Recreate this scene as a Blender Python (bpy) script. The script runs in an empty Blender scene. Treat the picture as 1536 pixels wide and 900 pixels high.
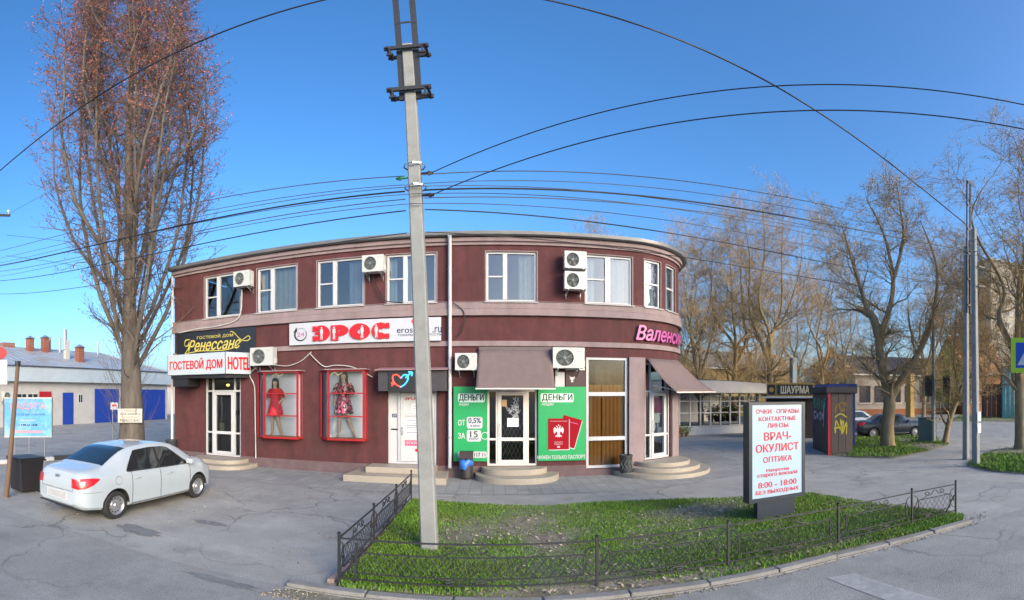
import bpy, bmesh, math, random
import numpy as np
from mathutils import Vector, Matrix
from mathutils.geometry import tessellate_polygon
R = math.radians
random.seed(7)
S = bpy.context.scene
COL = S.collection

# ---------------------------------------------------------------- camera
# The photograph is a crop of a street panorama: 12 pixels per degree both ways, horizon at row 592.
EYE = 2.45
cam = bpy.data.cameras.new('camera'); camo = bpy.data.objects.new('camera', cam); COL.objects.link(camo); S.camera = camo
cam.type = 'PANO'
cyc = getattr(cam, 'cycles', cam)
cyc.panorama_type = 'EQUIRECTANGULAR'
cyc.latitude_min = R(-308/12); cyc.latitude_max = R(592/12); cyc.longitude_min = R(-64); cyc.longitude_max = R(64)
cam.clip_start = 0.05; cam.clip_end = 3000
camo.location = (0, 0, EYE); camo.rotation_euler = (R(90), 0, R(-28/12))
# ---------------------------------------------------------------- sky and sun
SUN_EL, SUN_AZ = 20, 142
w = bpy.data.worlds.new('World'); S.world = w; w.use_nodes = True
wn = w.node_tree; bg = wn.nodes['Background']
sky = wn.nodes.new('ShaderNodeTexSky'); sky.sky_type = 'NISHITA'; sky.sun_disc = False
sky.sun_elevation = R(SUN_EL); sky.sun_rotation = R(SUN_AZ)
sky.ozone_density = 4.7; sky.dust_density = 3.3; sky.air_density = 1.0
hs_ = wn.nodes.new('ShaderNodeHueSaturation'); hs_.inputs['Saturation'].default_value = 1.17
wn.links.new(sky.outputs[0], hs_.inputs['Color']); wn.links.new(hs_.outputs[0], bg.inputs[0]); bg.inputs[1].default_value = 0.14
sl = bpy.data.lights.new('sun', 'SUN'); sl.energy = 1.2; sl.angle = R(30); sl.color = (1.0, .80, .56)
so = bpy.data.objects.new('sun', sl); COL.objects.link(so)
so.rotation_euler = Vector((math.sin(R(SUN_AZ))*math.cos(R(SUN_EL)), math.cos(R(SUN_AZ))*math.cos(R(SUN_EL)), math.sin(R(SUN_EL)))).to_track_quat('Z', 'Y').to_euler()
vs = S.view_settings; vs.view_transform = 'Standard'; vs.look = 'None'; vs.exposure = 1.36; vs.gamma = 1; vs.use_curve_mapping = False
S.render.engine = 'CYCLES'; S.cycles.max_bounces = 8; S.cycles.transparent_max_bounces = 24
S.cycles.caustics_reflective = False; S.cycles.caustics_refractive = False
S.cycles.use_denoising = True

# ---------------------------------------------------------------- measuring helpers
D = 13.44                                  # metres from the camera to the long front of the building
def az(px): return R((px-740)/12)
def ground_at(px, py):
    d = EYE/math.tan(R((py-592)/12)); a = az(px); return Vector((d*math.sin(a), d*math.cos(a), 0))
def fx(px, Y=D): return Y*math.tan(az(px))
def fz(px, py, Y=D): return EYE + Y/math.cos(az(px))*math.tan(R((592-py)/12))
def far_at(px, py, d):
    a = az(px); return Vector((d*math.sin(a), d*math.cos(a), EYE + d*math.tan(R((592-py)/12))))

# ---------------------------------------------------------------- materials
MATS = {}
def mat(name, col, rough=.8, var=.12, scale=6., bump=0., bscale=40., metal=0., dirt=None, dirt_scale=1.5, dirt_amt=.5, spec=.5, island=0., stretch=(1, 1, 1), coat=0.):
    if name in MATS: return MATS[name]
    m = bpy.data.materials.new(name); m.use_nodes = True; nt = m.node_tree; N = nt.nodes; L = nt.links
    p = N['Principled BSDF']; p.inputs['Roughness'].default_value = rough; p.inputs['Metallic'].default_value = metal
    p.inputs['Specular IOR Level'].default_value = spec
    if coat: p.inputs['Coat Weight'].default_value = coat; p.inputs['Coat Roughness'].default_value = .05
    tc = N.new('ShaderNodeTexCoord'); mp = N.new('ShaderNodeMapping'); mp.inputs['Scale'].default_value = stretch
    L.new(tc.outputs['Object'], mp.inputs['Vector'])
    no = N.new('ShaderNodeTexNoise'); no.inputs['Scale'].default_value = scale; no.inputs['Detail'].default_value = 6; no.inputs['Roughness'].default_value = .65
    L.new(mp.outputs[0], no.inputs['Vector'])
    mr = N.new('ShaderNodeMapRange'); mr.inputs['From Min'].default_value = .3; mr.inputs['From Max'].default_value = .7
    mr.inputs['To Min'].default_value = 1-var; mr.inputs['To Max'].default_value = 1+var
    L.new(no.outputs['Fac'], mr.inputs['Value'])
    mul = N.new('ShaderNodeVectorMath'); mul.operation = 'SCALE'; mul.inputs[0].default_value = col
    L.new(mr.outputs[0], mul.inputs['Scale'])
    out = mul.outputs[0]
    if island:
        g = N.new('ShaderNodeNewGeometry'); mr2 = N.new('ShaderNodeMapRange'); mr2.inputs['To Min'].default_value = 1-island; mr2.inputs['To Max'].default_value = 1+island
        L.new(g.outputs['Random Per Island'], mr2.inputs['Value'])
        mu2 = N.new('ShaderNodeVectorMath'); mu2.operation = 'SCALE'; L.new(out, mu2.inputs[0]); L.new(mr2.outputs[0], mu2.inputs['Scale']); out = mu2.outputs[0]
    if dirt:
        n2 = N.new('ShaderNodeTexNoise'); n2.inputs['Scale'].default_value = dirt_scale; n2.inputs['Detail'].default_value = 8; n2.inputs['Roughness'].default_value = .7
        L.new(mp.outputs[0], n2.inputs['Vector'])
        m3 = N.new('ShaderNodeMapRange'); m3.inputs['From Min'].default_value = .48; m3.inputs['From Max'].default_value = .72; m3.inputs['To Max'].default_value = dirt_amt
        L.new(n2.outputs['Fac'], m3.inputs['Value'])
        mx = N.new('ShaderNodeMix'); mx.data_type = 'RGBA'; L.new(m3.outputs[0], mx.inputs['Factor']); L.new(out, mx.inputs['A']); mx.inputs['B'].default_value = (*dirt, 1)
        out = mx.outputs['Result']
    L.new(out, p.inputs['Base Color'])
    if bump:
        n3 = N.new('ShaderNodeTexNoise'); n3.inputs['Scale'].default_value = bscale; n3.inputs['Detail'].default_value = 5
        L.new(mp.outputs[0], n3.inputs['Vector'])
        b = N.new('ShaderNodeBump'); b.inputs['Strength'].default_value = bump; b.inputs['Distance'].default_value = .02
        L.new(n3.outputs['Fac'], b.inputs['Height']); L.new(b.outputs[0], p.inputs['Normal'])
    MATS[name] = m; return m
def glass(name, tint=(.75, .82, .85), refl=.0, ior=1.52):
    if name in MATS: return MATS[name]
    m = bpy.data.materials.new(name); m.use_nodes = True; nt = m.node_tree; N = nt.nodes; L = nt.links
    N.remove(N['Principled BSDF']); o = N['Material Output']
    t = N.new('ShaderNodeBsdfTransparent'); t.inputs[0].default_value = (*tint, 1)
    g = N.new('ShaderNodeBsdfGlossy'); g.inputs['Roughness'].default_value = .015
    f = N.new('ShaderNodeFresnel'); f.inputs[0].default_value = ior
    a = N.new('ShaderNodeMath'); a.operation = 'ADD'; a.inputs[1].default_value = refl; a.use_clamp = True; L.new(f.outputs[0], a.inputs[0])
    tc = N.new('ShaderNodeTexCoord'); no = N.new('ShaderNodeTexNoise'); no.inputs['Scale'].default_value = 1.3; L.new(tc.outputs['Object'], no.inputs['Vector'])
    b = N.new('ShaderNodeBump'); b.inputs['Strength'].default_value = .06; b.inputs['Distance'].default_value = .05; L.new(no.outputs[0], b.inputs['Height']); L.new(b.outputs[0], g.inputs['Normal'])
    mx = N.new('ShaderNodeMixShader'); L.new(a.outputs[0], mx.inputs[0]); L.new(t.outputs[0], mx.inputs[1]); L.new(g.outputs[0], mx.inputs[2]); L.new(mx.outputs[0], o.inputs[0])
    MATS[name] = m; return m
def emis(name, col, s):
    if name in MATS: return MATS[name]
    m = mat(name, col, .4, 0); p = m.node_tree.nodes['Principled BSDF']
    p.inputs['Emission Color'].default_value = (*col, 1); p.inputs['Emission Strength'].default_value = s; return m

PLASTER = mat('maroon_plaster', (.100, .031, .033), .9, .18, 3, .3, 60, dirt=(.070, .034, .031), dirt_scale=.8, dirt_amt=.75)
def streaks(m, amt=.35):
    """rain streaks and splashes: tall thin stains"""
    nt = m.node_tree; N = nt.nodes; L = nt.links; p = N['Principled BSDF']; src = p.inputs['Base Color'].links[0].from_socket
    tc = [n for n in N if n.bl_idname == 'ShaderNodeTexCoord'][0]; mp = N.new('ShaderNodeMapping'); mp.inputs['Scale'].default_value = (1.7, 1.7, .45); L.new(tc.outputs['Object'], mp.inputs['Vector'])
    no = N.new('ShaderNodeTexNoise'); no.inputs['Scale'].default_value = 1; no.inputs['Detail'].default_value = 7; no.inputs['Roughness'].default_value = .7; L.new(mp.outputs[0], no.inputs['Vector'])
    mr = N.new('ShaderNodeMapRange'); mr.inputs['From Min'].default_value = .42; mr.inputs['From Max'].default_value = .75; mr.inputs['To Min'].default_value = 1; mr.inputs['To Max'].default_value = 1-amt; L.new(no.outputs['Fac'], mr.inputs['Value'])
    sc = N.new('ShaderNodeVectorMath'); sc.operation = 'SCALE'; L.new(src, sc.inputs[0]); L.new(mr.outputs[0], sc.inputs['Scale']); L.new(sc.outputs[0], p.inputs['Base Color']); return m
streaks(PLASTER, .42)
BAND = mat('mauve_render', (.28, .215, .215), .88, .07, 4, .15, 50, dirt=(.22, .17, .17), dirt_scale=1.1, dirt_amt=.5)
streaks(BAND, .30)
PLINTH = mat('plinth_render', (.13, .085, .09), .85, .14, 4, .2, 40, dirt=(.2, .17, .16), dirt_scale=1.4, dirt_amt=.4)
PVC = mat('white_plastic', (.53, .54, .55), .35, .03, 3, dirt=(.6, .6, .58), dirt_scale=1.2, dirt_amt=.25)
PVCD = mat('cream_plastic', (.74, .68, .62), .4, .04, 3)
streaks(PVC, .14)
WHITE = mat('white_paint', (.53, .54, .55), .5, .03, 3, dirt=(.55, .55, .53), dirt_scale=1.5, dirt_amt=.3)
GREYM = mat('grey_sheet_metal', (.22, .225, .23), .45, .1, 2, metal=.5, dirt=(.3, .28, .25), dirt_scale=1., dirt_amt=.5)
DARK = mat('dark_interior', (.03, .028, .028), .9, .2, 2)
BLACK = mat('black_paint', (.018, .018, .02), .45, .15, 8)
IRON = mat('black_iron', (.022, .023, .027), .55, .25, 20)
STEEL = mat('galvanised_steel', (.42, .43, .44), .4, .1, 8, metal=.8)
RUBBER = mat('rubber', (.02, .02, .021), .8, .15, 12)
CONC = mat('concrete', (.40, .40, .385), .9, .08, 5, .3, 30, dirt=(.26, .25, .235), dirt_scale=2.2, dirt_amt=.5)
GLASS = glass('window_glass', (.60, .70, .74), .15)
GLASSD = glass('door_glass', (.5, .55, .57), .05)
GLASSC = glass('car_glass', (.30, .38, .40), .03)
CURT = mat('net_curtain', (.46, .50, .52), .9, .06, 6)
RED = mat('red_paint', (.36, .014, .018), .45, .08, 4)
REDL = mat('red_letters', (.52, .010, .018), .4, .03, 4)
TILE = mat('beige_tile', (.37, .325, .26), .5, .09, 3, dirt=(.25, .22, .18), dirt_scale=1.5, dirt_amt=.45)
GOLD = mat('gold_letters', (.55, .46, .10), .4, .05, 5)
INK = mat('black_ink', (.02, .02, .024), .6, 0)
NAVY = mat('navy_ink', (.02, .03, .10), .6, 0)
PINK = mat('pink_letters', (.47, .10, .30), .4, .05, 4)
GREEN = mat('green_board', (.012, .33, .10), .45, .04, 2)
AWN = mat('brown_awning', (.17, .125, .12), .9, .08, 5, .1, 120)

# ---------------------------------------------------------------- mesh building
ROOT = {}
def front(u, z, d=0.):
    """a point on the building's front: u metres along it (it rounds the corner on a 2.5 m radius), z up, d out from the wall"""
    if u <= 4.1: return (u, D-d, z)
    th = (u-4.1)/2.5
    if th <= math.pi/2: return (4.1+(2.5+d)*math.sin(th), D+2.5-(2.5+d)*math.cos(th), z)
    return (6.6+d, D+2.5+(u-4.1-2.5*math.pi/2), z)
class MB:
    def __init__(s): s.v = []; s.f = []
    def add(s, v, f):
        b = len(s.v); s.v += [tuple(p) for p in v]; s.f += [tuple(i+b for i in q) for q in f]; return s
    def box(s, x0, x1, y0, y1, z0, z1):
        return s.add([(x, y, z) for x in (x0, x1) for y in (y0, y1) for z in (z0, z1)], [(0, 1, 3, 2), (4, 6, 7, 5), (0, 4, 5, 1), (2, 3, 7, 6), (0, 2, 6, 4), (1, 5, 7, 3)])
    def obox(s, c, ax, ay, az_, h):
        c = Vector(c); ax = Vector(ax); ay = Vector(ay); az_ = Vector(az_)
        return s.add([c+ax*(i*h[0])+ay*(j*h[1])+az_*(k*h[2]) for i in (-1, 1) for j in (-1, 1) for k in (-1, 1)], [(0, 1, 3, 2), (4, 6, 7, 5), (0, 4, 5, 1), (2, 3, 7, 6), (0, 2, 6, 4), (1, 5, 7, 3)])
    def bar(s, a, b, t, t2=None):
        a = Vector(a); b = Vector(b); d = b-a; l = d.length
        if l < 1e-6: return s
        d /= l; up = Vector((0, 0, 1)) if abs(d.z) < .95 else Vector((0, 1, 0)); sx = d.cross(up).normalized(); sz = sx.cross(d)
        return s.obox((a+b)/2, d, sx, sz, (l/2, t/2, (t2 or t)/2))
    def tube(s, pts, rad, n=8, cap=True):
        pts = [Vector(p) for p in pts]
        if not hasattr(rad, '__len__'): rad = [rad]*len(pts)
        b = len(s.v); ref = None
        for i, p in enumerate(pts):
            t = (pts[min(i+1, len(pts)-1)]-pts[max(i-1, 0)]); t = t.normalized() if t.length > 1e-9 else Vector((0, 0, 1))
            if ref is None:
                ref = Vector((1, 0, 0)) if abs(t.x) < .9 else Vector((0, 1, 0))
            x = (ref - t*ref.dot(t)).normalized(); y = t.cross(x); ref = x
            for k in range(n):
                a = 2*math.pi*k/n; s.v.append(tuple(p + (x*math.cos(a)+y*math.sin(a))*rad[i]))
        for i in range(len(pts)-1):
            for k in range(n):
                s.f.append((b+i*n+k, b+i*n+(k+1) % n, b+(i+1)*n+(k+1) % n, b+(i+1)*n+k))
        if cap:
            s.f.append(tuple(b+k for k in reversed(range(n)))); s.f.append(tuple(b+(len(pts)-1)*n+k for k in range(n)))
        return s
    def lathe(s, prof, n=24, c=(0, 0, 0), axis='z', a0=0., a1=2*math.pi):
        c = Vector(c); b = len(s.v); full = abs(a1-a0-2*math.pi) < 1e-6; m = n if full else n+1
        for r, h in prof:
            for k in range(m):
                a = a0+(a1-a0)*k/n; x, y = r*math.cos(a), r*math.sin(a)
                s.v.append(tuple(c + (Vector((x, y, h)) if axis == 'z' else Vector((x, h, y)) if axis == 'y' else Vector((h, x, y)))))
        for i in range(len(prof)-1):
            for k in range(n):
                s.f.append((b+i*m+k, b+i*m+(k+1) % m, b+(i+1)*m+(k+1) % m, b+(i+1)*m+k))
        return s
    def prism(s, poly, z0, z1):
        n = len(poly); b = len(s.v)
        s.v += [(x, y, z0) for x, y in poly]+[(x, y, z1) for x, y in poly]
        s.f.append(tuple(b+i for i in reversed(range(n)))); s.f.append(tuple(b+n+i for i in range(n)))
        for i in range(n): s.f.append((b+i, b+(i+1) % n, b+n+(i+1) % n, b+n+i))
        return s
    def sheet(s, poly, z):
        b = len(s.v); s.v += [(p[0], p[1], z) for p in poly]; s.f.append(tuple(range(b, b+len(poly)))); return s
    def sweep(s, u0, u1, prof, step=.14):
        """profile of (d, z) pairs swept along the building's front"""
        us = cuts(u0, u1, step); b = len(s.v); n = len(prof)
        for u in us:
            for d, z in prof: s.v.append(front(u, z, d))
        for i in range(len(us)-1):
            for k in range(n): s.f.append((b+i*n+k, b+(i+1)*n+k, b+(i+1)*n+(k+1) % n, b+i*n+(k+1) % n))
        s.f.append(tuple(b+k for k in range(n))); s.f.append(tuple(b+(len(us)-1)*n+k for k in reversed(range(n))))
        return s
    def ubox(s, u0, u1, z0, z1, d0, d1): return s.sweep(u0, u1, [(d0, z0), (d1, z0), (d1, z1), (d0, z1)])
    def xf(s, M): s.v = [tuple(M @ Vector(p)) for p in s.v]; return s
    def mesh(s, name, m, smooth=None):
        me = bpy.data.meshes.new(name); me.from_pydata(s.v, [], s.f); me.materials.append(m); me.validate()
        if smooth is not None:
            me.polygons.foreach_set('use_smooth', [True]*len(me.polygons)); me.set_sharp_from_angle(angle=R(smooth))
        return me
    def build(s, name, m, parent=None, smooth=None, bevel=0., fixn=True):
        me = s.mesh(name, m, smooth)
        if fixn and len(me.polygons) < 60000:
            bm = bmesh.new(); bm.from_mesh(me); bmesh.ops.recalc_face_normals(bm, faces=bm.faces); bm.to_mesh(me); bm.free()
        o = put(name, me, parent)
        if name in ('lettering', 'print', 'decal', 'lettering_edge', 'rim_holes'): o['kind'] = 'stuff'
        if bevel:
            b = o.modifiers.new('bevel', 'BEVEL'); b.width = bevel; b.segments = 2; b.limit_method = 'ANGLE'; b.angle_limit = R(40); b.harden_normals = False
        return o
def cuts(u0, u1, step=.14):
    us = [u0]
    if u1 > 4.1:
        a = max(u0, 4.1); n = max(1, int(math.ceil((min(u1, 8.03)-a)/step))) if a < 8.03 else 1
        if a > u0: us.append(a)
        e = min(u1, 8.03) if a < 8.03 else u1
        us += [a+(e-a)*i/n for i in range(1, n+1)]
        if u1 > e: us.append(u1)
    else: us.append(u1)
    return us
def put(name, me, parent=None):
    """link a mesh written in world coordinates under its parent"""
    o = bpy.data.objects.new(name, me); COL.objects.link(o)
    if parent is not None:
        M = ROOT[parent]; o.parent = parent; ROOT[o] = M
        if M != Matrix.Identity(4): me.transform(M.inverted())
    else: ROOT[o] = Matrix.Identity(4)
    return o
def thing(name, label, cat, loc=(0, 0, 0), group=None, rz=0.):
    o = bpy.data.objects.new(name, None); COL.objects.link(o); o.empty_display_size = .2
    o.location = loc; o.rotation_euler = (0, 0, rz)
    ROOT[o] = Matrix.Translation(loc) @ Matrix.Rotation(rz, 4, 'Z')
    return tag(o, label, cat, group)
def tag(o, label, cat, group=None):
    o['label'] = label; o['category'] = cat
    if group: o['group'] = group
    return o
def struct(o): o['kind'] = 'structure'; return o
def stuff(o, label=None, cat=None):
    o['kind'] = 'stuff'
    if label: o['label'] = label
    if cat: o['category'] = cat
    return o
def copy_tree(o, parent=None):
    c = o.copy(); COL.objects.link(c)
    if parent is not None: c.parent = parent
    for ch in list(o.children): copy_tree(ch, c)
    return c
# lettering: built-in font, flat raised letters
def letters(body, w=None, h=.3, bold=0., shear=0., depth=.006, align='CENTER', space=1.0):
    cu = bpy.data.curves.new('t', 'FONT'); cu.body = body; cu.size = 1; cu.align_x = 'LEFT'; cu.shear = shear; cu.space_character = space; cu.resolution_u = 3
    o = bpy.data.objects.new('t', cu); COL.objects.link(o)
    dg = bpy.context.evaluated_depsgraph_get(); c2 = o.evaluated_get(dg).to_curve(dg); loops = []
    for sp in c2.splines:
        bp = sp.bezier_points; n = len(bp); P = []
        for i in range(n):
            a, b = bp[i], bp[(i+1) % n]; A, H1, H2, B = a.co, a.handle_right, b.handle_left, b.co
            st = ((H1-A).cross(B-A)).length+((H2-A).cross(B-A)).length; m = 1 if st < 1e-4 else 4
            for k in range(m): t_ = k/m; u_ = 1-t_; P.append(A*u_**3+H1*(3*u_*u_*t_)+H2*(3*u_*t_*t_)+B*t_**3)
        if len(P) > 2: loops.append(P)
    o.to_curve_clear() if hasattr(o, 'to_curve_clear') else None
    area = lambda P: .5*sum(p.x*q.y-q.x*p.y for p, q in zip(P, P[1:]+P[:1]))
    ar = [area(P) for P in loops]; sg = 1 if ar[max(range(len(ar)), key=lambda i: abs(ar[i]))] > 0 else -1
    def within(p, P):
        c = False; j_ = len(P)-1
        for i in range(len(P)):
            if (P[i].y > p.y) != (P[j_].y > p.y) and p.x < (P[j_].x-P[i].x)*(p.y-P[i].y)/(P[j_].y-P[i].y)+P[i].x: c = not c
            j_ = i
        return c
    V_, f, lv_ = [], [], 0
    for i, P in enumerate(loops):          # each solid outline is filled on its own, with the holes that lie in it
        if ar[i]*sg <= 0 and any(ar[k]*sg > 0 and within(P[0], Q) for k, Q in enumerate(loops)): continue
        grp = [P]+[Q for k, Q in enumerate(loops) if k != i and ar[k]*sg < 0 and within(Q[0], P)]; flat = [p for Q in grp for p in Q]; b = len(V_)
        V_ += [(p.x, p.y, (lv_ % 6)*.00013) for p in flat]; f += [tuple(b+k for k in tr) for tr in tessellate_polygon(grp)]; lv_ += 1
    v = np.array(V_)
    bpy.data.objects.remove(o); bpy.data.curves.remove(cu)
    lo = v.min(0); hi = v.max(0); v = v-lo
    sy = h/(hi[1]-lo[1]); sx = (w/(hi[0]-lo[0])) if w else sy
    v[:, 0] *= sx; v[:, 1] *= sy
    W = (hi[0]-lo[0])*sx
    v[:, 0] -= W/2 if align == 'CENTER' else 0
    v[:, 1] -= h/2
    mb = MB(); k = 0
    nb = max(1, int(math.ceil(bold/.03)))
    offs = [(0, 0)] if not bold else [(0, 0)]+[(bold*q/nb*sx_, bold*q/nb*sy_*.8) for q in range(1, nb+1) for sx_, sy_ in ((-1, 0), (1, 0), (0, 1), (0, -1), (.7, .7), (-.7, -.7))]
    for ox, oy in offs:
        mb.add([(p[0]+ox*h, p[1]+oy*h, depth-.0008*k-p[2]) for p in v], f); k += 1
    return mb
def on_front(mb, u, z, d):
    mb.v = [front(u+p[0], z+p[1], d+p[2]) for p in mb.v]; return mb
def on_plane(mb, o, right, up):
    o = Vector(o); r = Vector(right).normalized(); q = Vector(up).normalized(); n = r.cross(q)
    mb.v = [tuple(o+r*p[0]+q*p[1]+n*p[2]) for p in mb.v]; return mb
def stroke(pts, wd, depth=.006, n=1):
    """flat brush stroke through 2-D points; wd may be a list"""
    mb = MB(); P = [Vector((x, y)) for x, y in pts]
    if not hasattr(wd, '__len__'): wd = [wd]*len(P)
    for i, p in enumerate(P):
        t = (P[min(i+1, len(P)-1)]-P[max(i-1, 0)]); t = t.normalized() if t.length > 0 else Vector((1, 0)); q = Vector((-t.y, t.x))*wd[i]/2
        mb.v += [(p.x+q.x, p.y+q.y, depth), (p.x-q.x, p.y-q.y, depth)]
    for i in range(len(P)-1): mb.f.append((2*i, 2*i+1, 2*i+3, 2*i+2))
    return mb
def spline(pts, n=8):
    out = []
    P = [Vector(p) for p in pts]
    for i in range(len(P)-1):
        a = P[max(i-1, 0)]; b = P[i]; c = P[i+1]; d = P[min(i+2, len(P)-1)]
        for k in range(n):
            t = k/n; out.append(tuple(.5*((2*b)+(c-a)*t+(2*a-5*b+4*c-d)*t*t+(3*b-a-3*c+d)*t**3)))
    out.append(tuple(P[-1])); return out
def disc2(r, n=24, depth=.006, c=(0, 0), sx=1., sy=1.):
    mb = MB(); mb.v = [(c[0]+r*sx*math.cos(2*math.pi*k/n), c[1]+r*sy*math.sin(2*math.pi*k/n), depth) for k in range(n)]; mb.f = [tuple(range(n))]; return mb
def poly2(pts, depth=.006):
    mb = MB(); mb.v = [(x, y, depth) for x, y in pts]; mb.f = [tuple(range(len(pts)))]; return mb
def rrect(w, h, r, depth=.006, c=(0, 0)):
    pts = []
    for cx, cy, a in ((w/2-r, h/2-r, 0), (-w/2+r, h/2-r, 90), (-w/2+r, -h/2+r, 180), (w/2-r, -h/2+r, 270)):
        for k in range(6): pts.append((c[0]+cx+r*math.cos(R(a+18*k)), c[1]+cy+r*math.sin(R(a+18*k))))
    return poly2(pts, depth)
# ================================================================ the setting: ground, road, pavement, kerbs, lawn
def asphalt(name, base, patch, crack=.6):
    m = mat(name, base, .92, .16, 1.1, 0, dirt=patch, dirt_scale=.22, dirt_amt=.75)
    nt = m.node_tree; N = nt.nodes; L = nt.links; p = N['Principled BSDF']
    src = p.inputs['Base Color'].links[0].from_socket
    tc = [n for n in N if n.bl_idname == 'ShaderNodeTexCoord'][0]
    wob = N.new('ShaderNodeTexNoise'); wob.inputs['Scale'].default_value = 1.2; wob.inputs['Detail'].default_value = 5; L.new(tc.outputs['Object'], wob.inputs['Vector'])
    ad = N.new('ShaderNodeVectorMath'); ad.operation = 'MULTIPLY_ADD'; ad.inputs[1].default_value = (1.4, 1.4, 0); L.new(wob.outputs['Color'], ad.inputs[0]); L.new(tc.outputs['Object'], ad.inputs[2])
    vo = N.new('ShaderNodeTexVoronoi'); vo.feature = 'DISTANCE_TO_EDGE'; vo.inputs['Scale'].default_value = .42; L.new(ad.outputs[0], vo.inputs['Vector'])
    mk = N.new('ShaderNodeTexNoise'); mk.inputs['Scale'].default_value = .35; L.new(tc.outputs['Object'], mk.inputs['Vector'])
    r1 = N.new('ShaderNodeMapRange'); r1.inputs['From Min'].default_value = 0; r1.inputs['From Max'].default_value = .016; r1.inputs['To Min'].default_value = 1; r1.inputs['To Max'].default_value = 0; L.new(vo.outputs['Distance'], r1.inputs['Value'])
    r2 = N.new('ShaderNodeMapRange'); r2.inputs['From Min'].default_value = .44; r2.inputs['From Max'].default_value = .56; L.new(mk.outputs['Fac'], r2.inputs['Value'])
    mu = N.new('ShaderNodeMath'); mu.operation = 'MULTIPLY'; L.new(r1.outputs[0], mu.inputs[0]); L.new(r2.outputs[0], mu.inputs[1])
    mu2 = N.new('ShaderNodeMath'); mu2.operation = 'MULTIPLY'; mu2.inputs[1].default_value = crack; L.new(mu.outputs[0], mu2.inputs[0])
    fine = N.new('ShaderNodeTexNoise'); fine.inputs['Scale'].default_value = 55; fine.inputs['Detail'].default_value = 3; L.new(tc.outputs['Object'], fine.inputs['Vector'])
    rf = N.new('ShaderNodeMapRange'); rf.inputs['From Min'].default_value = .3; rf.inputs['From Max'].default_value = .7; rf.inputs['To Min'].default_value = .74; rf.inputs['To Max'].default_value = 1.2; L.new(fine.outputs['Fac'], rf.inputs['Value'])
    sc = N.new('ShaderNodeVectorMath'); sc.operation = 'SCALE'; L.new(src, sc.inputs[0]); L.new(rf.outputs[0], sc.inputs['Scale'])
    mx = N.new('ShaderNodeMix'); mx.data_type = 'RGBA'; mx.inputs['B'].default_value = (.07, .065, .06, 1); L.new(mu2.outputs[0], mx.inputs['Factor']); L.new(sc.outputs[0], mx.inputs['A'])
    L.new(mx.outputs['Result'], p.inputs['Base Color'])
    # stains, tyre dirt and pale dust
    src2 = p.inputs['Base Color'].links[0].from_socket
    for sc_, lo_, hi_, a_, st_ in ((.55, .52, .70, .72, (1, 1, 1)), (2.4, .56, .72, .80, (1, 1, 1)), (1.1, .55, .75, 1.18, (.25, 1, 1)), (14, .62, .72, .70, (1, 1, 1))):
        mp2 = N.new('ShaderNodeMapping'); mp2.inputs['Scale'].default_value = st_; mp2.inputs['Location'].default_value = (sc_*7, 3, 0); L.new(tc.outputs['Object'], mp2.inputs['Vector'])
        q = N.new('ShaderNodeTexNoise'); q.inputs['Scale'].default_value = sc_; q.inputs['Detail'].default_value = 9; q.inputs['Roughness'].default_value = .72; L.new(mp2.outputs[0], q.inputs['Vector'])
        rq = N.new('ShaderNodeMapRange'); rq.inputs['From Min'].default_value = lo_; rq.inputs['From Max'].default_value = hi_; rq.inputs['To Min'].default_value = 1; rq.inputs['To Max'].default_value = a_; L.new(q.outputs['Fac'], rq.inputs['Value'])
        sq = N.new('ShaderNodeVectorMath'); sq.operation = 'SCALE'; L.new(src2, sq.inputs[0]); L.new(rq.outputs[0], sq.inputs['Scale']); src2 = sq.outputs[0]
    L.new(src2, p.inputs['Base Color'])
    b = N.new('ShaderNodeBump'); b.inputs['Strength'].default_value = .5; b.inputs['Distance'].default_value = .012; L.new(fine.outputs['Fac'], b.inputs['Height']); L.new(b.outputs[0], p.inputs['Normal'])
    return m
ASPH = asphalt('old_asphalt', (.345, .335, .305), (.265, .258, .236))
ASPR = asphalt('road_asphalt', (.29, .284, .26), (.225, .22, .204), .5)
def slabs(name, base, sx, sy):
    m = mat(name, base, .9, .12, 2, 0, dirt=(.17, .17, .17), dirt_scale=.5, dirt_amt=.6)
    nt = m.node_tree; N = nt.nodes; L = nt.links; p = N['Principled BSDF']; src = p.inputs['Base Color'].links[0].from_socket
    tc = [n for n in N if n.bl_idname == 'ShaderNodeTexCoord'][0]
    br = N.new('ShaderNodeTexBrick'); br.offset = 0; br.inputs['Scale'].default_value = 1; br.inputs['Brick Width'].default_value = sx; br.inputs['Row Height'].default_value = sy
    br.inputs['Mortar Size'].default_value = .006; br.inputs['Color1'].default_value = (1, 1, 1, 1); br.inputs['Color2'].default_value = (.82, .82, .82, 1); br.inputs['Mortar'].default_value = (.5, .5, .5, 1)
    L.new(tc.outputs['Object'], br.inputs['Vector'])
    mx = N.new('ShaderNodeMix'); mx.data_type = 'RGBA'; mx.blend_type = 'MULTIPLY'; mx.inputs['Factor'].default_value = 1; L.new(src, mx.inputs['A']); L.new(br.outputs['Color'], mx.inputs['B']); L.new(mx.outputs['Result'], p.inputs['Base Color'])
    b = N.new('ShaderNodeBump'); b.inputs['Strength'].default_value = .6; b.inputs['Distance'].default_value = .006; b.invert = True; L.new(br.outputs['Fac'], b.inputs['Height']); L.new(b.outputs[0], p.inputs['Normal'])
    return m
PAVE = slabs('paving_slabs', (.33, .327, .305), .3, .3)
SOIL = mat('soil', (.22, .19, .145), .95, .3, 5, .6, 40, dirt=(.09, .12, .03), dirt_scale=1.3, dirt_amt=.8)
GRASS = mat('grass_blades', (.115, .225, .018), .7, .25, 1.2, 0, dirt=(.19, .18, .055), dirt_scale=.8, dirt_amt=.55, island=.45)
LITTER = mat('leaf_litter', (.29, .245, .185), .9, .2, 3, 0, island=.7)

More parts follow.
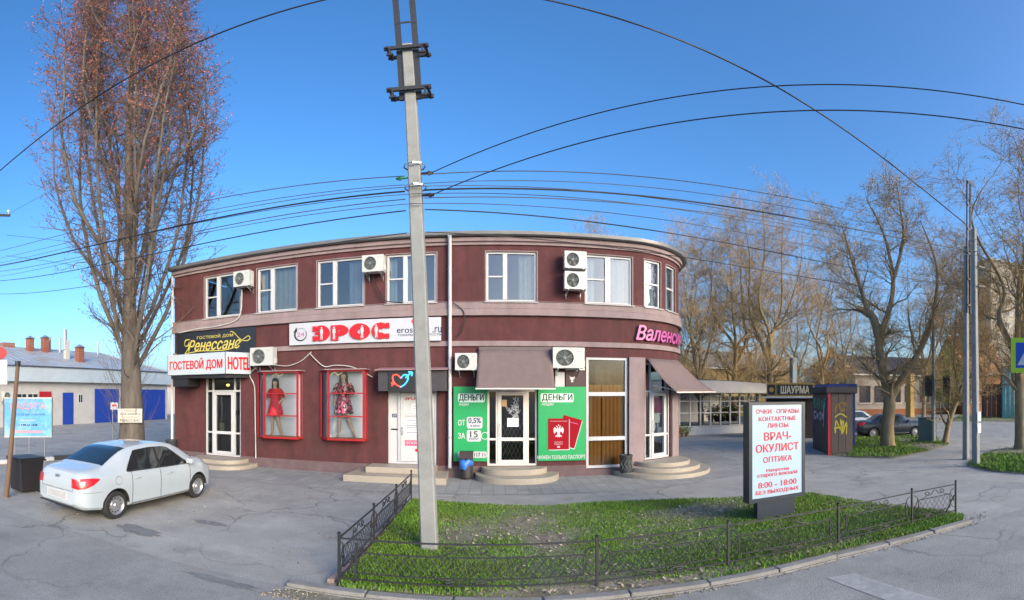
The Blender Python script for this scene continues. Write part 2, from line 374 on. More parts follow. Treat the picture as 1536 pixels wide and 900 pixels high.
struct(MB().sheet([(-600, -600), (600, -600), (600, 600), (-600, 600)], 0).build('ground', ASPH))
ROADP = [(-90, -14), (90, -14), (90, 2.0), (20, 2.9), (12, 3.4), (8.6, 3.95), (7.2, 4.25), (6.0, 4.55), (4.5, 4.78), (2, 4.92), (-2.2, 4.97), (-6, 4.9), (-12, 4.3), (-90, 3)]
struct(MB().sheet(ROADP, .004).build('road', ASPR))
struct(MB().sheet([(17.5, 19.5), (22, 13.2), (32, 6), (95, 14), (98, 42), (42, 60), (20, 44)], .004).build('side_street', ASPR))
struct(MB().sheet([(-9.6, 11.0), (4.2, 11.0), (7.2, 11.9), (8.6, 14.2), (8.9, 24), (6.5, 24), (6.5, 13.5), (-9.6, 13.5)], .008).build('pavement', PAVE))
PAINT = mat('worn_paint', (.345, .34, .32), .85, .2, 9, dirt=(.24, .245, .24), dirt_scale=3.5, dirt_amt=.95)
struct(MB().sheet([(3.84, 1.0), (4.22, 1.0), (4.22, 4.2), (3.84, 4.32)], .009).build('road_marking', PAINT))
PATCH = mat('asphalt_patch', (.19, .19, .188), .95, .25, 6, .4, 80)
def blob(cx, cy, rx, ry, seed, n=22):
    r = random.Random(seed); return [(cx+rx*math.cos(2*math.pi*k/n)*(.75+.5*r.random()), cy+ry*math.sin(2*math.pi*k/n)*(.75+.5*r.random())) for k in range(n)]
for i, (px, py, rx, ry) in enumerate(((316, 785, .35, .12), (330, 872, .55, .10), (205, 795, .5, .2))):
    g = ground_at(px, py); struct(MB().sheet(blob(g.x, g.y, rx, ry, i), .004+.001*i+.003).build('asphalt_patch', PATCH))
# kerb: single stones on a concrete bed
KERB = mat('kerb_concrete', (.235, .228, .21), .92, .15, 4, .4, 30, dirt=(.17, .15, .12), dirt_scale=1.6, dirt_amt=.7)
KERBW = mat('kerb_white', (.6, .6, .6), .9, .15, 6, dirt=(.3, .29, .27), dirt_scale=2, dirt_amt=.6)
KERBB = mat('kerb_black', (.05, .05, .05), .9, .2, 6)
def resample(pts, step):
    P = [Vector((x, y, 0)) for x, y in pts]; out = [P[0].copy()]; need = step
    for a, b in zip(P, P[1:]):
        l = (b-a).length; t = 0
        while l-t >= need: t += need; out.append(a+(b-a)*(t/l)); need = step
        need -= (l-t)
    return out
def kerb(name, pts, wd, ht, step, mats, off=.0):
    P = resample(pts, step); bed = MB()
    for a, b in zip(P, P[1:]): bed.bar((a.x, a.y, .012), (b.x, b.y, .012), wd+.06, .022)
    root = struct(bed.build(name, KERB)); rnd = random.Random(len(pts))
    for i, (a, b) in enumerate(zip(P, P[1:])):
        d = (b-a).normalized(); h = ht+rnd.uniform(-.012, .008); tw = rnd.uniform(-.012, .012); q = Vector((-d.y, d.x, 0))*tw
        MB().bar(a+d*.008+q+Vector((0, 0, h/2)), b-d*.008-q*.5+Vector((0, 0, h/2+rnd.uniform(-.005, .005))), wd, h).build('kerb_stone', mats[i % len(mats)], root, bevel=.014)
    return root
kerb('kerb', [(-2.4, 5.0), (2, 4.97), (4.5, 4.84), (6.0, 4.61), (7.2, 4.31), (7.62, 4.3), (7.9, 4.62)], .14, .075, .98, [KERB])
EDGE = mat('brick_edging', (.34, .25, .20), .9, .2, 6, .3, 40)
kerb('lawn_edging', [(-1.93, 5.2), (-1.86, 10.15)], .09, .07, .5, [EDGE])
kerb('striped_kerb', [tuple(ground_at(-60, 700)[:2]), tuple(ground_at(112, 688)[:2]), tuple(ground_at(150, 672)[:2])], .22, .16, .9, [KERBB, KERBW])
# lawn island: uneven soil, grass blades, dead leaves
LAWN = [(-1.8, 5.06), (2, 5.05), (4.5, 4.92), (6.0, 4.69), (7.2, 4.39), (7.6, 4.6), (7.62, 5.2), (7.5, 6.2), (7.25, 7.2), (7.0, 8.35), (6.4, 8.8), (5.43, 9.12), (4.2, 9.4), (2.85, 9.58), (1.4, 9.62), (.18, 9.68), (-.8, 9.95), (-1.8, 10.08)]
def inside(px, py, poly):
    c = np.zeros(len(px), bool); j = len(poly)-1
    for i in range(len(poly)):
        xi, yi = poly[i]; xj, yj = poly[j]
        hit = ((yi > py) != (yj > py)) & (px < (xj-xi)*(py-yi)/((yj-yi) or 1e-9)+xi); c ^= hit; j = i
    return c
def scatter(poly, n, rng):
    P = np.array(poly); lo = P.min(0); hi = P.max(0); x = rng.uniform(lo[0], hi[0], n); y = rng.uniform(lo[1], hi[1], n); k = inside(x, y, poly); return x[k], y[k]
_rw = np.random.default_rng(11); _ks = _rw.uniform(-1.8, 1.8, (14, 2)); _ph = _rw.uniform(0, 6.3, 14)
def wave(x, y, f=1.): return sum(np.sin((k[0]*x+k[1]*y)*f+p) for k, p in zip(_ks, _ph))/5.0
def relief(x, y): return .055+.022*wave(x, y, .8)+.012*wave(x+3, y, 2.2)
def ground_patch(name, poly, z):
    """a gridded, slightly uneven piece of soil that fills the outline"""
    P = np.array(poly); c = P.mean(0); mb = MB(); rings = 10; dense = []
    for i in range(len(poly)):
        a = P[i]; b = P[(i+1) % len(poly)]; n = max(1, int(np.linalg.norm(b-a)/.35))
        for k in range(n): dense.append(a+(b-a)*k/n)
    n = len(dense)
    for r in range(1, rings+1):
        for q in dense:
            p = c+(q-c)*r/rings; e = 1 if r < rings else 0; mb.v.append((p[0], p[1], z+e*float(relief(p[0], p[1]))))
    mb.v.append((c[0], c[1], z+float(relief(c[0], c[1]))))
    for r in range(rings-1):
        for k in range(n): mb.f.append((r*n+k, (r+1)*n+k, (r+1)*n+(k+1) % n, r*n+(k+1) % n))
    for k in range(n): mb.f.append((len(mb.v)-1, k, (k+1) % n))
    return struct(mb.build(name, SOIL, smooth=60))
def blades(name, poly, n, z, h0, h1, bare, label, seed, wd=.0055):
    rng = np.random.default_rng(seed); x, y = scatter(poly, n, rng)
    dens = np.clip(.78+.5*wave(x, y, 1.1)-bare(x, y), .03, 1); k = rng.random(len(x)) < dens; x, y, dens = x[k], y[k], dens[k]
    m = len(x); a = rng.uniform(0, 6.283, m); h = rng.uniform(h0, h1, m)*(.55+.6*dens); lean = rng.uniform(0, .7, m)*h; w_ = wd*rng.uniform(.7, 1.5, m); zz = z+relief(x, y)-.01
    v = np.zeros((m, 5, 3)); ca, sa = np.cos(a), np.sin(a); la = a+rng.uniform(-1, 1, m)+1.57
    v[:, 0] = np.stack([x-ca*w_, y-sa*w_, zz], 1); v[:, 1] = np.stack([x+ca*w_, y+sa*w_, zz], 1)
    mx, my = x+np.cos(la)*lean*.35, y+np.sin(la)*lean*.35
    v[:, 2] = np.stack([mx+ca*w_*.8, my+sa*w_*.8, zz+h*.6], 1); v[:, 3] = np.stack([mx-ca*w_*.8, my-sa*w_*.8, zz+h*.6], 1)
    v[:, 4] = np.stack([x+np.cos(la)*lean, y+np.sin(la)*lean, zz+h], 1)
    i = np.arange(m)*5
    me = bpy.data.meshes.new(name)
    F = [tuple(q) for q in np.stack([i, i+1, i+2, i+3], 1).tolist()]+[tuple(q) for q in np.stack([i+3, i+2, i+4], 1).tolist()]
    me.from_pydata(v.reshape(-1, 3).tolist(), [], F); me.materials.append(GRASS)
    return stuff(put(name, me), label, 'grass')
def litter(name, poly, n, z, where, label, seed, size=.028):
    rng = np.random.default_rng(seed); x, y = scatter(poly, n, rng); k = rng.random(len(x)) < where(x, y); x, y = x[k], y[k]; m = len(x)
    a = rng.uniform(0, 6.283, m); s_ = size*rng.uniform(.5, 1.5, m); t = rng.uniform(-.5, .5, (m, 2)); zz = z+relief(x, y)+.012
    V = []; F = []
    for q in range(m):
        c, s2 = math.cos(a[q]), math.sin(a[q]); b = len(V)
        for ux, uy in ((-1, 0), (0, -.55), (1, 0), (0, .55)):
            dx, dy = ux*s_[q], uy*s_[q]; V.append((x[q]+c*dx-s2*dy, y[q]+s2*dx+c*dy, zz[q]+dx*t[q, 0]+dy*t[q, 1]+abs(uy)*s_[q]*.3))
        F.append((b, b+1, b+2, b+3))
    me = bpy.data.meshes.new(name); me.from_pydata(V, [], F); me.materials.append(LITTER); return stuff(put(name, me), label, 'leaves')
ground_patch('lawn_soil', LAWN, .012)
def bare1(x, y):
    return (.52+.5*wave(x, y, 3.))*np.exp(-(((x-.9)/1.9)**2+((y-7.3)/1.0)**2))+(.8+.3*wave(y, x, 3.))*np.exp(-(((x-3.7)/1.4)**2+((y-8.3)/.55)**2))+.7*np.exp(-(((x-1.5)/3.5)**2+((y-5.15)/.12)**2))
blades('lawn_grass', LAWN, 230000, .012, .022, .062, bare1, 'short green grass of the fenced lawn island', 3)
litter('lawn_leaves', LAWN, 15000, .012, lambda x, y: np.clip(.10+.25*wave(x+5, y, 1.7)+.75*bare1(x, y), 0.03, .8), 'dead leaves and scraps on the bare part of the lawn', 4)
DIRT = [(-2.6, 4.55), (2, 4.78), (4.5, 4.66), (6.2, 4.38), (7.5, 4.1), (8.4, 4.4), (7.7, 4.75), (7.2, 4.42), (4.5, 4.92), (2, 5.22), (-1.6, 5.24), (-2.3, 5.15)]
def grit(name, poly, n, label, seed, s0, s1, m_, z0=.008):
    rng = np.random.default_rng(seed); x, y = scatter(poly, n, rng); k = rng.random(len(x)) < np.clip(.5+.6*wave(x, y, 2.5), .05, 1); x, y = x[k], y[k]; V = []; F = []
    for a, b in zip(x, y):
        s_ = rng.uniform(s0, s1); i = len(V); an = rng.uniform(0, 6.28); c, q = math.cos(an), math.sin(an)
        for dx, dy in ((1, 0), (-.3, .8), (-.8, -.5)): V.append((a+s_*(c*dx-q*dy), b+s_*(q*dx+c*dy), z0))
        V.append((a, b, z0+s_*.9)); F += [(i, i+1, i+3), (i+1, i+2, i+3), (i+2, i, i+3)]
    me = bpy.data.meshes.new(name); me.from_pydata(V, [], F); me.materials.append(m_); return stuff(put(name, me), label, 'gravel')
GRIT = mat('grit', (.24, .21, .17), .95, .2, 3, island=.5)
grit('kerb_grit', DIRT, 9000, 'loose grit and dirt gathered along the lawn kerb', 6, .006, .022, GRIT)
grit('yard_grit', [(-12, 5), (-2.2, 5.1), (-2.2, 11), (-9, 11.5), (-13, 9)], 1500, 'scattered grit on the parking yard', 8, .008, .025, GRIT)
struct(MB().sheet([(-2.3, 4.93), (2, 4.90), (2, 4.76), (-2.6, 4.62)], .0085).build('dirt_strip', SOIL))
VERGE = [(-2.0, 5.06), (7.2, 4.36), (7.3, 4.45), (-1.9, 5.2)]
GA = [tuple(ground_at(a, b)[:2]) for a, b in ((1246, 684), (1290, 687), (1340, 688), (1395, 677), (1424, 667), (1405, 657), (1330, 654), (1285, 654), (1262, 668))]
GB = [tuple(ground_at(a, b)[:2]) for a, b in ((1448, 699), (1490, 708), (1540, 712), (1575, 712), (1575, 676), (1530, 671), (1490, 675))]
GC = [tuple(ground_at(a, b)[:2]) for a, b in ((1425, 633), (1480, 632), (1545, 634), (1545, 622), (1500, 619), (1440, 623))]
for nm, P_, n_, lb in (('verge_soil', GA, 42000, 'rough grass round the forked tree behind the kiosk'), ('verge_soil', GB, 42000, 'grass verge by the two poles at the right'), ('verge_soil', GC, 26000, 'dry sunny grass across the side street')):
    ground_patch(nm, P_, .006); blades('verge_grass', P_, n_, .006, .05, .13, lambda x, y: .25+.3*wave(x, y, 2.), lb, 5+len(lb), .012)
litter('verge_leaves', GA, 2500, .006, lambda x, y: .5+0*x, 'dead leaves on the verge round the forked tree', 9, .04)

# ================================================================ the two-storey building
BLD = thing('corner_building', 'maroon two-storey corner building with mauve bands and a rounded right corner', 'building', (-2, D, 0))
ZW0, ZW1 = 5.22, 6.79
UPW = [(fx(307), fx(361), 'L'), (fx(386), fx(445.5), 'L'), (fx(476), fx(546), 'L'), (fx(580), fx(654.5), 'L'), (fx(729), fx(805), 'L'), (fx(878), fx(949)-.02, 'M'), (4.62, 5.27, 'S'), (5.56, 6.21, 'S'), (8.4, 9.4, 'S')]
HD = (fx(308), fx(361), .27, 3.13); ED = (fx(582), fx(655), .36, 2.58); GD = (fx(731), fx(806), .34, 2.60)
BAY = (2.76, 4.06, .22, 3.58); AD = (4.64, 5.83, .40, 3.45); SIDEW = (8.6, 10.6, .5, 3.4)
OPEN = [(a, b, ZW0, ZW1) for a, b, k in UPW]+[HD, ED, GD, BAY, AD, SIDEW]
U0, U1 = fx(262), 15.9
def wall_mesh():
    mb = MB(); us = set(cuts(U0, U1)); zs = {0., 7.3}
    for a, b, c, d in OPEN: us |= {a, b}; zs |= {c, d}
    us = sorted(us); zs = sorted(zs); vi = {}
    def V(u, z, d):
        k = (round(u, 4), round(z, 4), d)
        if k not in vi: vi[k] = len(mb.v); mb.v.append(front(u, z, d))
        return vi[k]
    for a, b in zip(us, us[1:]):
        for c, d in zip(zs, zs[1:]):
            um, zm = (a+b)/2, (c+d)/2
            if any(o[0] < um < o[1] and o[2] < zm < o[3] for o in OPEN): continue
            mb.f.append((V(a, c, 0), V(b, c, 0), V(b, d, 0), V(a, d, 0)))
    for o in OPEN:
        uu = [u for u in us if o[0] <= u <= o[1]]; dd = -.25
        for a, b in zip(uu, uu[1:]):
            mb.f.append((V(a, o[2], 0), V(b, o[2], 0), V(b, o[2], dd), V(a, o[2], dd))); mb.f.append((V(a, o[3], 0), V(b, o[3], 0), V(b, o[3], dd), V(a, o[3], dd)))
        for u in (o[0], o[1]): mb.f.append((V(u, o[2], 0), V(u, o[3], 0), V(u, o[3], dd), V(u, o[2], dd)))
    xe, ye, _ = front(U1, 0); b = len(mb.v)
    mb.v += [(U0, D, 0), (U0, D, 7.3), (U0, ye, 7.3), (U0, ye, 0), (xe, ye, 0), (xe, ye, 7.3)]
    mb.f += [(b, b+1, b+2, b+3), (b+3, b+2, b+5, b+4)]
    return mb
wall_mesh().build('wall', PLASTER, BLD, fixn=False)
def segs(u0, u1, holes):
    out = [(u0, u1)]
    for a, b in holes: out = [q for s, e in out for q in ((s, min(e, a)), (max(s, b), e)) if q[1]-q[0] > .01]
    return out
for a, b in segs(U0-.03, U1, [(GD[0], GD[1]), (ED[0], ED[1]), (HD[0], HD[1]), (AD[0], AD[1]), (BAY[0], BAY[1])]): MB().sweep(a, b, [(-.02, -.05), (.045, -.05), (.045, .31), (.03, .335), (-.02, .335)]).build('plinth', PLINTH, BLD)
MB().sweep(BAY[0], BAY[1], [(-.02, -.05), (.045, -.05), (.045, .2), (-.02, .2)]).build('plinth', PLINTH, BLD)
MB().sweep(U0-.04, U1, [(-.02, 5.0), (.07, 5.0), (.07, 5.19), (.10, 5.205), (.10, 5.215), (-.02, 5.215)]).build('sill_band', BAND, BLD)
MB().sweep(U0-.04, U1, [(-.02, 4.79), (.11, 4.79), (.11, 4.98), (.075, 4.995), (-.02, 4.995)]).build('storey_band', BAND, BLD)
MB().sweep(U0-.04, U1, [(-.02, 3.88), (.06, 3.88), (.06, 4.03), (-.02, 4.03)]).build('lower_band', BAND, BLD)
MB().sweep(U0-.06, U1, [(-.02, 7.0), (.06, 7.0), (.06, 7.08), (.13, 7.10), (.13, 7.22), (-.02, 7.22)]).build('cornice', BAND, BLD)
MB().sweep(U0-.10, U1, [(-.05, 7.245), (.24, 7.245), (.29, 7.27), (.31, 7.37), (.27, 7.37), (.24, 7.30), (-.05, 7.30)]).build('gutter', GREYM, BLD)
rf = MB(); edge = [front(u, 7.36, .26) for u in cuts(U0-.08, U1)]; xe, ye, _ = front(U1, 0); edge += [(xe+.3, ye+.2, 7.37), (U0-.1, ye+.2, 7.37)]
n = len(edge); c = Vector((-2.5, 19.0, 7.95)); inner = [tuple(c+(Vector(p)-c)*Vector((1, 1, 1))*.35 + Vector((0, 0, .25))) for p in edge]
rf.v = [tuple(p) for p in edge]+[(p[0], p[1], 7.95) for p in inner]; rf.f = [(i, (i+1) % n, n+(i+1) % n, n+i) for i in range(n)]+[tuple(n+i for i in range(n))]
rf.build('roof', GREYM, BLD)
MB().prism([(U0+.05, D+.32)]+[front(u, 0, -.35)[:2] for u in cuts(4.0, 8.5)]+[(6.2, ye-.1), (U0+.05, ye-.1)], 3.85, 4.0).build('interior_floor', mat('interior_plaster', (.36, .34, .32), .9, .1, 2), BLD)
MB().box(U0+.05, 4.0, D+3.2, D+3.3, 4.0, 7.2).build('interior_wall', mat('interior_plaster', (.36, .34, .32), .9, .1, 2), BLD)
MB().box(U0+.05, 3.9, D+2.6, D+2.7, .05, 3.8).build('interior_wall', mat('interior_brown', (.12, .08, .06), .9, .2, 2), BLD)
# mauve corner columns beside the rounded entrance
for a, b in ((4.085, 4.61), (5.86, 6.45)): MB().sweep(a, b, [(-.02, .0), (.07, .0), (.07, 3.6), (-.02, 3.6)]).build('column', BAND, BLD)
def wavy(u0, u1, z0, z1, d, amp=.025, wl=.16):
    n = max(4, int((u1-u0)/wl*6)); mb = MB()
    for i in range(n+1):
        u = u0+(u1-u0)*i/n; q = d+amp*math.sin(2*math.pi*(u-u0)/wl)+.01*math.sin(7*u)
        mb.v += [front(u, z0, q), front(u, z1, q)]
    for i in range(n): mb.f.append((2*i, 2*i+2, 2*i+3, 2*i+1))
    return mb
def pane(u0, u1, z0, z1, d, parent, m=GLASS):
    us = cuts(u0, u1); mb = MB()
    for u in us: mb.v += [front(u, z0, d), front(u, z1, d)]
    for i in range(len(us)-1): mb.f.append((2*i, 2*i+2, 2*i+3, 2*i+1))
    return mb.build('pane', m, parent, fixn=False)
CURT2 = mat('cream_curtain', (.48, .45, .38), .9, .08, 6); CURT3 = mat('grey_curtain', (.30, .33, .36), .9, .10, 6)
def window(u0, u1, z0, z1, kind, idx):
    fr = MB(); t = .065; da, db = -.13, -.05; W_ = u1-u0; mb = fr
    fr.ubox(u0, u1, z0, z0+t, da, db).ubox(u0, u1, z1-t, z1, da, db).ubox(u0, u0+t, z0+t, z1-t, da, db).ubox(u1-t, u1, z0+t, z1-t, da, db)
    if kind == 'L': m0, m1 = u0+W_*.33, u0+W_*.33+.13
    elif kind == 'M': m0, m1 = u0+W_*.42, u0+W_*.42+.17
    zs = [z0+t, z1-t]; zm = z0+(z1-z0)*.5; panes = []
    if kind == 'S':
        fr.ubox(u0+t, u1-t, zm-.03, zm+.03, da+.01, db-.008); panes = [(u0+t, u1-t, zs[0], zm-.03), (u0+t, u1-t, zm+.03, zs[1])]
    else:
        fr.ubox(m0, m1, zs[0], zs[1], da, db+.012); fr.ubox(u0+t, m0, zm-.025, zm+.025, da+.01, db-.008)
        panes = [(u0+t, m0, zs[0], zm-.025), (u0+t, m0, zm+.025, zs[1]), (m1, u1-t, zs[0], zs[1])]
    o = fr.build('window', PVC, BLD, bevel=.006)
    for a, b, c, d in panes: pane(a, b, c, d, -.10, o)
    MB().sweep(u0-.04, u1+.04, [(-.12, z0-.03), (.12, z0-.045), (.12, z0-.025), (-.12, z0-.002)]).build('sill', PVC, o)
    for a, b, c, d in ((u0-.035, u0-.001, z0, z1+.03), (u1+.001, u1+.035, z0, z1+.03), (u0-.001, u1+.001, z1+.001, z1+.03)):
        MB().ubox(a, b, c, d, -.02, .012).build('trim', BAND, o)
    r = random.Random(idx*5+1)
    if kind != 'S':
        if idx != 0: wavy(m1-.1 if idx % 2 else m1+.35, u1-.02-(.35 if idx % 3 == 0 else 0), z0+.03, z1-.06, -.26, .02, .13+.05*r.random()).build('curtain', (CURT, CURT2, CURT3)[idx % 3], o, smooth=80, fixn=False)
        if idx % 2: wavy(u0+.02, u0+.02+(m0-u0)*.5, z0+.03, z1-.06, -.27).build('curtain', CURT, o, smooth=80, fixn=False)
    else: wavy(u0+.03, u1-.03, z0+.03, z1-.06, -.26).build('curtain', CURT, o, smooth=80, fixn=False)
for i, (a, b, k) in enumerate(UPW): window(a, b, ZW0, ZW1, k, i)
# entrance doors
def rectframe(mb, u0, u1, z0, z1, t, d0, d1):
    return mb.ubox(u0, u1, z0, z0+t, d0, d1).ubox(u0, u1, z1-t, z1, d0, d1).ubox(u0, u0+t, z0+t, z1-t, d0, d1).ubox(u1-t, u1, z0+t, z1-t, d0, d1)
def handle(u, z, d, parent, h=.35, m=PVC):
    MB().tube([front(u, z-h/2, d), front(u, z-h/2, d+.05), front(u+.03, z, d+.075), front(u, z+h/2, d+.05), front(u, z+h/2, d)], .012, 6).build('handle', m, parent, smooth=60)
def entrance(o, side, ztrans, side2=None, kind='', fm=PVC, hside=1, gl=GLASSD):
    """glazed door with side lights and, if ztrans, a light above; one frame, a leaf, panes and a handle"""
    u0, u1, z0, z1 = o; t = .06; d0, d1 = -.13, -.05; side2 = side if side2 is None else side2
    a, b = u0+side, u1-side2; zt = ztrans or z1-t
    fr = rectframe(MB(), u0, u1, z0, z1, t, d0, d1)
    fr.ubox(a-.05, a, z0+t, z1-t, d0, d1+.006); fr.ubox(b, b+.05, z0+t, z1-t, d0, d1+.006)
    zc = z0+(zt-z0)*.36
    for s, e in ((u0+t, a-.05), (b+.05, u1-t)):
        if e-s > .05:
            fr.ubox(s, e, zc-.03, zc+.03, d0, d1)
            if ztrans: fr.ubox(s, e, zt-.03, zt+.03, d0, d1)
    if ztrans: fr.ubox(a, b, zt-.03, zt+.03, d0, d1)
    fo = fr.build('door_frame', fm, BLD, bevel=.005)
    for s, e in ((u0+t, a-.05), (b+.05, u1-t)):
        if e-s > .05:
            pane(s, e, z0+t, zc-.03, -.10, fo, gl); pane(s, e, zc+.03, zt-.03 if ztrans else zt, -.10, fo, gl)
            if ztrans: pane(s, e, zt+.03, z1-t, -.10, fo, gl)
    if ztrans: pane(a, b, zt+.03, z1-t, -.10, fo, gl)
    top = zt-.035 if ztrans else z1-t-.005
    lf = rectframe(MB(), a+.008, b-.008, z0+t+.005, top, .105, d0+.01, d1+.022); lf.ubox(a+.1, b-.1, zc-.05, zc+.05, d0+.012, d1+.018)
    lo = lf.build('door', fm, BLD, bevel=.006)
    pane(a+.11, b-.11, z0+t+.105, zc-.05, -.10, lo, gl); pane(a+.11, b-.11, zc+.05, top-.1, -.10, lo, gl)
    handle((b-.06) if hside > 0 else (a+.06), zc+.28, d1+.02, lo)
    return fo, lo, (a, b, zc, top)
fo, lo, q = entrance(HD, .33, 2.58, .30)
MB().lathe([(.0, -.03), (.05, -.02), (.06, .02), (.04, .05), (0, .06)], 12, front(HD[0]+.75, 2.78, -.35)).build('lamp', emis('hall_lamp', (1., .62, .15), 2.5), BLD)
MB().ubox(q[0]+.22, q[0]+.42, 1.05, 1.45, -.115, -.112).build('notice', mat('yellowish_notice', (.35, .30, .15), .7, .2, 8), BLD)
MB().ubox(HD[1]-.2, HD[1]-.14, 1.75, 1.92, -.05, -.01).build('intercom', BLACK, BLD, bevel=.004)
# adult shop: white solid door with frosted side light
u0, u1, z0, z1 = ED
fo = rectframe(MB(), u0, u1, z0, z1, .07, -.13, -.04).ubox(u0+.30, u0+.36, z0+.07, z1-.07, -.13, -.035).build('door_frame', PVC, BLD, bevel=.005)
MB().ubox(u0+.07, u0+.30, z0+.07, z0+1.02, -.11, -.08).build('panel', PVC, fo, bevel=.004); MB().ubox(u0+.07, u0+.30, z0+1.06, z1-.07, -.11, -.08).build('panel', PVC, fo, bevel=.004)
lo = rectframe(MB(), u0+.37, u1-.08, z0+.08, z1-.08, .13, -.12, -.03).ubox(u0+.50, u1-.21, z0+.72, z0+.82, -.12, -.034).ubox(u0+.5, u1-.21, z0+1.45, z0+1.53, -.12, -.034).build('door', PVC, BLD, bevel=.006)
for a, b in ((z0+.21, z0+.72), (z0+.82, z0+1.45), (z0+1.53, z1-.21)): MB().ubox(u0+.5, u1-.21, a, b, -.10, -.07).build('panel', PVC, lo)
handle(u0+.435, z0+1.0, -.03, lo, .22, STEEL)
def plate(u, z, w_, h_, d, m, name='notice', parent=None, th=.004): return MB().ubox(u-w_/2, u+w_/2, z-h_/2, z+h_/2, d, d+th).build(name, m, parent or BLD)
PAPER = mat('paper', (.74, .75, .78), .8, .04, 5)
plate(u0+.18, z0+1.46, .15, .11, -.08, mat('number_plate_blue', (.05, .05, .12), .5, .1, 9), 'number_plate', fo)
on_front(letters('59', h=.07), u0+.18, z0+1.46, -.075).build('number', WHITE, fo)
uc = (u0+.5+u1-.21)/2
on_front(letters('ЭРОС', .46, .10, .04, depth=.004), uc-.18, z0+1.98, -.066).build('lettering', REDL, lo)
on_front(rrect(.78, .17, .01, .002), uc-.02, z0+.64, -.064).build('notice', mat('pink_strip', (.72, .07, .20), .6, .05, 5), lo)
on_front(letters('ОТКРЫТО', .6, .09, .03, depth=.006), uc-.05, z0+.64, -.064).build('lettering', WHITE, lo)
plate(uc+.02, z0+1.68, .38, .28, -.068, PAPER, 'notice', lo); plate(uc, z0+1.14, .72, .46, -.068, PAPER, 'notice', lo)
ln = MB()
for k in range(6): ln.ubox(uc-.33, uc+.33-.1*(k % 3), z0+1.30-.07*k, z0+1.317-.07*k, -.063, -.0615)
for k in range(4): ln.ubox(uc-.14, uc+.18-.05*(k % 2), z0+1.77-.05*k, z0+1.782-.05*k, -.063, -.0615)
ln.build('print', INK, lo)
on_front(disc2(.05, 16, .004), uc-.02, z0+.42, -.068).build('notice', REDL, lo)
# money shop: door with folding grille behind the glass and two side lights
fo, lo, q = entrance(GD, .30, None, .30, fm=PVCD, hside=-1)
a, b, zc, top = q
gr = MB(); gx0, gx1, gz0, gz1 = a+.11, b-.11, .5, 1.62; p_ = .125
for k in range(-12, 20):
    for s in (1, -1):
        lo_t = None; x_, seg = gx0+k*p_, []
        for st in range(0, 200):
            z_ = gz0+st*.01; xx = x_+s*(z_-gz0)*.45
            if gx0 <= xx <= gx1 and z_ <= gz1: seg.append((xx, z_))
        if len(seg) > 3: gr.bar(front(seg[0][0], seg[0][1], -.20-.006*s), front(seg[-1][0], seg[-1][1], -.20-.006*s), .014, .006)
gr.build('folding_grille', mat('grille_cream', (.6, .56, .46), .5, .1, 9), lo)
plate((a+b)/2+.02, 1.63, .34, .26, -.094, PAPER, 'notice', lo); plate(a+.2, 2.2, .15, .2, -.094, mat('orange_notice', (.5, .33, .16), .6, .1, 9), 'notice', lo)
sk = MB(); rr = random.Random(3)
for k in range(16):
    cx, cz = (a+b)/2+rr.uniform(-.12, .14), 2.0+rr.uniform(-.22, .26); sk.add(*(lambda m_: (m_.v, m_.f))(on_front(stroke(spline([(rr.uniform(-.15, .15), rr.uniform(-.14, .14)) for _ in range(4)], 5), .009, .001), cx, cz, -.096)))
sk.build('decal', mat('white_decal', (.6, .62, .65), .6, .05, 9), lo)
# glazed shop-window bay with orange blinds
u0, u1, z0, z1 = BAY; zs = [fz(900, 697), fz(900, 658), fz(900, 591), fz(900, 538)]
fr = rectframe(MB(), u0, u1, z0, z1, .08, -.13, -.03); fr.ubox(u0+.08, u1-.08, zs[1]-.06, zs[1]+.06, -.13, -.03).ubox(u0+.08, u1-.08, zs[2]-.06, zs[2]+.06, -.13, -.03)
fo = fr.build('shop_window', PVC, BLD, bevel=.006)
for a, b in ((z0+.08, zs[1]-.06), (zs[1]+.06, zs[2]-.06), (zs[2]+.06, z1-.08)): pane(u0+.08, u1-.08, a, b, -.10, fo, glass('bay_glass', (.72, .74, .72), .03))
OR = mat('orange_blind', (.44, .20, .05), .8, .12, 1.2, dirt=(.40, .14, .03), dirt_scale=1.5, dirt_amt=.6)
for a, b in ((u0+.02, u0+.50), (u0+.53, u1-.02)): wavy(a, b, .24, 2.75, -.17, .010, .12).build('blind', OR, fo, smooth=80, fixn=False)
wavy(u0+.40, u1-.2, 2.5, 3.5, -.6, .06, .35).build('blind', mat('dark_drape', (.10, .07, .05), .9, .3, 4), fo, smooth=80, fixn=False)
# rounded entrance
fo, lo, q = entrance(AD, .26, 2.55, .22, hside=-1)
MB().ubox(q[0]+.12, q[1]-.12, 1.9, 2.35, -.112, -.108).build('decal', mat('magenta_decal', (.30, .02, .13), .6, .2, 9), lo)
MB().ubox(q[0]+.2, q[1]-.25, 1.55, 1.85, -.112, -.108).build('notice', PAPER, lo)
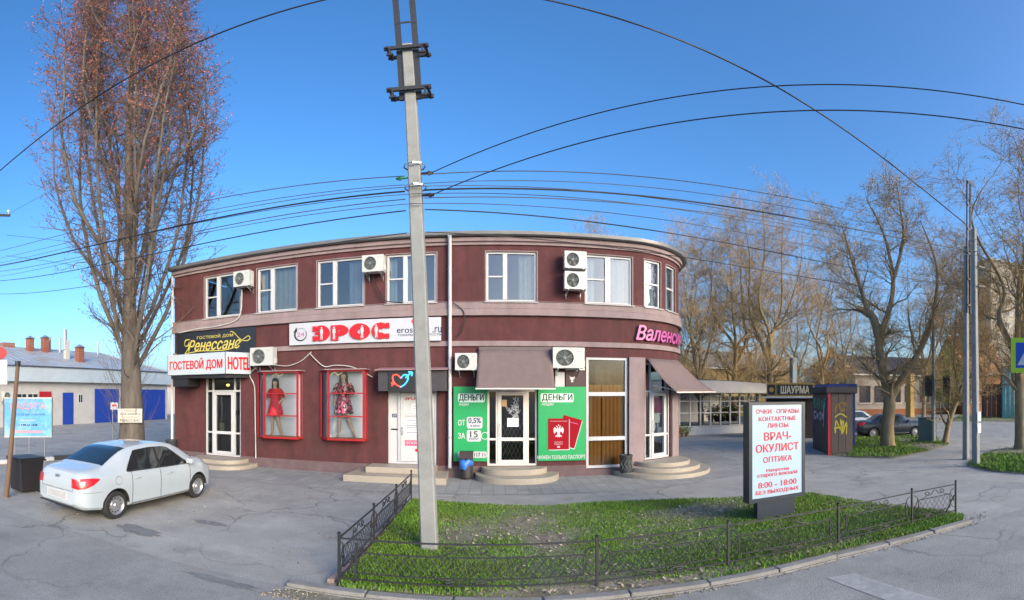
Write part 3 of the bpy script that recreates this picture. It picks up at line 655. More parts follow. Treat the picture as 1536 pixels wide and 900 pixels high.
# entrance steps
def slab(poly, z0, z1, parent, name='step', m=TILE): return MB().prism(poly, z0, z1).build(name, m, parent, bevel=.012)
def semi(cx, cy, rx, ry, n=22, flat=0., a0=180, a1=360):
    return [(cx+rx*math.cos(R(a0+(a1-a0)*k/n)), cy+ry*math.sin(R(a0+(a1-a0)*k/n))) for k in range(n+1)]
YF = D-.045
def superarc(cx, hw, dep, n=26, p=3.):
    pts = []
    for k in range(n+1):
        a = math.pi+math.pi*k/n; c, s_ = math.cos(a), math.sin(a)
        pts.append((cx+hw*math.copysign(abs(c)**(2/p), c), YF+dep*math.copysign(abs(s_)**(2/p), s_)))
    return pts
s1 = slab(superarc(fx(338)+.05, 1.28, 1.30), .0, .135, BLD, 'entrance_steps'); slab(superarc(fx(338), .98, .92), .135, .27, s1)
x0, x1 = fx(541)-.05, fx(672)+.02
s1 = slab([(x0, YF), (x0-.08, YF-1.25), (x1+.05, YF-1.25), (x1, YF)], 0, .19, BLD, 'entrance_steps'); slab([(x0+.42, YF), (x0+.42, YF-.72), (x1-.32, YF-.72), (x1-.32, YF)], .19, .365, s1)
s1 = slab(superarc(fx(774)+.02, 1.22, 1.18, p=2.4), 0, .17, BLD, 'entrance_steps'); slab(superarc(fx(770)+.02, .96, .72, p=2.4), .17, .34, s1)
cx, cy, _ = front(5.22, 0, 0)
def round_step(r):
    pts = []
    for k in range(31):
        a = R(-62-118+215*k/30-0)
        pts.append((cx+r*math.cos(a), cy+r*math.sin(a)))
    return pts
s1 = slab(round_step(1.62), 0, .13, BLD, 'entrance_steps'); slab(round_step(1.30), .13, .26, s1); slab(round_step(.98), .26, .39, s1)
# downpipe
dp = MB().tube([front(fx(675.5), 7.24, .28), front(fx(675.5), 7.05, .14), front(fx(675.5), .42, .14), front(fx(675.5), .30, .22)], .055, 12).build('downpipe', PVC, BLD, smooth=50)
for z_ in (1.2, 3.0, 4.4, 6.2): MB().lathe([(.057, -.02), (.064, -.02), (.064, .02), (.057, .02)], 12, front(fx(675.5), z_, .14)).build('clip', STEEL, dp)
MB().tube([(U0-.06, D+.2, 7.3), (U0-.08, D-.03, 7.1), (U0-.08, D-.06, .25)], .05, 10).build('downpipe', mat('pale_pipe', (.62, .60, .56), .6, .1, 4), BLD, smooth=50)
# ================================================================ things fixed to the building
# ---- air conditioners
ACW = mat('air_conditioner_white', (.50, .52, .50), .45, .05, 5, dirt=(.45, .43, .39), dirt_scale=2.5, dirt_amt=.4)
GRILLE = mat('fan_grille', (.20, .23, .22), .5, .1, 9)
FAN = mat('fan_blade', (.10, .11, .11), .5, .1, 9)
def air_conditioner():
    t = thing('air_conditioner', 'x', 'air conditioner', (0, 0, 0), 'outdoor air conditioning units on the building')
    w_, h_, dp_ = .80, .56, .30; y1 = -.14; y0 = y1-dp_; cxf, czf, r = -.10, .28, .225
    hs = MB(); n = 40      # housing: box with a round hole in its front for the fan
    ring = [(cxf+r*math.cos(2*math.pi*k/n), czf+r*math.sin(2*math.pi*k/n)) for k in range(n)]
    def edge(k):
        a = 2*math.pi*k/n; c, s_ = math.cos(a), math.sin(a)
        tx = ((w_/2-cxf) if c > 0 else (-w_/2-cxf))/c if abs(c) > 1e-6 else 1e9; tz = ((h_-czf) if s_ > 0 else (-czf))/s_ if abs(s_) > 1e-6 else 1e9
        q = min(tx, tz); return (cxf+c*q, czf+s_*q)
    out = [edge(k) for k in range(n)]
    hs.v = [(x, y0, z) for x, z in out]+[(x, y0, z) for x, z in ring]+[(x, y0+.06, z) for x, z in ring]+[(x, y1, z) for x, z in out]
    for k in range(n):
        j = (k+1) % n; hs.f += [(k, j, n+j, n+k), (n+k, n+j, 2*n+j, 2*n+k), (k, 3*n+k, 3*n+j, j)]
    hs.f.append(tuple(3*n+k for k in range(n)))
    cn = [(-w_/2, 0), (w_/2, 0), (w_/2, h_), (-w_/2, h_)]
    for x, z in cn:   # fill the small corner triangles left by the radial cut
        ks = sorted(range(n), key=lambda k: (out[k][0]-x)**2+(out[k][1]-z)**2)[:2]; b = len(hs.v)
        hs.v += [(x, y0, z), (x, y1, z)]; k1, k2 = ks
        hs.f += [(k1, k2, b), (3*n+k1, b+1, 3*n+k2), (k1, b, b+1, 3*n+k1), (k2, 3*n+k2, b+1, b)]
    hs.build('housing', ACW, t)
    MB().lathe([(0, 0), (r, 0)], 32, (cxf, y0+.065, czf), 'y').build('fan_recess', mat('fan_recess', (.05, .055, .055), .8, .1, 5), t)
    fb = MB()
    for k in range(5):
        a = 2*math.pi*k/5; pts = []
        for rr_, da, dy in ((.04, -.35, 0), (.04, .35, .012), (.20, .55, .02), (.205, .0, -.005)):
            pts.append((cxf+rr_*math.cos(a+da), y0+.035+dy, czf+rr_*math.sin(a+da)))
        fb.add(pts, [(0, 1, 2, 3)])
    fb.lathe([(0, -.012), (.045, -.01), (.05, .02)], 16, (cxf, y0+.035, czf), 'y'); fb.build('fan', FAN, t)
    g = MB()
    for q in range(1, 8):
        rr_ = r*q/7.2; g.tube([(cxf+rr_*math.cos(2*math.pi*k/24), y0-.006, czf+rr_*math.sin(2*math.pi*k/24)) for k in range(25)], .0035, 4, False)
    for k in range(6): a = math.pi*k/6; g.bar((cxf-r*math.cos(a), y0-.003, czf-r*math.sin(a)), (cxf+r*math.cos(a), y0-.003, czf+r*math.sin(a)), .006)
    g.lathe([(0, -.012), (.04, -.012), (.04, 0)], 16, (cxf, y0, czf), 'y')
    g.build('fan_grille', GRILLE, t)
    MB().box(.19, .33, y0-.003, y0-.001, .44, .47).build('badge', mat('grey_badge', (.4, .4, .42), .5, 0), t)
    for s in (-.27, .27):
        b = MB().box(s-.015, s+.015, y0-.02, 0, -.03, -.002).box(s-.0149, s+.0149, -.02, 0, -.22, -.03); b.bar((s, -.02, -.2), (s, y0+.03, -.03), .022); b.build('bracket', STEEL, t)
    MB().box(w_/2, w_/2+.035, y1-.16, y1-.05, .06, .22).build('valve_cover', ACW, t)
    return t
AC0 = air_conditioner(); ACN = [0]
def place_ac(x0, x1, ytop, ybot, label, wmin=None):
    """x0..x1 columns of the unit's front in the photograph, rows of its top and bottom"""
    yf = D-.44; X0, X1 = fx(x0, yf), fx(x1, yf); xm = (x0+x1)/2; zt, zb = fz(xm, ytop, yf), fz(xm, ybot, yf)
    o = AC0 if ACN[0] == 0 else copy_tree(AC0); ACN[0] += 1
    o.location = ((X0+X1)/2, D, zb); o.scale = ((X1-X0)/.80, 1, (zt-zb)/.56); o['label'] = label; return o
place_ac(350, 374, 406, 429, 'white air conditioner overlapping the leftmost upper window')
place_ac(543, 575, 382, 407, 'white air conditioner between the third and fourth upper windows')
place_ac(847, 880, 376.5, 402, 'top one of two air conditioners stacked beside an upper window')
place_ac(847, 880, 407, 433.5, 'bottom one of two air conditioners stacked beside an upper window')
place_ac(375, 409, 521, 548, 'white air conditioner at the end of the red and white hotel canopy')
place_ac(682.5, 715.5, 529.5, 555, 'white air conditioner left of the brown straight awning')
place_ac(829.5, 877, 521, 552, 'large white air conditioner right of the brown straight awning')
# ---- cables on the wall
HOSE = mat('white_hose', (.5, .49, .46), .7, .1, 6)
def wall_hose(pts, r, label, m=HOSE, d=.06):
    P = spline([front(fx(a), fz(a, b), d) for a, b in pts], 6); o = MB().tube(P, r, 6).build('wall_cable', m, smooth=60); return tag(o, label, 'cable')
wall_hose([(365, 430), (366, 448), (364, 470), (356, 482), (330, 490), (300, 494), (272, 500)], .022, 'white hose curling down from the leftmost upper air conditioner', d=.14)
wall_hose([(388, 550), (376, 562), (383, 580), (384, 620), (385, 687)], .02, 'white drain hose down the wall beside the hotel door')
wall_hose([(410, 547), (432, 549), (452, 542), (466, 530), (468, 528)], .016, 'slack white cable from the canopy air conditioner to the middle of the band')
wall_hose([(466, 530), (474, 539), (488, 550), (505, 548), (530, 551), (560, 566)], .016, 'slack white cable running over the second red display box')
wall_hose([(560, 410), (566, 430), (578, 450), (585, 454), (606, 455)], .018, 'black hose below the air conditioner left of the concrete pole', BLACK, .14)
wall_hose([(680, 455), (694, 466), (697, 478), (694, 495), (686, 506)], .016, 'black cable looping on the wall right of the downpipe', BLACK, .13)
# ---- fascia signs
def board(name, u0, u1, z0, z1, d0, d1, m, label, cat='sign', edge=None):
    t = thing(name, label, cat, front((u0+u1)/2, z0, d0)); MB().ubox(u0, u1, z0, z1, d0, d1).build('panel', m, t, bevel=.006); return t
NOIR = mat('black_sign', (.018, .022, .028), .35, .2, 3)
u0, u1, z0, z1 = fx(269), fx(386.5), 3.86, 4.74
t = board('guest_house_sign', u0, u1, z0, z1, .115, .17, NOIR, 'black guest house sign with curling gold script')
on_front(letters('ГОСТЕВОЙ ДОМ', 1.55, .15, .012, space=1.1), (u0+u1)/2+.05, z0+.66, .17).build('lettering', GOLD, t)
on_front(letters('Ренессанс', 2.25, .40, .02, .4), (u0+u1)/2+.0, z0+.38, .17).build('lettering', GOLD, t)
W_ = u1-u0; cu = (u0+u1)/2
sw = stroke(spline([(-1.05, .62), (-1.25, .60), (-1.3, .42), (-1.15, .40), (-1.08, .55), (-1.12, .3), (-1.3, .1)], 8), [.02+.02*math.sin(k*.2)**2 for k in range(49)])
sw.v = [(p[0], p[1]-.0, p[2]) for p in sw.v]; on_front(sw, cu, z0, .17).build('flourish', GOLD, t)
sw = stroke(spline([(-1.3, .1), (-.6, .17), (.2, .14), (.8, .2), (1.15, .42), (1.42, .58), (1.5, .48), (1.35, .42), (1.1, .5), (.85, .74), (.7, .78)], 8), .028); on_front(sw, cu, z0, .17).build('flourish', GOLD, t)
# hotel canopy light box: angled plan
t = thing('hotel_canopy', 'white canopy light box with red hotel lettering over the left entrance', 'canopy', (-9.5, D, 3.1))
LBW = mat('light_box_white', (.45, .51, .54), .35, .03, 3)
P = [(-11.22, D-.12), (-10.75, D-.94), (-8.27, D-.94), (-7.78, D-.12)]
MB().prism(P, 3.14, 3.86).build('light_box', LBW, t, bevel=.008)
MB().prism([(P[0][0]+.1, P[0][1]), (P[1][0]+.08, P[1][1]+.1), (P[2][0]-.08, P[2][1]+.1), (P[3][0]-.1, P[3][1])], 3.02, 3.139).build('soffit', BLACK, t)
MB().box(-10.62, -9.95, D-.8, D-.12, 2.74, 3.019).build('soffit_box', BLACK, t)
on_plane(letters('ГОСТЕВОЙ ДОМ', 2.25, .42, .025), (-9.52, D-.942, 3.49), (1, 0, 0), (0, 0, 1)).build('lettering', REDL, t)
a, b = Vector((P[2][0], P[2][1], 0)), Vector((P[3][0], P[3][1], 0)); dr = (b-a).normalized()
on_plane(letters('HOTEL', .82, .42, .03), a+dr*.50+Vector((dr.y, -dr.x, 0))*.002+Vector((0, 0, 3.49)), dr, (0, 0, 1)).build('lettering', REDL, t)
for x_, y_ in ((P[2][0], P[2][1]), (P[1][0], P[1][1])): MB().box(x_-.012, x_+.012, y_-.008, y_+.012, 3.13, 3.87).build('corner_strip', STEEL, t)
# shop sign with red block letters
u0, u1, z0, z1 = fx(437), fx(662.5), 4.035, 4.74
t = board('shop_sign', u0, u1, z0, z1, .115, .16, mat('white_sign', (.49, .51, .55), .4, .03, 2), 'long white shop sign with fat red block letters behind the pole')
uz = z0+.335
def fat(kind, a, b, parent):
    """fat rounded block letter built from raised solid strokes"""
    w_, h_ = (b-a), .50; u = (a+b)/2; mb = MB()
    def solid(pts, d1):
        n = len(pts); k = len(mb.v)
        mb.v += [front(u+x, uz+y, .161) for x, y in pts]+[front(u+x, uz+y, .16+d1) for x, y in pts]
        mb.f += [tuple(k+i for i in reversed(range(n))), tuple(k+n+i for i in range(n))]+[(k+i, k+(i+1) % n, k+n+(i+1) % n, k+n+i) for i in range(n)]
    def arc(a0, a1, ro, ri, d1, n=28, ox=0., oy=0.):
        for i in range(n):
            p, q = R(a0+(a1-a0)*i/n), R(a0+(a1-a0)*(i+1)/n)
            solid([(ox+ro[0]*math.cos(p), oy+ro[1]*math.sin(p)), (ox+ro[0]*math.cos(q), oy+ro[1]*math.sin(q)), (ox+ri[0]*math.cos(q), oy+ri[1]*math.sin(q)), (ox+ri[0]*math.cos(p), oy+ri[1]*math.sin(p))], d1)
    O_ = (w_*.5, h_*.5); I_ = (w_*.11, h_*.13)
    if kind == 'О': arc(0, 360, O_, I_, .045)
    if kind == 'С': arc(42, 318, O_, I_, .045); solid([(w_*.22, .08), (w_*.5, .07), (w_*.5, h_*.46), (w_*.3, h_*.46)], .047); solid([(w_*.22, -.10), (w_*.5, -.09), (w_*.5, -h_*.48), (w_*.3, -h_*.48)], .047)
    if kind == 'Э': arc(-140, 140, O_, I_, .045); solid([(-w_*.36, -.045), (w_*.1, -.045), (w_*.1, .045), (-w_*.36, .045)], .047); solid([(-w_*.25, .07), (-w_*.5, .06), (-w_*.5, h_*.45), (-w_*.3, h_*.47)], .0475); solid([(-w_*.25, -.09), (-w_*.5, -.08), (-w_*.5, -h_*.48), (-w_*.3, -h_*.48)], .0475)
    if kind == 'Р': solid([(-w_*.5, -h_*.5), (-w_*.08, -h_*.5), (-w_*.08, h_*.46), (-w_*.5, h_*.46)], .047); arc(-100, 100, (w_*.55, h_*.35), (w_*.08, h_*.07), .045, ox=-w_*.05, oy=h_*.12)
    mb.build('letter', REDL, parent)
LET = [('Э', fx(472.5), fx(497.5)), ('Р', fx(499.5), fx(525.5)), ('О', fx(527), fx(557.5)), ('С', fx(560), fx(586))]
for ch, a, b in LET: fat(ch, a, b, t)
for i, px in enumerate((486, 504.5, 546, 567)):
    m_ = MB(); x_ = fx(px)
    fg = disc2(.028, 10, .052, (0, .17)); fg.add(poly2([(-.045, .13), (.045, .13), (.05, .0), (.03, -.02), (.04, -.2), (.012, -.2), (0, -.04), (-.012, -.2), (-.04, -.2), (-.03, -.02), (-.05, 0)], .0522).v, [tuple(range(11))])
    on_front(fg, x_, uz-.01, .16).build('silhouette', WHITE, t)
c_ = stroke([(.20*math.cos(R(a)), .20*math.sin(R(a))) for a in range(150, 400, 10)], [.065-.0018*k for k in range(25)]); on_front(c_, fx(454), uz+.0, .16).build('clock_arrow', INK, t)
on_front(poly2([(-.26, .07), (-.11, .10), (-.14, .24)], .007), fx(454), uz, .16).build('clock_arrow', INK, t)
on_front(stroke([(.20*math.cos(R(a)), .20*math.sin(R(a))) for a in range(-320, 150, 10)], .012, .004), fx(454), uz, .16).build('clock_ring', mat('grey_ink', (.45, .46, .5), .6, 0), t)
on_front(letters('24', .25, .14, .02), fx(454), uz, .16).build('lettering', PINK, t)
on_front(letters('eros-i', .62, .17, .012, align='LEFT'), fx(597), uz-.0, .16).build('lettering', NAVY, t)
on_front(letters('.ru', .26, .17, .012, align='LEFT'), fx(650), uz-.01, .16).build('lettering', NAVY, t)
on_front(letters('ТОВАРЫ ДЛЯ ВЗРОСЛЫХ', 1.42, .075, .01, align='LEFT'), fx(598), uz-.155, .16).build('lettering', NAVY, t)
on_front(stroke(spline([(-.02, -.06), (.05, .03), (0, .12), (-.05, .05), (.04, -.04), (.1, -.09)], 6), .04), fx(622), uz+.20, .16).build('emblem', REDL, t)
# ---- red display boxes with mannequins
DISP = mat('display_backing', (.55, .60, .65), .7, .03, 3)
def display(x0, xl, x1, ztop, zbot, label):
    dep = .38; uf0, uf1 = fx(xl, D-dep), fx(x1, D-dep); uw = fx(x0); ur = uf1+.01
    t = thing('display_box', label, 'display case', ((uf0+uf1)/2, D, zbot), 'red display boxes')
    P = [(uw, D-.001), (uf0, D-dep), (uf1, D-dep), (ur, D-.001)]
    MB().prism(P, zbot-.03, zbot+.035).build('base', RED, t, bevel=.006); MB().prism(P, ztop-.05, ztop).build('head', RED, t, bevel=.006)
    MB().prism([(uw-.05, D-.001), (uf0-.06, D-dep-.08), (uf1+.08, D-dep-.08), (ur+.07, D-.001)], ztop+.001, ztop+.025).build('roof_sheet', mat('pinkish_sheet', (.36, .28, .28), .6, .1, 4), t)
    MB().box(uw+.03, ur-.03, D-.03, D-.004, zbot+.035, ztop-.05).build('backing', DISP, t)
    MB().prism([(uw+.05, D-.035), (uf0+.02, D-dep+.03), (uf1-.03, D-dep+.03), (ur-.03, D-.035)], zbot+.036, zbot+.05).build('floor', mat('display_floor', (.42, .22, .10), .6, .2, 6), t)
    def post(x, y, w2=.03): MB().box(x-w2, x+w2, y-.026, y+.026, zbot+.0351, ztop-.0501).build('post', RED, t)
    post(uf0+.03, D-dep+.026); post(uf1-.03, D-dep+.026); post(uw+.05, D-.06, .02); post(ur-.04, D-.06, .02)
    H = ztop-zbot
    for k in (1, 2):
        z_ = zbot+H*(.345*k-.01 if k == 1 else .665); MB().box(uf0+.061, uf1-.061, D-dep+.005, D-dep+.045, z_-.018, z_+.018).build('glazing_bar', RED, t)
    zz = [zbot+.036, zbot+H*.335-.018, zbot+H*.335+.018, zbot+H*.665-.018, zbot+H*.665+.018, ztop-.051]
    for k in (0, 2, 4): MB().add([(uf0+.06, D-dep+.03, zz[k]), (uf1-.06, D-dep+.03, zz[k]), (uf1-.06, D-dep+.03, zz[k+1]), (uf0+.06, D-dep+.03, zz[k+1])], [(0, 1, 2, 3)]).build('pane', GLASSDS, t, fixn=False)
    MB().add([(uw+.07, D-.06, zz[0]), (uf0+.01, D-dep+.05, zz[0]), (uf0+.01, D-dep+.05, zz[5]), (uw+.07, D-.06, zz[5])], [(0, 1, 2, 3)]).build('pane', GLASSDS, t, fixn=False)
    return (uf0, uf1, zbot, ztop)
GLASSDS = glass('display_glass', (.88, .9, .9), .03)
def zf(px, py): return fz(px, py, D-.38)
b1 = display(387, 394.5, 447, zf(420, 557), zf(420, 657), 'red display box near the hotel door with a red dress inside')
b2 = display(481, 490.5, 546.5, zf(520, 554.5), zf(520, 660), 'red display box near the pole with a flowery dress inside')
SKIN = mat('mannequin_skin', (.52, .36, .27), .5, .05, 5)
WIG = mat('dark_wig', (.025, .02, .018), .7, .3, 30)
def skin_body(name, J, E_, m, parent, sub=2):
    """one continuous figure grown from joints (x, y, z, radius) and edges"""
    me = bpy.data.meshes.new(name); me.from_pydata([j[:3] for j in J], E_, []); o = bpy.data.objects.new(name, me); COL.objects.link(o)
    md = o.modifiers.new('skin', 'SKIN'); md.use_smooth_shade = True
    for i, j in enumerate(J): me.skin_vertices[0].data[i].radius = (j[3], j[4] if len(j) > 4 else j[3]); me.skin_vertices[0].data[i].use_root = (i == 0)
    md2 = o.modifiers.new('sub', 'SUBSURF'); md2.levels = md2.render_levels = sub
    dg = bpy.context.evaluated_depsgraph_get(); dg.update(); m2 = bpy.data.meshes.new_from_object(o.evaluated_get(dg)); bpy.data.objects.remove(o); bpy.data.meshes.remove(me)
    m2.materials.clear(); m2.materials.append(m); m2.polygons.foreach_set('use_smooth', [True]*len(m2.polygons)); m2.name = name
    return put(name, m2, parent)
def mannequin(x, y, z, h, flip, dressm, label, stride, wig_low, arms):
    t = thing('mannequin', label, 'mannequin', (x, y, z)); k = h/1.75; s = flip
    def j(a, b, c, r, r2=None): return (x+a*k*s, y+b*k, z+c*k, r*k, (r2 or r)*k)
    J = [j(0, 0, .98, .135, .10), j(0, 0, 1.15, .105, .08), j(0, 0, 1.33, .13, .09), j(0, 0, 1.47, .06, .055), j(0, -.01, 1.55, .05), j(0, -.015, 1.62, .085, .095), j(0, -.01, 1.71, .075, .085),
         j(-.09, 0, .92, .085), j(-.10, -.02, .50, .055), j(-.11-.02*stride, .02, .28, .05), j(-.12-.05*stride, .03, .07, .032), j(-.13-.07*stride, -.08, .03, .03),
         j(.09, 0, .92, .085), j(.12+.06*stride, -.05, .50, .055), j(.16+.14*stride, -.0, .28, .05), j(.20+.2*stride, .02, .07, .032), j(.23+.24*stride, -.08, .03, .03),
         j(-.17, 0, 1.40, .045), j(-.23, .02, 1.15, .038), j(-.20-.04*arms, -.06, .93, .028), j(-.19-.05*arms, -.09, .84, .026),
         j(.17, 0, 1.40, .045), j(.26, .02, 1.16, .038), j(.16+.12*arms, -.08, 1.0+.12*arms, .028), j(.10+.15*arms, -.12, 1.0+.15*arms, .026)]
    E_ = [(0, 1), (1, 2), (2, 3), (3, 4), (4, 5), (5, 6), (0, 7), (7, 8), (8, 9), (9, 10), (10, 11), (0, 12), (12, 13), (13, 14), (14, 15), (15, 16), (2, 17), (17, 18), (18, 19), (19, 20), (2, 21), (21, 22), (22, 23), (23, 24)]
    skin_body('body', J, E_, SKIN, t)
    dr = MB(); n = 28; prof = [(.150, .115, 1.47), (.185, .135, 1.40), (.175, .14, 1.30), (.15, .12, 1.16), (.155, .125, 1.08), (.20, .155, .95), (.235, .19, .80), (.26, .215, .66)]
    for q, (rx, ry, zz) in enumerate(prof):
        for i in range(n):
            a = 2*math.pi*i/n; f = 1+(.05*math.sin(a*7)+.03*math.sin(a*11+1))*max(0, q-3)/4
            dr.v.append((x+rx*k*f*math.cos(a)*1.0+(0), y+ry*k*f*math.sin(a), z+zz*k+.008*math.sin(a*5)*(q == 7)))
    for q in range(len(prof)-1):
        for i in range(n): dr.f.append((q*n+i, q*n+(i+1) % n, (q+1)*n+(i+1) % n, (q+1)*n+i))
    for sg in (-1, 1):
        dr.tube([(x+sg*.14*k, y, z+1.43*k), (x+sg*.215*k, y+.01, z+1.33*k), (x+sg*.25*k, y+.015, z+1.18*k)], [.075*k, .07*k, .075*k], 12, False)
    dr.build('dress', dressm, t, smooth=70)
    wg = MB(); n = 18
    for q, (r, zz) in enumerate([(.001, 1.80), (.06, 1.79), (.098, 1.74), (.112, 1.66), (.115, 1.58), (.12, wig_low+.06), (.09, wig_low)]):
        for i in range(n):
            a = 2*math.pi*i/n; back = math.sin(a); cut = 1. if back > -.45 or zz > 1.68 else .35
            wg.v.append((x+r*k*math.cos(a)*(1 if cut == 1 else .9), y-.01+r*k*1.05*math.sin(a)*cut+.02*k, z+zz*k))
    for q in range(6):
        for i in range(n): wg.f.append((q*n+i, q*n+(i+1) % n, (q+1)*n+(i+1) % n, (q+1)*n+i))
    wg.build('hair', WIG, t, smooth=60)
REDD = mat('red_dress', (.60, .015, .03), .7, .12, 8)
def flower_mat():
    m = mat('flower_dress', (.30, .03, .07), .8, .1, 8); nt = m.node_tree; N = nt.nodes; L = nt.links
    tc = [n for n in N if n.bl_idname == 'ShaderNodeTexCoord'][0]; vo = N.new('ShaderNodeTexVoronoi'); vo.inputs['Scale'].default_value = 17; L.new(tc.outputs['Object'], vo.inputs['Vector'])
    cr = N.new('ShaderNodeValToRGB'); cr.color_ramp.interpolation = 'CONSTANT'; e = cr.color_ramp.elements; e[0].color = (.05, .015, .02, 1); e[1].position = .35; e[1].color = (.55, .08, .16, 1)
    for p_, c_ in ((.55, (.62, .42, .46, 1)), (.75, (.10, .12, .10, 1)), (.88, (.6, .05, .1, 1))): q = e.new(p_); q.color = c_
    sp = N.new('ShaderNodeSeparateColor'); L.new(vo.outputs['Color'], sp.inputs[0]); L.new(sp.outputs[0], cr.inputs[0]); L.new(cr.outputs[0], N['Principled BSDF'].inputs['Base Color']); return m
hz = b1[3]-b1[2]
mannequin(b1[0]+.34, D-.17, b1[2]+.05, hz*.86, 1, REDD, 'mannequin in a short red dress inside the left display box', 0, 1.36, -.6)
mannequin(b2[0]+.46, D-.17, b2[2]+.05, hz*.94, 1, flower_mat(), 'mannequin in a pink and black flowery dress inside a display box', .5, 1.30, .9)
SCR = mat('yellow_sticker', (.62, .50, .26), .6, .1, 9)
for b, nm in ((b1, 'gold lettering stickers on the glass above the red dress'), (b2, 'gold lettering stickers on the glass beside the dark wig')):
    mb = MB()
    tx = letters('стильная одежда', .42, .06, .02, .3, depth=.002); on_plane(tx, (b[0]+.50+(-.28 if b is b2 else 0)*.8, D-.36, b[3]-.22), (1, 0, 0), (0, 0, 1))
    st = stroke(spline([(-.2, -.05), (-.05, .05), (.05, -.04), (.2, .05)], 6), .016, .003); on_plane(st, (b[0]+.52+(-.28 if b is b2 else 0)*.8, D-.36, b[3]-.12), (1, 0, 0), (0, 0, 1)); mb.add(st.v, st.f)
    tag(mb.build('window_sticker', SCR), nm, 'sticker')
# ---- adult-shop canopy with neon heart
t = thing('shop_canopy', 'dark canopy with a red and blue neon heart beside the pole', 'canopy', (fx(620), D, 2.6))
dpt = .55; zA, zB = fz(600, 586.5, D-dpt), fz(600, 556, D-dpt)
ua, ub = fx(567, D-dpt), fx(669, D-dpt)
MB().box(ua, ub, D-dpt+.012, D-.002, zA, zB).build('canopy_box', mat('dark_grey_panel', (.045, .042, .048), .6, .15, 5), t, bevel=.006)
sA, sB = fx(583, D-dpt), fx(640, D-dpt)
MB().box(sA, sB, D-dpt-.02, D-dpt+.010, zA-.01, zB).build('sign_face', BLACK, t, bevel=.005)
MB().add([(ua-.08, D-dpt-.12, zB+.01), (ub+.05, D-dpt-.12, zB+.01), (ub+.05, D-.01, zB+.10), (ua-.08, D-.01, zB+.10), (ua-.08, D-dpt-.12, zB+.03), (ub+.05, D-dpt-.12, zB+.03), (ub+.05, D-.01, zB+.12), (ua-.08, D-.01, zB+.12)], [(0, 1, 2, 3), (4, 5, 6, 7), (0, 1, 5, 4), (1, 2, 6, 5), (2, 3, 7, 6), (3, 0, 4, 7)]).build('roof_sheet', mat('red_roof_sheet', (.34, .20, .21), .6, .1, 4), t)
NR = emis('neon_red', (.9, .07, .04), .5); NB = emis('neon_blue', (.05, .42, .95), .6)
hx, hz_ = fx(601.5, D-dpt), (zA+zB)/2+.02
def neon(pts, m): MB().tube([(hx+a, D-dpt-.035, hz_+b) for a, b in spline(pts, 6)], .022, 8).build('neon_tube', m, t, smooth=60)
neon([(-.01, -.20), (-.17, -.10), (-.24, .03), (-.21, .14), (-.10, .15), (0, .05)], NR); neon([(-.27, -.17), (-.20, -.09), (-.14, -.13)], NR); neon([(-.28, -.10), (-.22, -.06), (-.18, -.13)], NR)
neon([(0, .05), (.08, .14), (.19, .14), (.21, .03), (.12, -.12), (-.01, -.20)], NB); neon([(.14, .06), (.24, .16), (.33, .22)], NB); neon([(.22, .23), (.33, .22), (.31, .11)], NB)
# ---- green loan-shop boards
def green(x0, x1, y0, y1, label):
    u0, u1 = fx(x0), fx(x1); zt, zb = fz((x0+x1)/2, y0), fz((x0+x1)/2, y1); t = board('loan_board', u0, u1, zb, zt, .048, .075, GREEN, label); return t, u0, u1, zb, zt
DG = mat('dark_green_ink', (.004, .07, .03), .6, 0)
def logo(t, u, z, w_, mascot_u):
    on_front(rrect(w_, .26, .05, .004), u, z, .075).build('logo_plate', mat('pale_green', (.60, .74, .66), .5, .03, 4), t)
    on_front(letters('ДЕНЬГИ', w_*.92, .22, .03, depth=.008), u, z, .075).build('lettering', DG, t)
    on_front(letters('людям', w_*.36, .08, .03, depth=.005, align='LEFT'), u-w_/2+.03, z-.20, .075).build('lettering', WHITE, t)
t, u0, u1, zb, zt = green(680.5, 731, 580, 691.5, 'green loan advertisement left of the cream shop door')
logo(t, (u0+u1)/2+.03, zt-.33, .78, .5)
H_ = zt-zb
def pill(u, z, w_, h_, parent): on_front(rrect(w_, h_, .06, .004), u, z, .075).build('pill', WHITE, parent)
on_front(letters('ОТ', .20, .17, .05), u0+.24, zb+H_*.52, .075).build('lettering', WHITE, t); pill(u0+.62, zb+H_*.52, .46, .34, t)
on_front(letters('0,5%', .36, .17, .03, depth=.008), u0+.62, zb+H_*.545, .075).build('lettering', NAVY, t); on_front(letters('в день', .28, .06, .03, depth=.008), u0+.64, zb+H_*.475, .075).build('lettering', NAVY, t)
on_front(letters('ЗА', .20, .17, .05), u0+.24, zb+H_*.345, .075).build('lettering', WHITE, t); pill(u0+.60, zb+H_*.345, .42, .34, t)
on_front(letters('15', .22, .18, .04, depth=.008), u0+.60, zb+H_*.365, .075).build('lettering', INK, t); on_front(letters('минут', .28, .06, .03, depth=.008), u0+.60, zb+H_*.30, .075).build('lettering', NAVY, t)
on_front(stroke([(.10*math.cos(R(a)), .10*math.sin(R(a))) for a in range(0, 361, 15)], .022), u0+.92, zb+H_*.345, .075).build('clock', WHITE, t)
pill(u0+.55, zb+.20, .86, .19, t); on_front(letters('+7 928 117 11', .76, .11, .03, depth=.008), u0+.55, zb+.20, .075).build('lettering', INK, t)
t, u0, u1, zb, zt = green(807, 878, 580, 690.5, 'green loan advertisement with two red passports on it')
logo(t, (u0+u1)/2-.15, zt-.33, .98, .5)
um = (u0+u1)/2
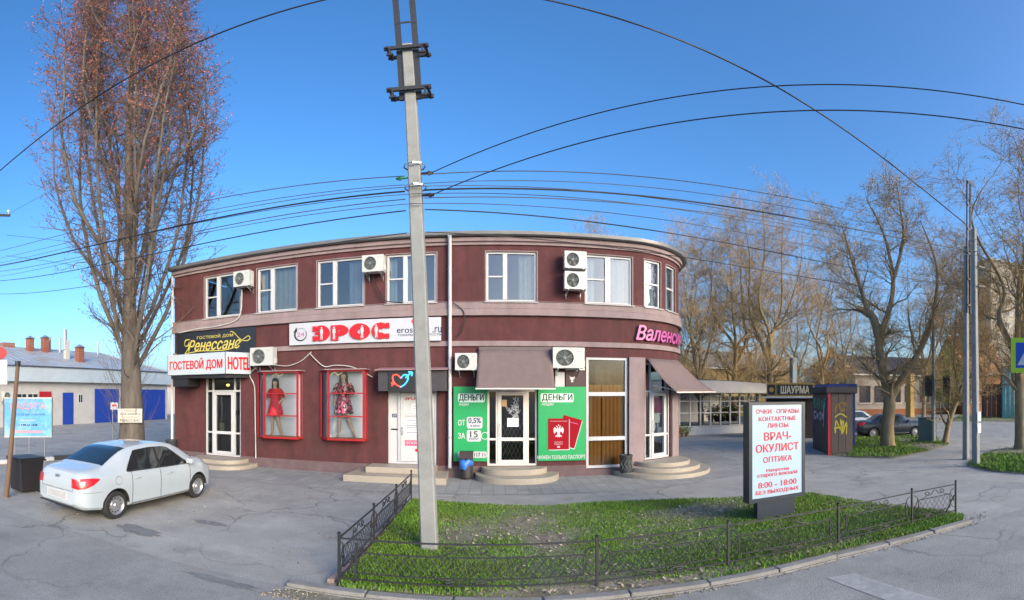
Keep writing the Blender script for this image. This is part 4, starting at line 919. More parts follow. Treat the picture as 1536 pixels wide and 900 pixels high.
def passport(parent, u, z, w_, h_, rot, d):
    def rt(mb):
        c, s_ = math.cos(R(rot)), math.sin(R(rot)); mb.v = [(p[0]*c-p[1]*s_, p[0]*s_+p[1]*c, p[2]) for p in mb.v]; return on_front(mb, u, z, d)
    pg = rrect(w_, h_, .02, .003); pg.v = [(a+.02, b-.025, c) for a, b, c in pg.v]; rt(pg).build('passport_pages', WHITE, parent)
    cv = rt(rrect(w_, h_, .02, .006)).build('passport', mat('passport_red', (.30, .006, .016), .85, .06, 5, spec=.2), parent)
    return rt, cv
rt, cv = passport(t, um+.20, zb+.86, .58, .88, -16, .075)
rt(poly2([(-.2, .28), (.2, .28), (.2, .30), (-.2, .30)], .008)).build('lettering', PINK, cv)
rt, cv = passport(t, um-.11, zb+.80, .62, .92, 0, .084)
PW = mat('passport_print', (.68, .55, .56), .5, 0)
rt(letters('РОССИЙСКАЯ ФЕДЕРАЦИЯ', .5, .028, .03, depth=.009)).xf(Matrix.Translation((0, 0, .38))).build('lettering', PW, cv)
for dy, tx in ((-.24, 'ПАСПОРТ'), (-.30, 'PASSPORT')):
    rt(letters(tx, .26, .03, .04, depth=.009)).xf(Matrix.Translation((0, 0, dy))).build('lettering', PW, cv)
eg = MB()   # two-headed eagle emblem
def egp(pts): q = poly2(pts, .009+.0002*len(eg.f)); eg.add(q.v, q.f)
egp([(-.035, .10), (.035, .10), (.045, 0), (.03, -.09), (-.03, -.09), (-.045, 0)])
for s in (-1, 1):
    egp([(s*.03, .08), (s*.07, .11), (s*.12, .15), (s*.15, .09), (s*.145, 0), (s*.12, -.06), (s*.09, .0), (s*.04, .02)]); egp([(s*.0, .09), (s*.03, .17), (s*.055, .185), (s*.08, .165), (s*.05, .155), (s*.045, .10)]); egp([(s*.02, -.06), (s*.10, -.12), (s*.09, -.15), (s*.015, -.10)])
egp([(-.02, -.08), (.02, -.08), (.045, -.16), (0, -.14), (-.045, -.16)]); q = disc2(.02, 10, .0115, (0, .20)); eg.add(q.v, q.f)
rt(eg).xf(Matrix.Translation((0, 0, .06))).build('emblem', PW, cv)
rt(rrect(.08, .045, .005, .009)).xf(Matrix.Translation((0, 0, -.38))).build('chip_symbol', PW, cv)
on_front(letters('НУЖЕН ТОЛЬКО ПАСПОРТ', 1.42, .11, .03), um-.02, zb+.11, .075).build('lettering', WHITE, t)
# small plates above
t = board('white_plaque', fx(832.5), fx(846.5), fz(840, 582), fz(840, 558), .005, .05, WHITE, 'small blank white plaque below the large air conditioner')
t = board('brown_plaque', fx(848.5), fx(877), fz(862, 580), fz(862, 556.5), .005, .025, mat('brown_plaque', (.055, .028, .028), .5, .1, 5), 'brown plaque with a pale eagle emblem above the passports')
eg2 = MB(); eg2.v = [(a*.75, b*.75, c) for a, b, c in [(-.06, .06, .004), (.06, .06, .004), (.10, .12, .004), (.09, -.02, .004), (.03, -.04, .004), (.05, -.14, .004), (-.05, -.14, .004), (-.03, -.04, .004), (-.09, -.02, .004), (-.10, .12, .004)]]; eg2.f = [tuple(range(10))]
on_front(eg2, fx(858), fz(858, 568), .025).build('emblem', PW, t)
t = board('address_plaque', fx(848.5), fx(877), fz(862, 556)+.012, fz(862, 553.5)+.03, .005, .02, PVCD, 'thin cream strip above the brown plaque')
# ---- pink script letters on the rounded corner
t = thing('corner_lettering', 'pink script name on the rounded corner between the bands', 'sign', front(4.9, 4.1, .1))
lt = letters('Валенсия', 2.3, .46, .025, .30, depth=.05, align='LEFT'); 
u_s = 4.30
on_front(lt, u_s, 4.37, .06).build('lettering', PINK, t)
sh = letters('Валенсия', 2.3, .46, .05, .30, depth=.04, align='LEFT'); on_front(sh, u_s, 4.37, .05).build('lettering_edge', mat('dark_pink', (.22, .03, .14), .5, .05, 4), t)
# ---- awnings
t = thing('straight_awning', 'brown straight fabric awning over the cream loan-shop door', 'awning', (fx(770), D, 2.6))
A = [front(fx(718.5), fz(770, 524), .10), front(fx(826), fz(770, 524), .10)]; yf = D-.95; B = [(fx(713.5, yf), yf, fz(770, 583, yf)), (fx(833, yf), yf, fz(770, 583, yf))]
aw = MB(); nx, ny = 24, 8
for j in range(ny+1):
    for i in range(nx+1):
        a = Vector(A[0]).lerp(Vector(A[1]), i/nx); b = Vector(B[0]).lerp(Vector(B[1]), i/nx); p = a.lerp(b, j/ny); p.z -= .035*math.sin(math.pi*j/ny)+.006*math.sin(i*1.3)*j/ny; aw.v.append(tuple(p))
for j in range(ny):
    for i in range(nx): k = j*(nx+1)+i; aw.f.append((k, k+1, k+nx+2, k+nx+1))
o = aw.build('fabric', AWN, t, smooth=60, fixn=False); sd = o.modifiers.new('thick', 'SOLIDIFY'); sd.thickness = .006
MB().bar(B[0], B[1], .035).build('front_bar', PVCD, t); MB().bar(Vector(A[0])+Vector((0, .02, .02)), Vector(A[1])+Vector((0, .02, .02)), .09).build('roller_box', mat('brown_metal', (.12, .09, .09), .5, .1, 5), t)
for i in (0, 1): MB().bar((A[i][0], D-.02, A[i][2]-1.0), B[i], .025).build('arm', PVCD, t)
t = thing('corner_awning', 'drooping brown fabric awning over the rounded corner entrance', 'awning', front(5.3, 2.5, .2))
aw = MB(); nx, ny = 14, 8; o0 = Vector((5.30, 12.52, 2.52)); o1 = Vector((7.75, 14.70, 2.55))
for j in range(ny+1):
    for i in range(nx+1):
        a = Vector(front(4.66+1.80*i/nx, 3.58, .09)); b = o0.lerp(o1, i/nx); p = a.lerp(b, j/ny); p.z -= .10*math.sin(math.pi*j/ny); aw.v.append(tuple(p))
for j in range(ny):
    for i in range(nx): k = j*(nx+1)+i; aw.f.append((k, k+1, k+nx+2, k+nx+1))
o = aw.build('fabric', AWN, t, smooth=60, fixn=False); sd = o.modifiers.new('thick', 'SOLIDIFY'); sd.thickness = .006
MB().bar(o0, o1, .035).build('front_bar', PVCD, t)
for u_, q in ((4.9, .15), (6.2, .85)): MB().bar(front(u_, 2.75, .05), o0.lerp(o1, q), .025).build('arm', PVCD, t)
# ---- litter bins by the wall
g = ground_at(699, 722); t = thing('litter_bin', 'dark litter bin with a blue bag left of the loan-shop steps', 'bin', (g.x, D-.38, 0))
BINM = mat('bin_brown', (.04, .03, .03), .6, .2, 8); c = (g.x, D-.38, 0)
MB().lathe([(.13, .06), (.145, .06), (.16, .44), (.155, .46), (.14, .45), (.12, .1)], 20, c).build('bucket', BINM, t, smooth=40)
for s in (-1, 1): MB().bar((c[0]+s*.17, c[1], 0), (c[0]+s*.17, c[1], .80), .025).build('post', IRON, t)
MB().box(c[0]-.19, c[0]+.19, c[1]-.15, c[1]+.15, .62, .64).box(c[0]-.189, c[0]+.189, c[1]-.149, c[1]-.14, .64, .80).box(c[0]-.188, c[0]+.188, c[1]+.14, c[1]+.15, .641, .80).box(c[0]-.2, c[0]+.2, c[1]-.16, c[1]+.16, .80, .82).build('lid', BINM, t)
bg_ = MB(); n = 20
for q, (r, z_) in enumerate([(.162, .40), (.19, .43), (.20, .50), (.185, .56), (.15, .60), (.10, .595)]):
    for i in range(n): a = 2*math.pi*i/n; f = 1+.12*math.sin(3*a+q)+.06*math.sin(7*a+2*q); bg_.v.append((c[0]-.02+r*f*math.cos(a), c[1]+r*f*math.sin(a), z_-.10*(math.cos(a+2.6) > .3)*(q < 2)+.02*math.sin(5*a)))
for q in range(5):
    for i in range(n): bg_.f.append((q*n+i, q*n+(i+1) % n, (q+1)*n+(i+1) % n, (q+1)*n+i))
bg_.build('bin_bag', mat('blue_bag', (.03, .16, .55), .35, .1, 8), t, smooth=60)
def urn(x, y, label, r=.18, h=.66):
    t = thing('litter_urn', label, 'bin', (x, y, 0)); m_ = mat('dark_urn', (.035, .04, .04), .6, .3, 14)
    MB().lathe([(r*.75, 0), (r*.8, .05), (r*.6, .08), (r*.9, .12), (r, .2), (r*1.02, h-.1), (r*1.1, h-.06), (r*1.1, h), (r*.95, h), (r*.9, .2)], 22, (x, y, 0)).build('body', m_, t, smooth=35)
    orn = MB()
    for k in range(10):
        a = 2*math.pi*k/10
        orn.tube(spline([(x+r*1.03*math.cos(a+b), y+r*1.03*math.sin(a+b), z_) for b, z_ in ((-.2, .22), (.2, .3), (-.2, .4), (.2, .52))], 4), .012, 5)
    stuff(orn.build('ornament', mat('grey_ornament', (.12, .13, .13), .6, .2, 9), t))
    return t
urn(fx(938, D-.35), D-.42, 'dark ornamented litter urn under the orange shop window')
t = urn(-10.95, D-.5, 'dark litter urn at the far left corner of the building', .20, .78)
# ================================================================ pole, wires, fence, light box, car, things on the left
CONCP = mat('pole_concrete', (.25, .26, .25), .9, .10, 3, .3, 30, dirt=(.15, .15, .14), dirt_scale=1.4, dirt_amt=.7)
def sq_pole(mb, a, b, w0, w1, ch=.18):
    """tapered square pole with chamfered edges"""
    a = Vector(a); b = Vector(b); n = 6
    for i in range(n+1):
        p = a.lerp(b, i/n); h = (w0+(w1-w0)*i/n)/2; c = h*ch
        for x, y in ((h, -h+c), (h, h-c), (h-c, h), (-h+c, h), (-h, h-c), (-h, -h+c), (-h+c, -h), (h-c, -h)): mb.v.append((p.x+x, p.y+y, p.z))
    for i in range(n):
        for k in range(8): mb.f.append((i*8+k, i*8+(k+1) % 8, (i+1)*8+(k+1) % 8, (i+1)*8+k))
    mb.f += [tuple(range(8)), tuple(n*8+k for k in range(8))]
    return mb
PB = Vector((-.936, 6.73, 0)); PT = Vector((-1.27, 6.70, 8.95))
def on_pole(z): return PB.lerp(PT, z/8.95)
t = thing('concrete_pole', 'tall concrete utility pole in the lawn in front of the building', 'utility pole', PB)
sq_pole(MB(), PB, PT, .245, .155).build('post', CONCP, t)
TOPZ = 11.6
for s in (-1, 1):
    p0, p1 = on_pole(7.55), on_pole(TOPZ)
    MB().bar(p0+Vector((s*.125, -.02, 0)), p1+Vector((s*.125, -.02, 0)), .085, .05).build('steel_channel', IRON, t)
for z_ in (7.72, 8.78):
    c = on_pole(z_); MB().box(c.x-.33, c.x+.33, c.y-.17, c.y-.12, z_-.04, z_+.04).box(c.x-.33, c.x+.33, c.y+.12, c.y+.16, z_-.04, z_+.04).build('clamp', IRON, t)
    for s in (-1, 1): MB().bar((c.x+s*.28, c.y-.2, z_), (c.x+s*.28, c.y+.2, z_), .045).bar((c.x+s*.24, c.y-.15, z_-.04), (c.x+s*.24, c.y-.15, z_-.16), .03).bar((c.x+s*.19, c.y-.15, z_-.17), (c.x+s*.29, c.y-.15, z_-.17), .045).build('bolt', IRON, t)
for z_ in (9.6, 10.4, 11.2): c = on_pole(z_); MB().box(c.x-.16, c.x+.16, c.y-.05, c.y-.044, z_-.03, z_+.03).build('batten', IRON, t)
for z_ in (5.75, 6.15): c = on_pole(z_); MB().lathe([(.16, -.012), (.172, -.012), (.172, .012), (.16, .012)], 8, (c.x, c.y, z_)).build('steel_band', STEEL, t)
INS = mat('green_glass_insulator', (.05, .22, .13), .2, .05, 5)
INSW = mat('porcelain', (.6, .6, .58), .3, .05, 5)
for z_, s, m_ in ((5.92, -1, INS), (5.98, 1, BLACK), (5.58, 1, BLACK)):
    c = on_pole(z_); MB().tube([(c.x+s*.10, c.y-.05, z_), (c.x+s*.20, c.y-.05, z_), (c.x+s*.21, c.y-.05, z_), (c.x+s*.28, c.y-.05, z_)], [.02, .025, .045, .02], 8).build('insulator', m_, t)
# ---- fence round the lawn
FP = [(-1.82, 10.05), (-1.81, 8.42), (-1.82, 6.82), (-1.82, 5.20), (1.21, 5.26), (2.98, 5.30), (4.85, 5.18), (6.50, 5.02), (7.62, 4.80)]
t = thing('lawn_fence', 'low black wrought-iron fence with lattice panels round the lawn', 'fence', (-1.82, 5.2, 0))
FH = .70
for i, (x, y) in enumerate(FP):
    MB().box(x-.015, x+.015, y-.015, y+.015, -.02, FH+.02).lathe([(.018, FH+.02), (.028, FH+.04), (.0, FH+.06)], 8, (x, y, 0)).build('post', IRON, t)
MB().box(-1.62, -1.59, 5.19, 5.22, 0, FH-.08).build('post', IRON, t); MB().bar((7.5, 5.0, .0), (7.6, 4.82, .45), .025).build('brace', IRON, t)
def fence_panel(a, b):
    a = Vector((*a, 0)); b = Vector((*b, 0)); d = (b-a); L_ = d.length; d /= L_
    def P(s, z): p = a+d*s; return (p.x, p.y, z)
    MB().bar(P(.018, FH-.03), P(L_-.018, FH-.03), .019).build('top_rail', IRON, t); MB().bar(P(.018, .13), P(L_-.018, .13), .017).build('bottom_rail', IRON, t)
    s0, s1, z0, z1 = .16, L_-.16, .22, .50
    MB().bar(P(s0, z0), P(s1, z0), .014).bar(P(s0, z1), P(s1, z1), .014).bar(P(s0, z0+.007), P(s0, z1-.007), .014).bar(P(s1, z0+.007), P(s1, z1-.007), .014).build('lattice_frame', IRON, t)
    lt = MB(); p = .115; k = -int((z1-z0)/p)-2
    while s0+k*p < s1:
        for sg in (1, -1):
            seg = []
            for q in range(0, 41):
                z_ = z0+(z1-z0)*q/40; s_ = s0+k*p+(z_-z0)*.8 if sg > 0 else s0+k*p+(z1-z_)*.8
                if s0 <= s_ <= s1: seg.append((s_, z_))
            if len(seg) > 2: lt.tube([P(*seg[0]), P(*seg[-1])], .0042, 4, False)
        k += 1
    stuff(lt.build('lattice', IRON, t))
    m = L_/2
    for sg in (-1, 1):
        for zz, fl in ((z1, 1), (z0, -1)):
            H = (FH-.045-z1) if fl > 0 else (z0-.14); cv = [(m+sg*.02, zz+fl*H*.9), (m+sg*.12, zz+fl*H*.35), (m+sg*.24, zz+fl*H*.55), (m+sg*.20, zz+fl*H*.85), (m+sg*.14, zz+fl*H*.6), (m+sg*.26, zz+fl*H*.2), (m+sg*.38, zz+fl*.005)]
            if m > .5: MB().tube([P(*q) for q in spline(cv, 5)], .008, 5).build('scroll', IRON, t, smooth=60)
        e = .02 if sg < 0 else L_-.02; w = 1 if sg < 0 else -1
        MB().tube([P(*q) for q in spline([(e, .2), (e+w*.10, .26), (e+w*.12, .36), (e+w*.05, .40), (e+w*.03, .34), (e+w*.1, .46), (e+w*.12, .54), (e+w*.04, .60)], 5)], .008, 5).build('scroll', IRON, t, smooth=60)
for a, b in zip(FP, FP[1:]): fence_panel(a, b)
# ---- advertising light box
t = thing('advertising_light_box', 'free-standing dark light box with red opticians lettering on the lawn', 'billboard', (5.0, 7.1, 0))
x0, x1, y0, y1, z0, z1 = 4.37, 5.66, 7.0, 7.22, .44, 2.31
FRM = mat('dark_blue_frame', (.018, .028, .045), .4, .1, 5)
MB().box(x0, x1, y0+.03, y1-.002, z0, z1).build('case', FRM, t, bevel=.01)
fr = MB().box(x0, x1, y0, y0+.029, z0, z0+.08).box(x0, x1, y0, y0+.029, z1-.05, z1).box(x0, x0+.07, y0+.0005, y0+.029, z0+.08, z1-.05).box(x1-.07, x1, y0+.0005, y0+.029, z0+.08, z1-.05).build('frame', FRM, t)
MB().box(x0+.07, x1-.07, y0+.012, y0+.028, z0+.08, z1-.05).build('poster', mat('poster_blue', (.36, .49, .60), .3, .03, 2), t)
MB().box(x0+.20, x1-.22, y0+.04, y1-.05, -.02, z0).build('foot', FRM, t, bevel=.008)
RP = mat('poster_red', (.55, .015, .03), .5, .03, 5); cxp = (x0+x1)/2
H_ = z1-z0
for body, w_, h_, fr_, bd in (('ОЧКИ · ОПРАВЫ', .98, .085, .91, .03), ('КОНТАКТНЫЕ', .86, .085, .835, .03), ('ЛИНЗЫ', .48, .085, .765, .03), ('ВРАЧ-', .62, .15, .655, .05), ('ОКУЛИСТ', .98, .15, .535, .05), ('ОПТИКА', .66, .11, .415, .04), ('Напротив', .52, .075, .30, .03), ('старого вокзала', .92, .075, .25, .03), ('8:00 - 18:00', .88, .11, .155, .04), ('БЕЗ ВЫХОДНЫХ', .98, .085, .075, .03)):
    on_plane(letters(body, w_, h_, bd, depth=.006), (cxp, y0+.0115, z0+.04+H_*fr_*.975), (1, 0, 0), (0, 0, 1)).build('lettering', RP, t)
# ---- cars
def lerp_tab(tab, x):
    if x <= tab[0][0]: return tab[0][1]
    for (a, va), (b, vb) in zip(tab, tab[1:]):
        if x <= b: q = (x-a)/(b-a); return va+(vb-va)*q
    return tab[-1][1]
def smooth_tab(tab, x, r=.05): return (lerp_tab(tab, x-r)+2*lerp_tab(tab, x)+lerp_tab(tab, x+r))/4
def make_car(label, paint, loc, rz, spec, glassm):
    t = thing('parked_car', label, 'car', (0, 0, 0)); L_ = spec['L']/2; TOP, BELT, WID, ROOF, BOT = spec['top'], spec['belt'], spec['wid'], spec['roof'], spec['bot']
    RA, FA, WR = spec['ra'], spec['fa'], spec['wr']
    def sec(x):
        w_, zt, zb, bt, wr_ = smooth_tab(WID, x), smooth_tab(TOP, x), lerp_tab(BOT, x), smooth_tab(BELT, x), smooth_tab(ROOF, x, .09)
        bt = min(bt, zt-.04); wr_ = min(wr_, w_*.93)
        return w_, zt, zb, bt, wr_
    def ring(x):
        w_, zt, zb, bt, wr_ = sec(x); h = bt-zb; zr = zt-min(.07, (zt-bt)*.45)
        half = [(w_*.80, zb), (w_*.93, zb+.03), (w_*.985, zb+.12*h), (w_*.985, zb+.30*h), (w_, zb+.42*h), (w_*.998, zb+.60*h), (w_*.992, zb+.80*h), (w_*.965, zb+.94*h), (w_*.94, bt),
                (wr_+(w_*.94-wr_)*.5, bt+(zr-bt)*.5), (wr_+.012, zr), (wr_*.93, zt-.022), (wr_*.75, zt-.008), (wr_*.4, zt)]
        return [(0, zb)]+half+[(0, zt)]
    xs = []; n = 96
    for i in range(n+1):
        q = i/n; xs.append(-L_+2*L_*(q+(-.12/ (2*math.pi))*math.sin(4*math.pi*q)*0))
    xs = sorted(set([-L_, -L_+.012, -L_+.03]+xs+[L_-.03, L_-.012]))
    bm = MB(); m = None
    for x in xs:
        r_ = ring(x); f = 1.
        if x < -L_+.03: f = .96+.04*((x+L_)/.03)
        if x > L_-.03: f = .96+.04*((L_-x)/.03)
        zc_ = sum(p[1] for p in r_)/len(r_)
        pts = [(x, y*f, zc_+(z-zc_)*f) for y, z in r_]+[(x, -y*f, zc_+(z-zc_)*f) for y, z in reversed(r_[1:-1])]
        m = len(pts); bm.v += pts
    for i in range(len(xs)-1):
        for k in range(m): bm.f.append((i*m+k, i*m+(k+1) % m, (i+1)*m+(k+1) % m, (i+1)*m+k))
    bm.f += [tuple(range(m)), tuple((len(xs)-1)*m+k for k in reversed(range(m)))]
    body = bm.build('body', paint, t)
    cut = MB()
    for ax in (RA, FA): cut.lathe([(0, -1.2), (WR+.055, -1.2), (WR+.055, 1.2), (0, 1.2)], 40, (ax, 0, WR+.01), 'y')
    co = cut.build('cut', RUBBER); md = body.modifiers.new('arch', 'BOOLEAN'); md.object = co; md.operation = 'DIFFERENCE'; md.solver = 'EXACT'
    dg = bpy.context.evaluated_depsgraph_get(); dg.update(); me = bpy.data.meshes.new_from_object(body.evaluated_get(dg)); body.modifiers.clear(); body.data = me
    bpy.data.objects.remove(co)
    for p in me.polygons: p.use_smooth = True
    me.set_sharp_from_angle(angle=R(32)); me.materials.clear(); me.materials.append(paint)
    for ax, s in ((RA, 1), (RA, -1), (FA, 1), (FA, -1)):   # wheel wells and wheels
        w_ = sec(ax)[0]
        MB().lathe([(WR+.054, -.30), (WR+.054, -.02)], 24, (ax, s*w_ if s > 0 else -w_+.32, WR+.01), 'y', 0, math.pi).build('wheel_arch', RUBBER, t)
        MB().lathe([(0, 0), (WR+.06, 0)], 24, (ax, s*(w_-.30), WR+.01), 'y', 0, math.pi).build('wheel_arch', RUBBER, t)
        yo = s*(w_-.02); k = -s
        wh = MB().lathe([(WR*.66, 0.005*k), (WR*.75, -.004*k), (WR*.93, .004*k), (WR, .03*k), (WR, .15*k), (WR*.9, .18*k), (WR*.6, .18*k)], 36, (ax, yo, WR), 'y').build('wheel', RUBBER, t, smooth=35)
        rim = MB().lathe([(WR*.67, .0*k), (WR*.63, .012*k), (WR*.58, .05*k), (WR*.45, .045*k), (WR*.40, .02*k), (WR*.22, .015*k), (WR*.16, -.005*k), (0, -.005*k)], 32, (ax, yo, WR), 'y'); ri = rim.build('rim', mat('wheel_silver', (.42, .43, .45), .35, .05, 5, metal=.7), wh, smooth=35)
        hl = MB()
        for q in range(12):
            a = 2*math.pi*q/12; c2 = (ax+WR*.505*math.cos(a), yo+.043*k, WR+WR*.505*math.sin(a)); hl.lathe([(0, 0), (WR*.055, 0)], 8, c2, 'y')
        hl.build('rim_holes', BLACK, wh)
    def surf(x, z, off=.004):
        w_, zt, zb, bt, wr_ = sec(x); h = bt-zb; zr = zt-min(.07, (zt-bt)*.45)
        tab = [(zb+.12*h, w_*.985), (zb+.30*h, w_*.985), (zb+.42*h, w_), (zb+.60*h, w_*.998), (zb+.80*h, w_*.992), (zb+.94*h, w_*.965), (bt, w_*.94), (zr, wr_+.012)]
        return lerp_tab(tab, z)+off
    def side_patch(name, poly_x, ztop, zbot, m_, parent, off=.005, nz=4, nx=14):
        for s in (-1, 1):
            mb = MB()
            for i in range(nx+1):
                x = poly_x[0]+(poly_x[1]-poly_x[0])*i/nx; a, b = zbot(x), ztop(x)
                if b < a+.004: b = a+.004
                for j in range(nz+1): z = a+(b-a)*j/nz; mb.v.append((x, s*surf(x, z, off), z))
            for i in range(nx):
                for j in range(nz): k = i*(nz+1)+j; mb.f.append((k, k+1, k+nz+2, k+nz+1))
            mb.build(name, m_, parent, smooth=60, fixn=False)
    rail = lambda x: (lambda q: q[1]-min(.07, (q[1]-q[3])*.45)-.028)(sec(x))
    bl = lambda x: sec(x)[3]+.02
    w0, w1, pb = spec['side_glass']
    side_patch('side_window', (w0, pb-.035), lambda x: min(rail(x), bl(x)+.02+(x-w0)*spec['kick']), bl, glassm, t); side_patch('side_window', (pb+.035, w1), lambda x: min(rail(x), bl(x)+.01+(w1-x)*spec['kickf']), bl, glassm, t)
    side_patch('pillar', (pb-.035, pb+.035), rail, bl, BLACK, t, .0045)
    def top_patch(name, xa, xb, fa, fb, m_):
        mb = MB(); nx, ny = 12, 10
        for i in range(nx+1):
            x = xa+(xb-xa)*i/nx; w_, zt, zb, bt, wr_ = sec(x); hw = wr_*(fa+(fb-fa)*i/nx)
            for j in range(ny+1):
                y = hw*(-1+2*j/ny); q = abs(y)/wr_; z = zt-(0 if q < .4 else (q-.4)/.35*.008 if q < .75 else .008+(q-.75)/.18*.014 if q < .93 else .022+(q-.93)/.07*(min(.07, (zt-bt)*.45)-.022)); mb.v.append((x, y, z+.007))
        for i in range(nx):
            for j in range(ny): k = i*(ny+1)+j; mb.f.append((k, k+1, k+ny+2, k+ny+1))
        return mb.build(name, m_, t, smooth=60, fixn=False)
    top_patch('rear_window', *spec['rear_glass'], glassm); top_patch('windscreen', *spec['front_glass'], glassm)
    # black cabin filling seen through the glass is replaced by dark tinted glass on the body
    for s in (-1, 1):      # shut lines, handles, mirrors
        for xd in spec['doors']:
            zz = [sec(xd)[2]+.10+(sec(xd)[3]-sec(xd)[2]-.1)*q/8 for q in range(9)]; MB().tube([(xd+spec.get('slant', 0)*(q/8-.5)*.06, s*surf(xd, z, .001), z) for q, z in enumerate(zz)], .0065, 4).build('shut_line', RUBBER, t)
        for xd in spec['handles']:
            z = sec(xd)[3]-.13; y = s*surf(xd, z, .012); MB().tube([(xd-.09, y-s*.012, z), (xd-.07, y+s*.012, z), (xd+.07, y+s*.012, z), (xd+.09, y-s*.012, z)], .013, 6).build('door_handle', paint, t, smooth=60)
        xm = w1-.06; z = sec(xm)[3]+.03; y = s*(surf(xm, z, .0)); MB().obox((xm, y+s*.11, z+.05), (1, 0, 0), (0, 1, 0), (0, 0, 1), (.05, .085, .06)).bar((xm+.02, y, z), (xm+.01, y+s*.06, z+.03), .03).build('mirror', paint, t, bevel=.025)
        z0_, z1_, xa = spec['tail']; mb = MB(); nx = 10
        for i in range(nx+1):
            q = i/nx; x = -L_+.02+q*xa; a, b = z0_+.17*q**1.5, z1_+.025*math.sin(q*3)
            for j in range(5): z = a+(b-a)*j/4; mb.v.append((x-(.012 if i == 0 else 0), s*(surf(max(x, -L_+.02), z, .008)), z))
        for i in range(nx):
            for j in range(4): k = i*5+j; mb.f.append((k, k+1, k+6, k+5))
        # the lamp wraps round the rear corner
        b = len(mb.v); w2 = surf(-L_+.02, (z0_+z1_)/2, 0)
        for j in range(5): z = z0_+(z1_-z0_)*j/4; mb.v.append((-L_-.008, s*(w2-.13), z+.015))
        for j in range(4): mb.f.append((j, b+j, b+j+1, j+1))
        mb.build('tail_light', mat('tail_light_red', (.50, .012, .02), .15, .25, 12, coat=.5), t, smooth=50)
        xh = L_-.02; z0_, z1_, xa = spec['head']; mb = MB()
        for i in range(7):
            x = xh-xa*i/6
            for j in range(4): z = z0_+(z1_-z0_)*j/3+.03*i/6; mb.v.append((x, s*surf(x, z, .006), z))
        for i in range(6):
            for j in range(3): k = i*4+j; mb.f.append((k, k+1, k+5, k+4))
        mb.build('headlight', mat('headlight_glass', (.5, .52, .55), .1, .1, 9, coat=1), t, smooth=60)
    zp = spec['plate']; MB().box(-L_-.012, -L_-.004, -.27, .27, zp-.06, zp+.06).build('number_plate', mat('blurred_plate', (.40, .40, .40), .7, .15, 14), t)
    MB().box(-L_-.003, -L_+.03, -.34, .34, zp-.09, zp+.09).build('plate_recess', mat('shadow_white', (.45, .47, .48), .5, .05, 4) if spec.get('pale') else BLACK, t)
    MB().tube([(-L_-.008, -.55, zp-.20), (-L_-.012, 0, zp-.205), (-L_-.008, .55, zp-.20)], .016, 6).build('bumper_lip', BLACK, t)
    MB().tube([(-L_+.15, .38, .20), (-L_-.03, .38, .20)], .028, 10).build('exhaust', STEEL, t)
    MB().box(-L_-.008, -L_+.04, -.05, .05, spec['badge']-.025, spec['badge']+.025).build('badge', STEEL, t, bevel=.008)
    MB().box(-L_+.35, L_-.35, -.55, .55, .14, .22).build('underbody', RUBBER, t)
    for s in (-1, 1):
        zf_ = sec(RA+.05)[3]-.14; yf_ = s*surf(RA+.05, zf_, .002)
        if s < 0: MB().tube([(RA+.05+.085*math.cos(2*math.pi*k/20), s*surf(RA+.05, zf_+.085*math.sin(2*math.pi*k/20), .0015), zf_+.085*math.sin(2*math.pi*k/20)) for k in range(21)], .004, 4, False).build('fuel_flap', mat('seam_grey', (.12, .13, .14), .7, .1, 5), t)
        MB().tube([(-L_-.002, s*.50, spec['plate']+.12), (-L_-.003, s*.51, spec['badge']-.10), (-L_+.014, s*.52, spec['badge'])], .005, 4).build('boot_seam', mat('seam_grey', (.12, .13, .14), .7, .1, 5), t)
        MB().tube([(x_, s*surf(x_, sec(x_)[3]+.008, .008), sec(x_)[3]+.010) for x_ in [w0+(w1-w0)*k/14 for k in range(15)]], .010, 4).build('window_trim', BLACK, t)
        MB().tube([(x_, s*surf(x_, sec(x_)[2]+.05, .006), sec(x_)[2]+.055) for x_ in [RA+WR+.1+(FA-RA-2*WR-.2)*k/8 for k in range(9)]], .018, 5).build('sill_strip', mat('sill_grey', (.16, .165, .165), .7, .2, 6), t)
        MB().tube([(x_, s*surf(x_, spec['plate']+.10, .001), spec['plate']+.10) for x_ in [-L_+.03+(RA-WR-.06+L_-.03)*k/6 for k in range(7)]], .004, 4).build('bumper_seam', MATS['seam_grey'], t)
    MB().tube([(-L_-.002, -.50, spec['plate']+.12), (-L_-.004, 0, spec['plate']+.115), (-L_-.002, .50, spec['plate']+.12)], .005, 4).build('boot_seam', MATS['seam_grey'], t)
    t.location = loc; t.rotation_euler = (0, 0, rz); t.scale = (1, 1, .965); return t
CARW = mat('white_car_paint', (.40, .455, .49), .22, .02, 2, coat=.8, dirt=(.36, .37, .36), dirt_scale=1.6, dirt_amt=.3)
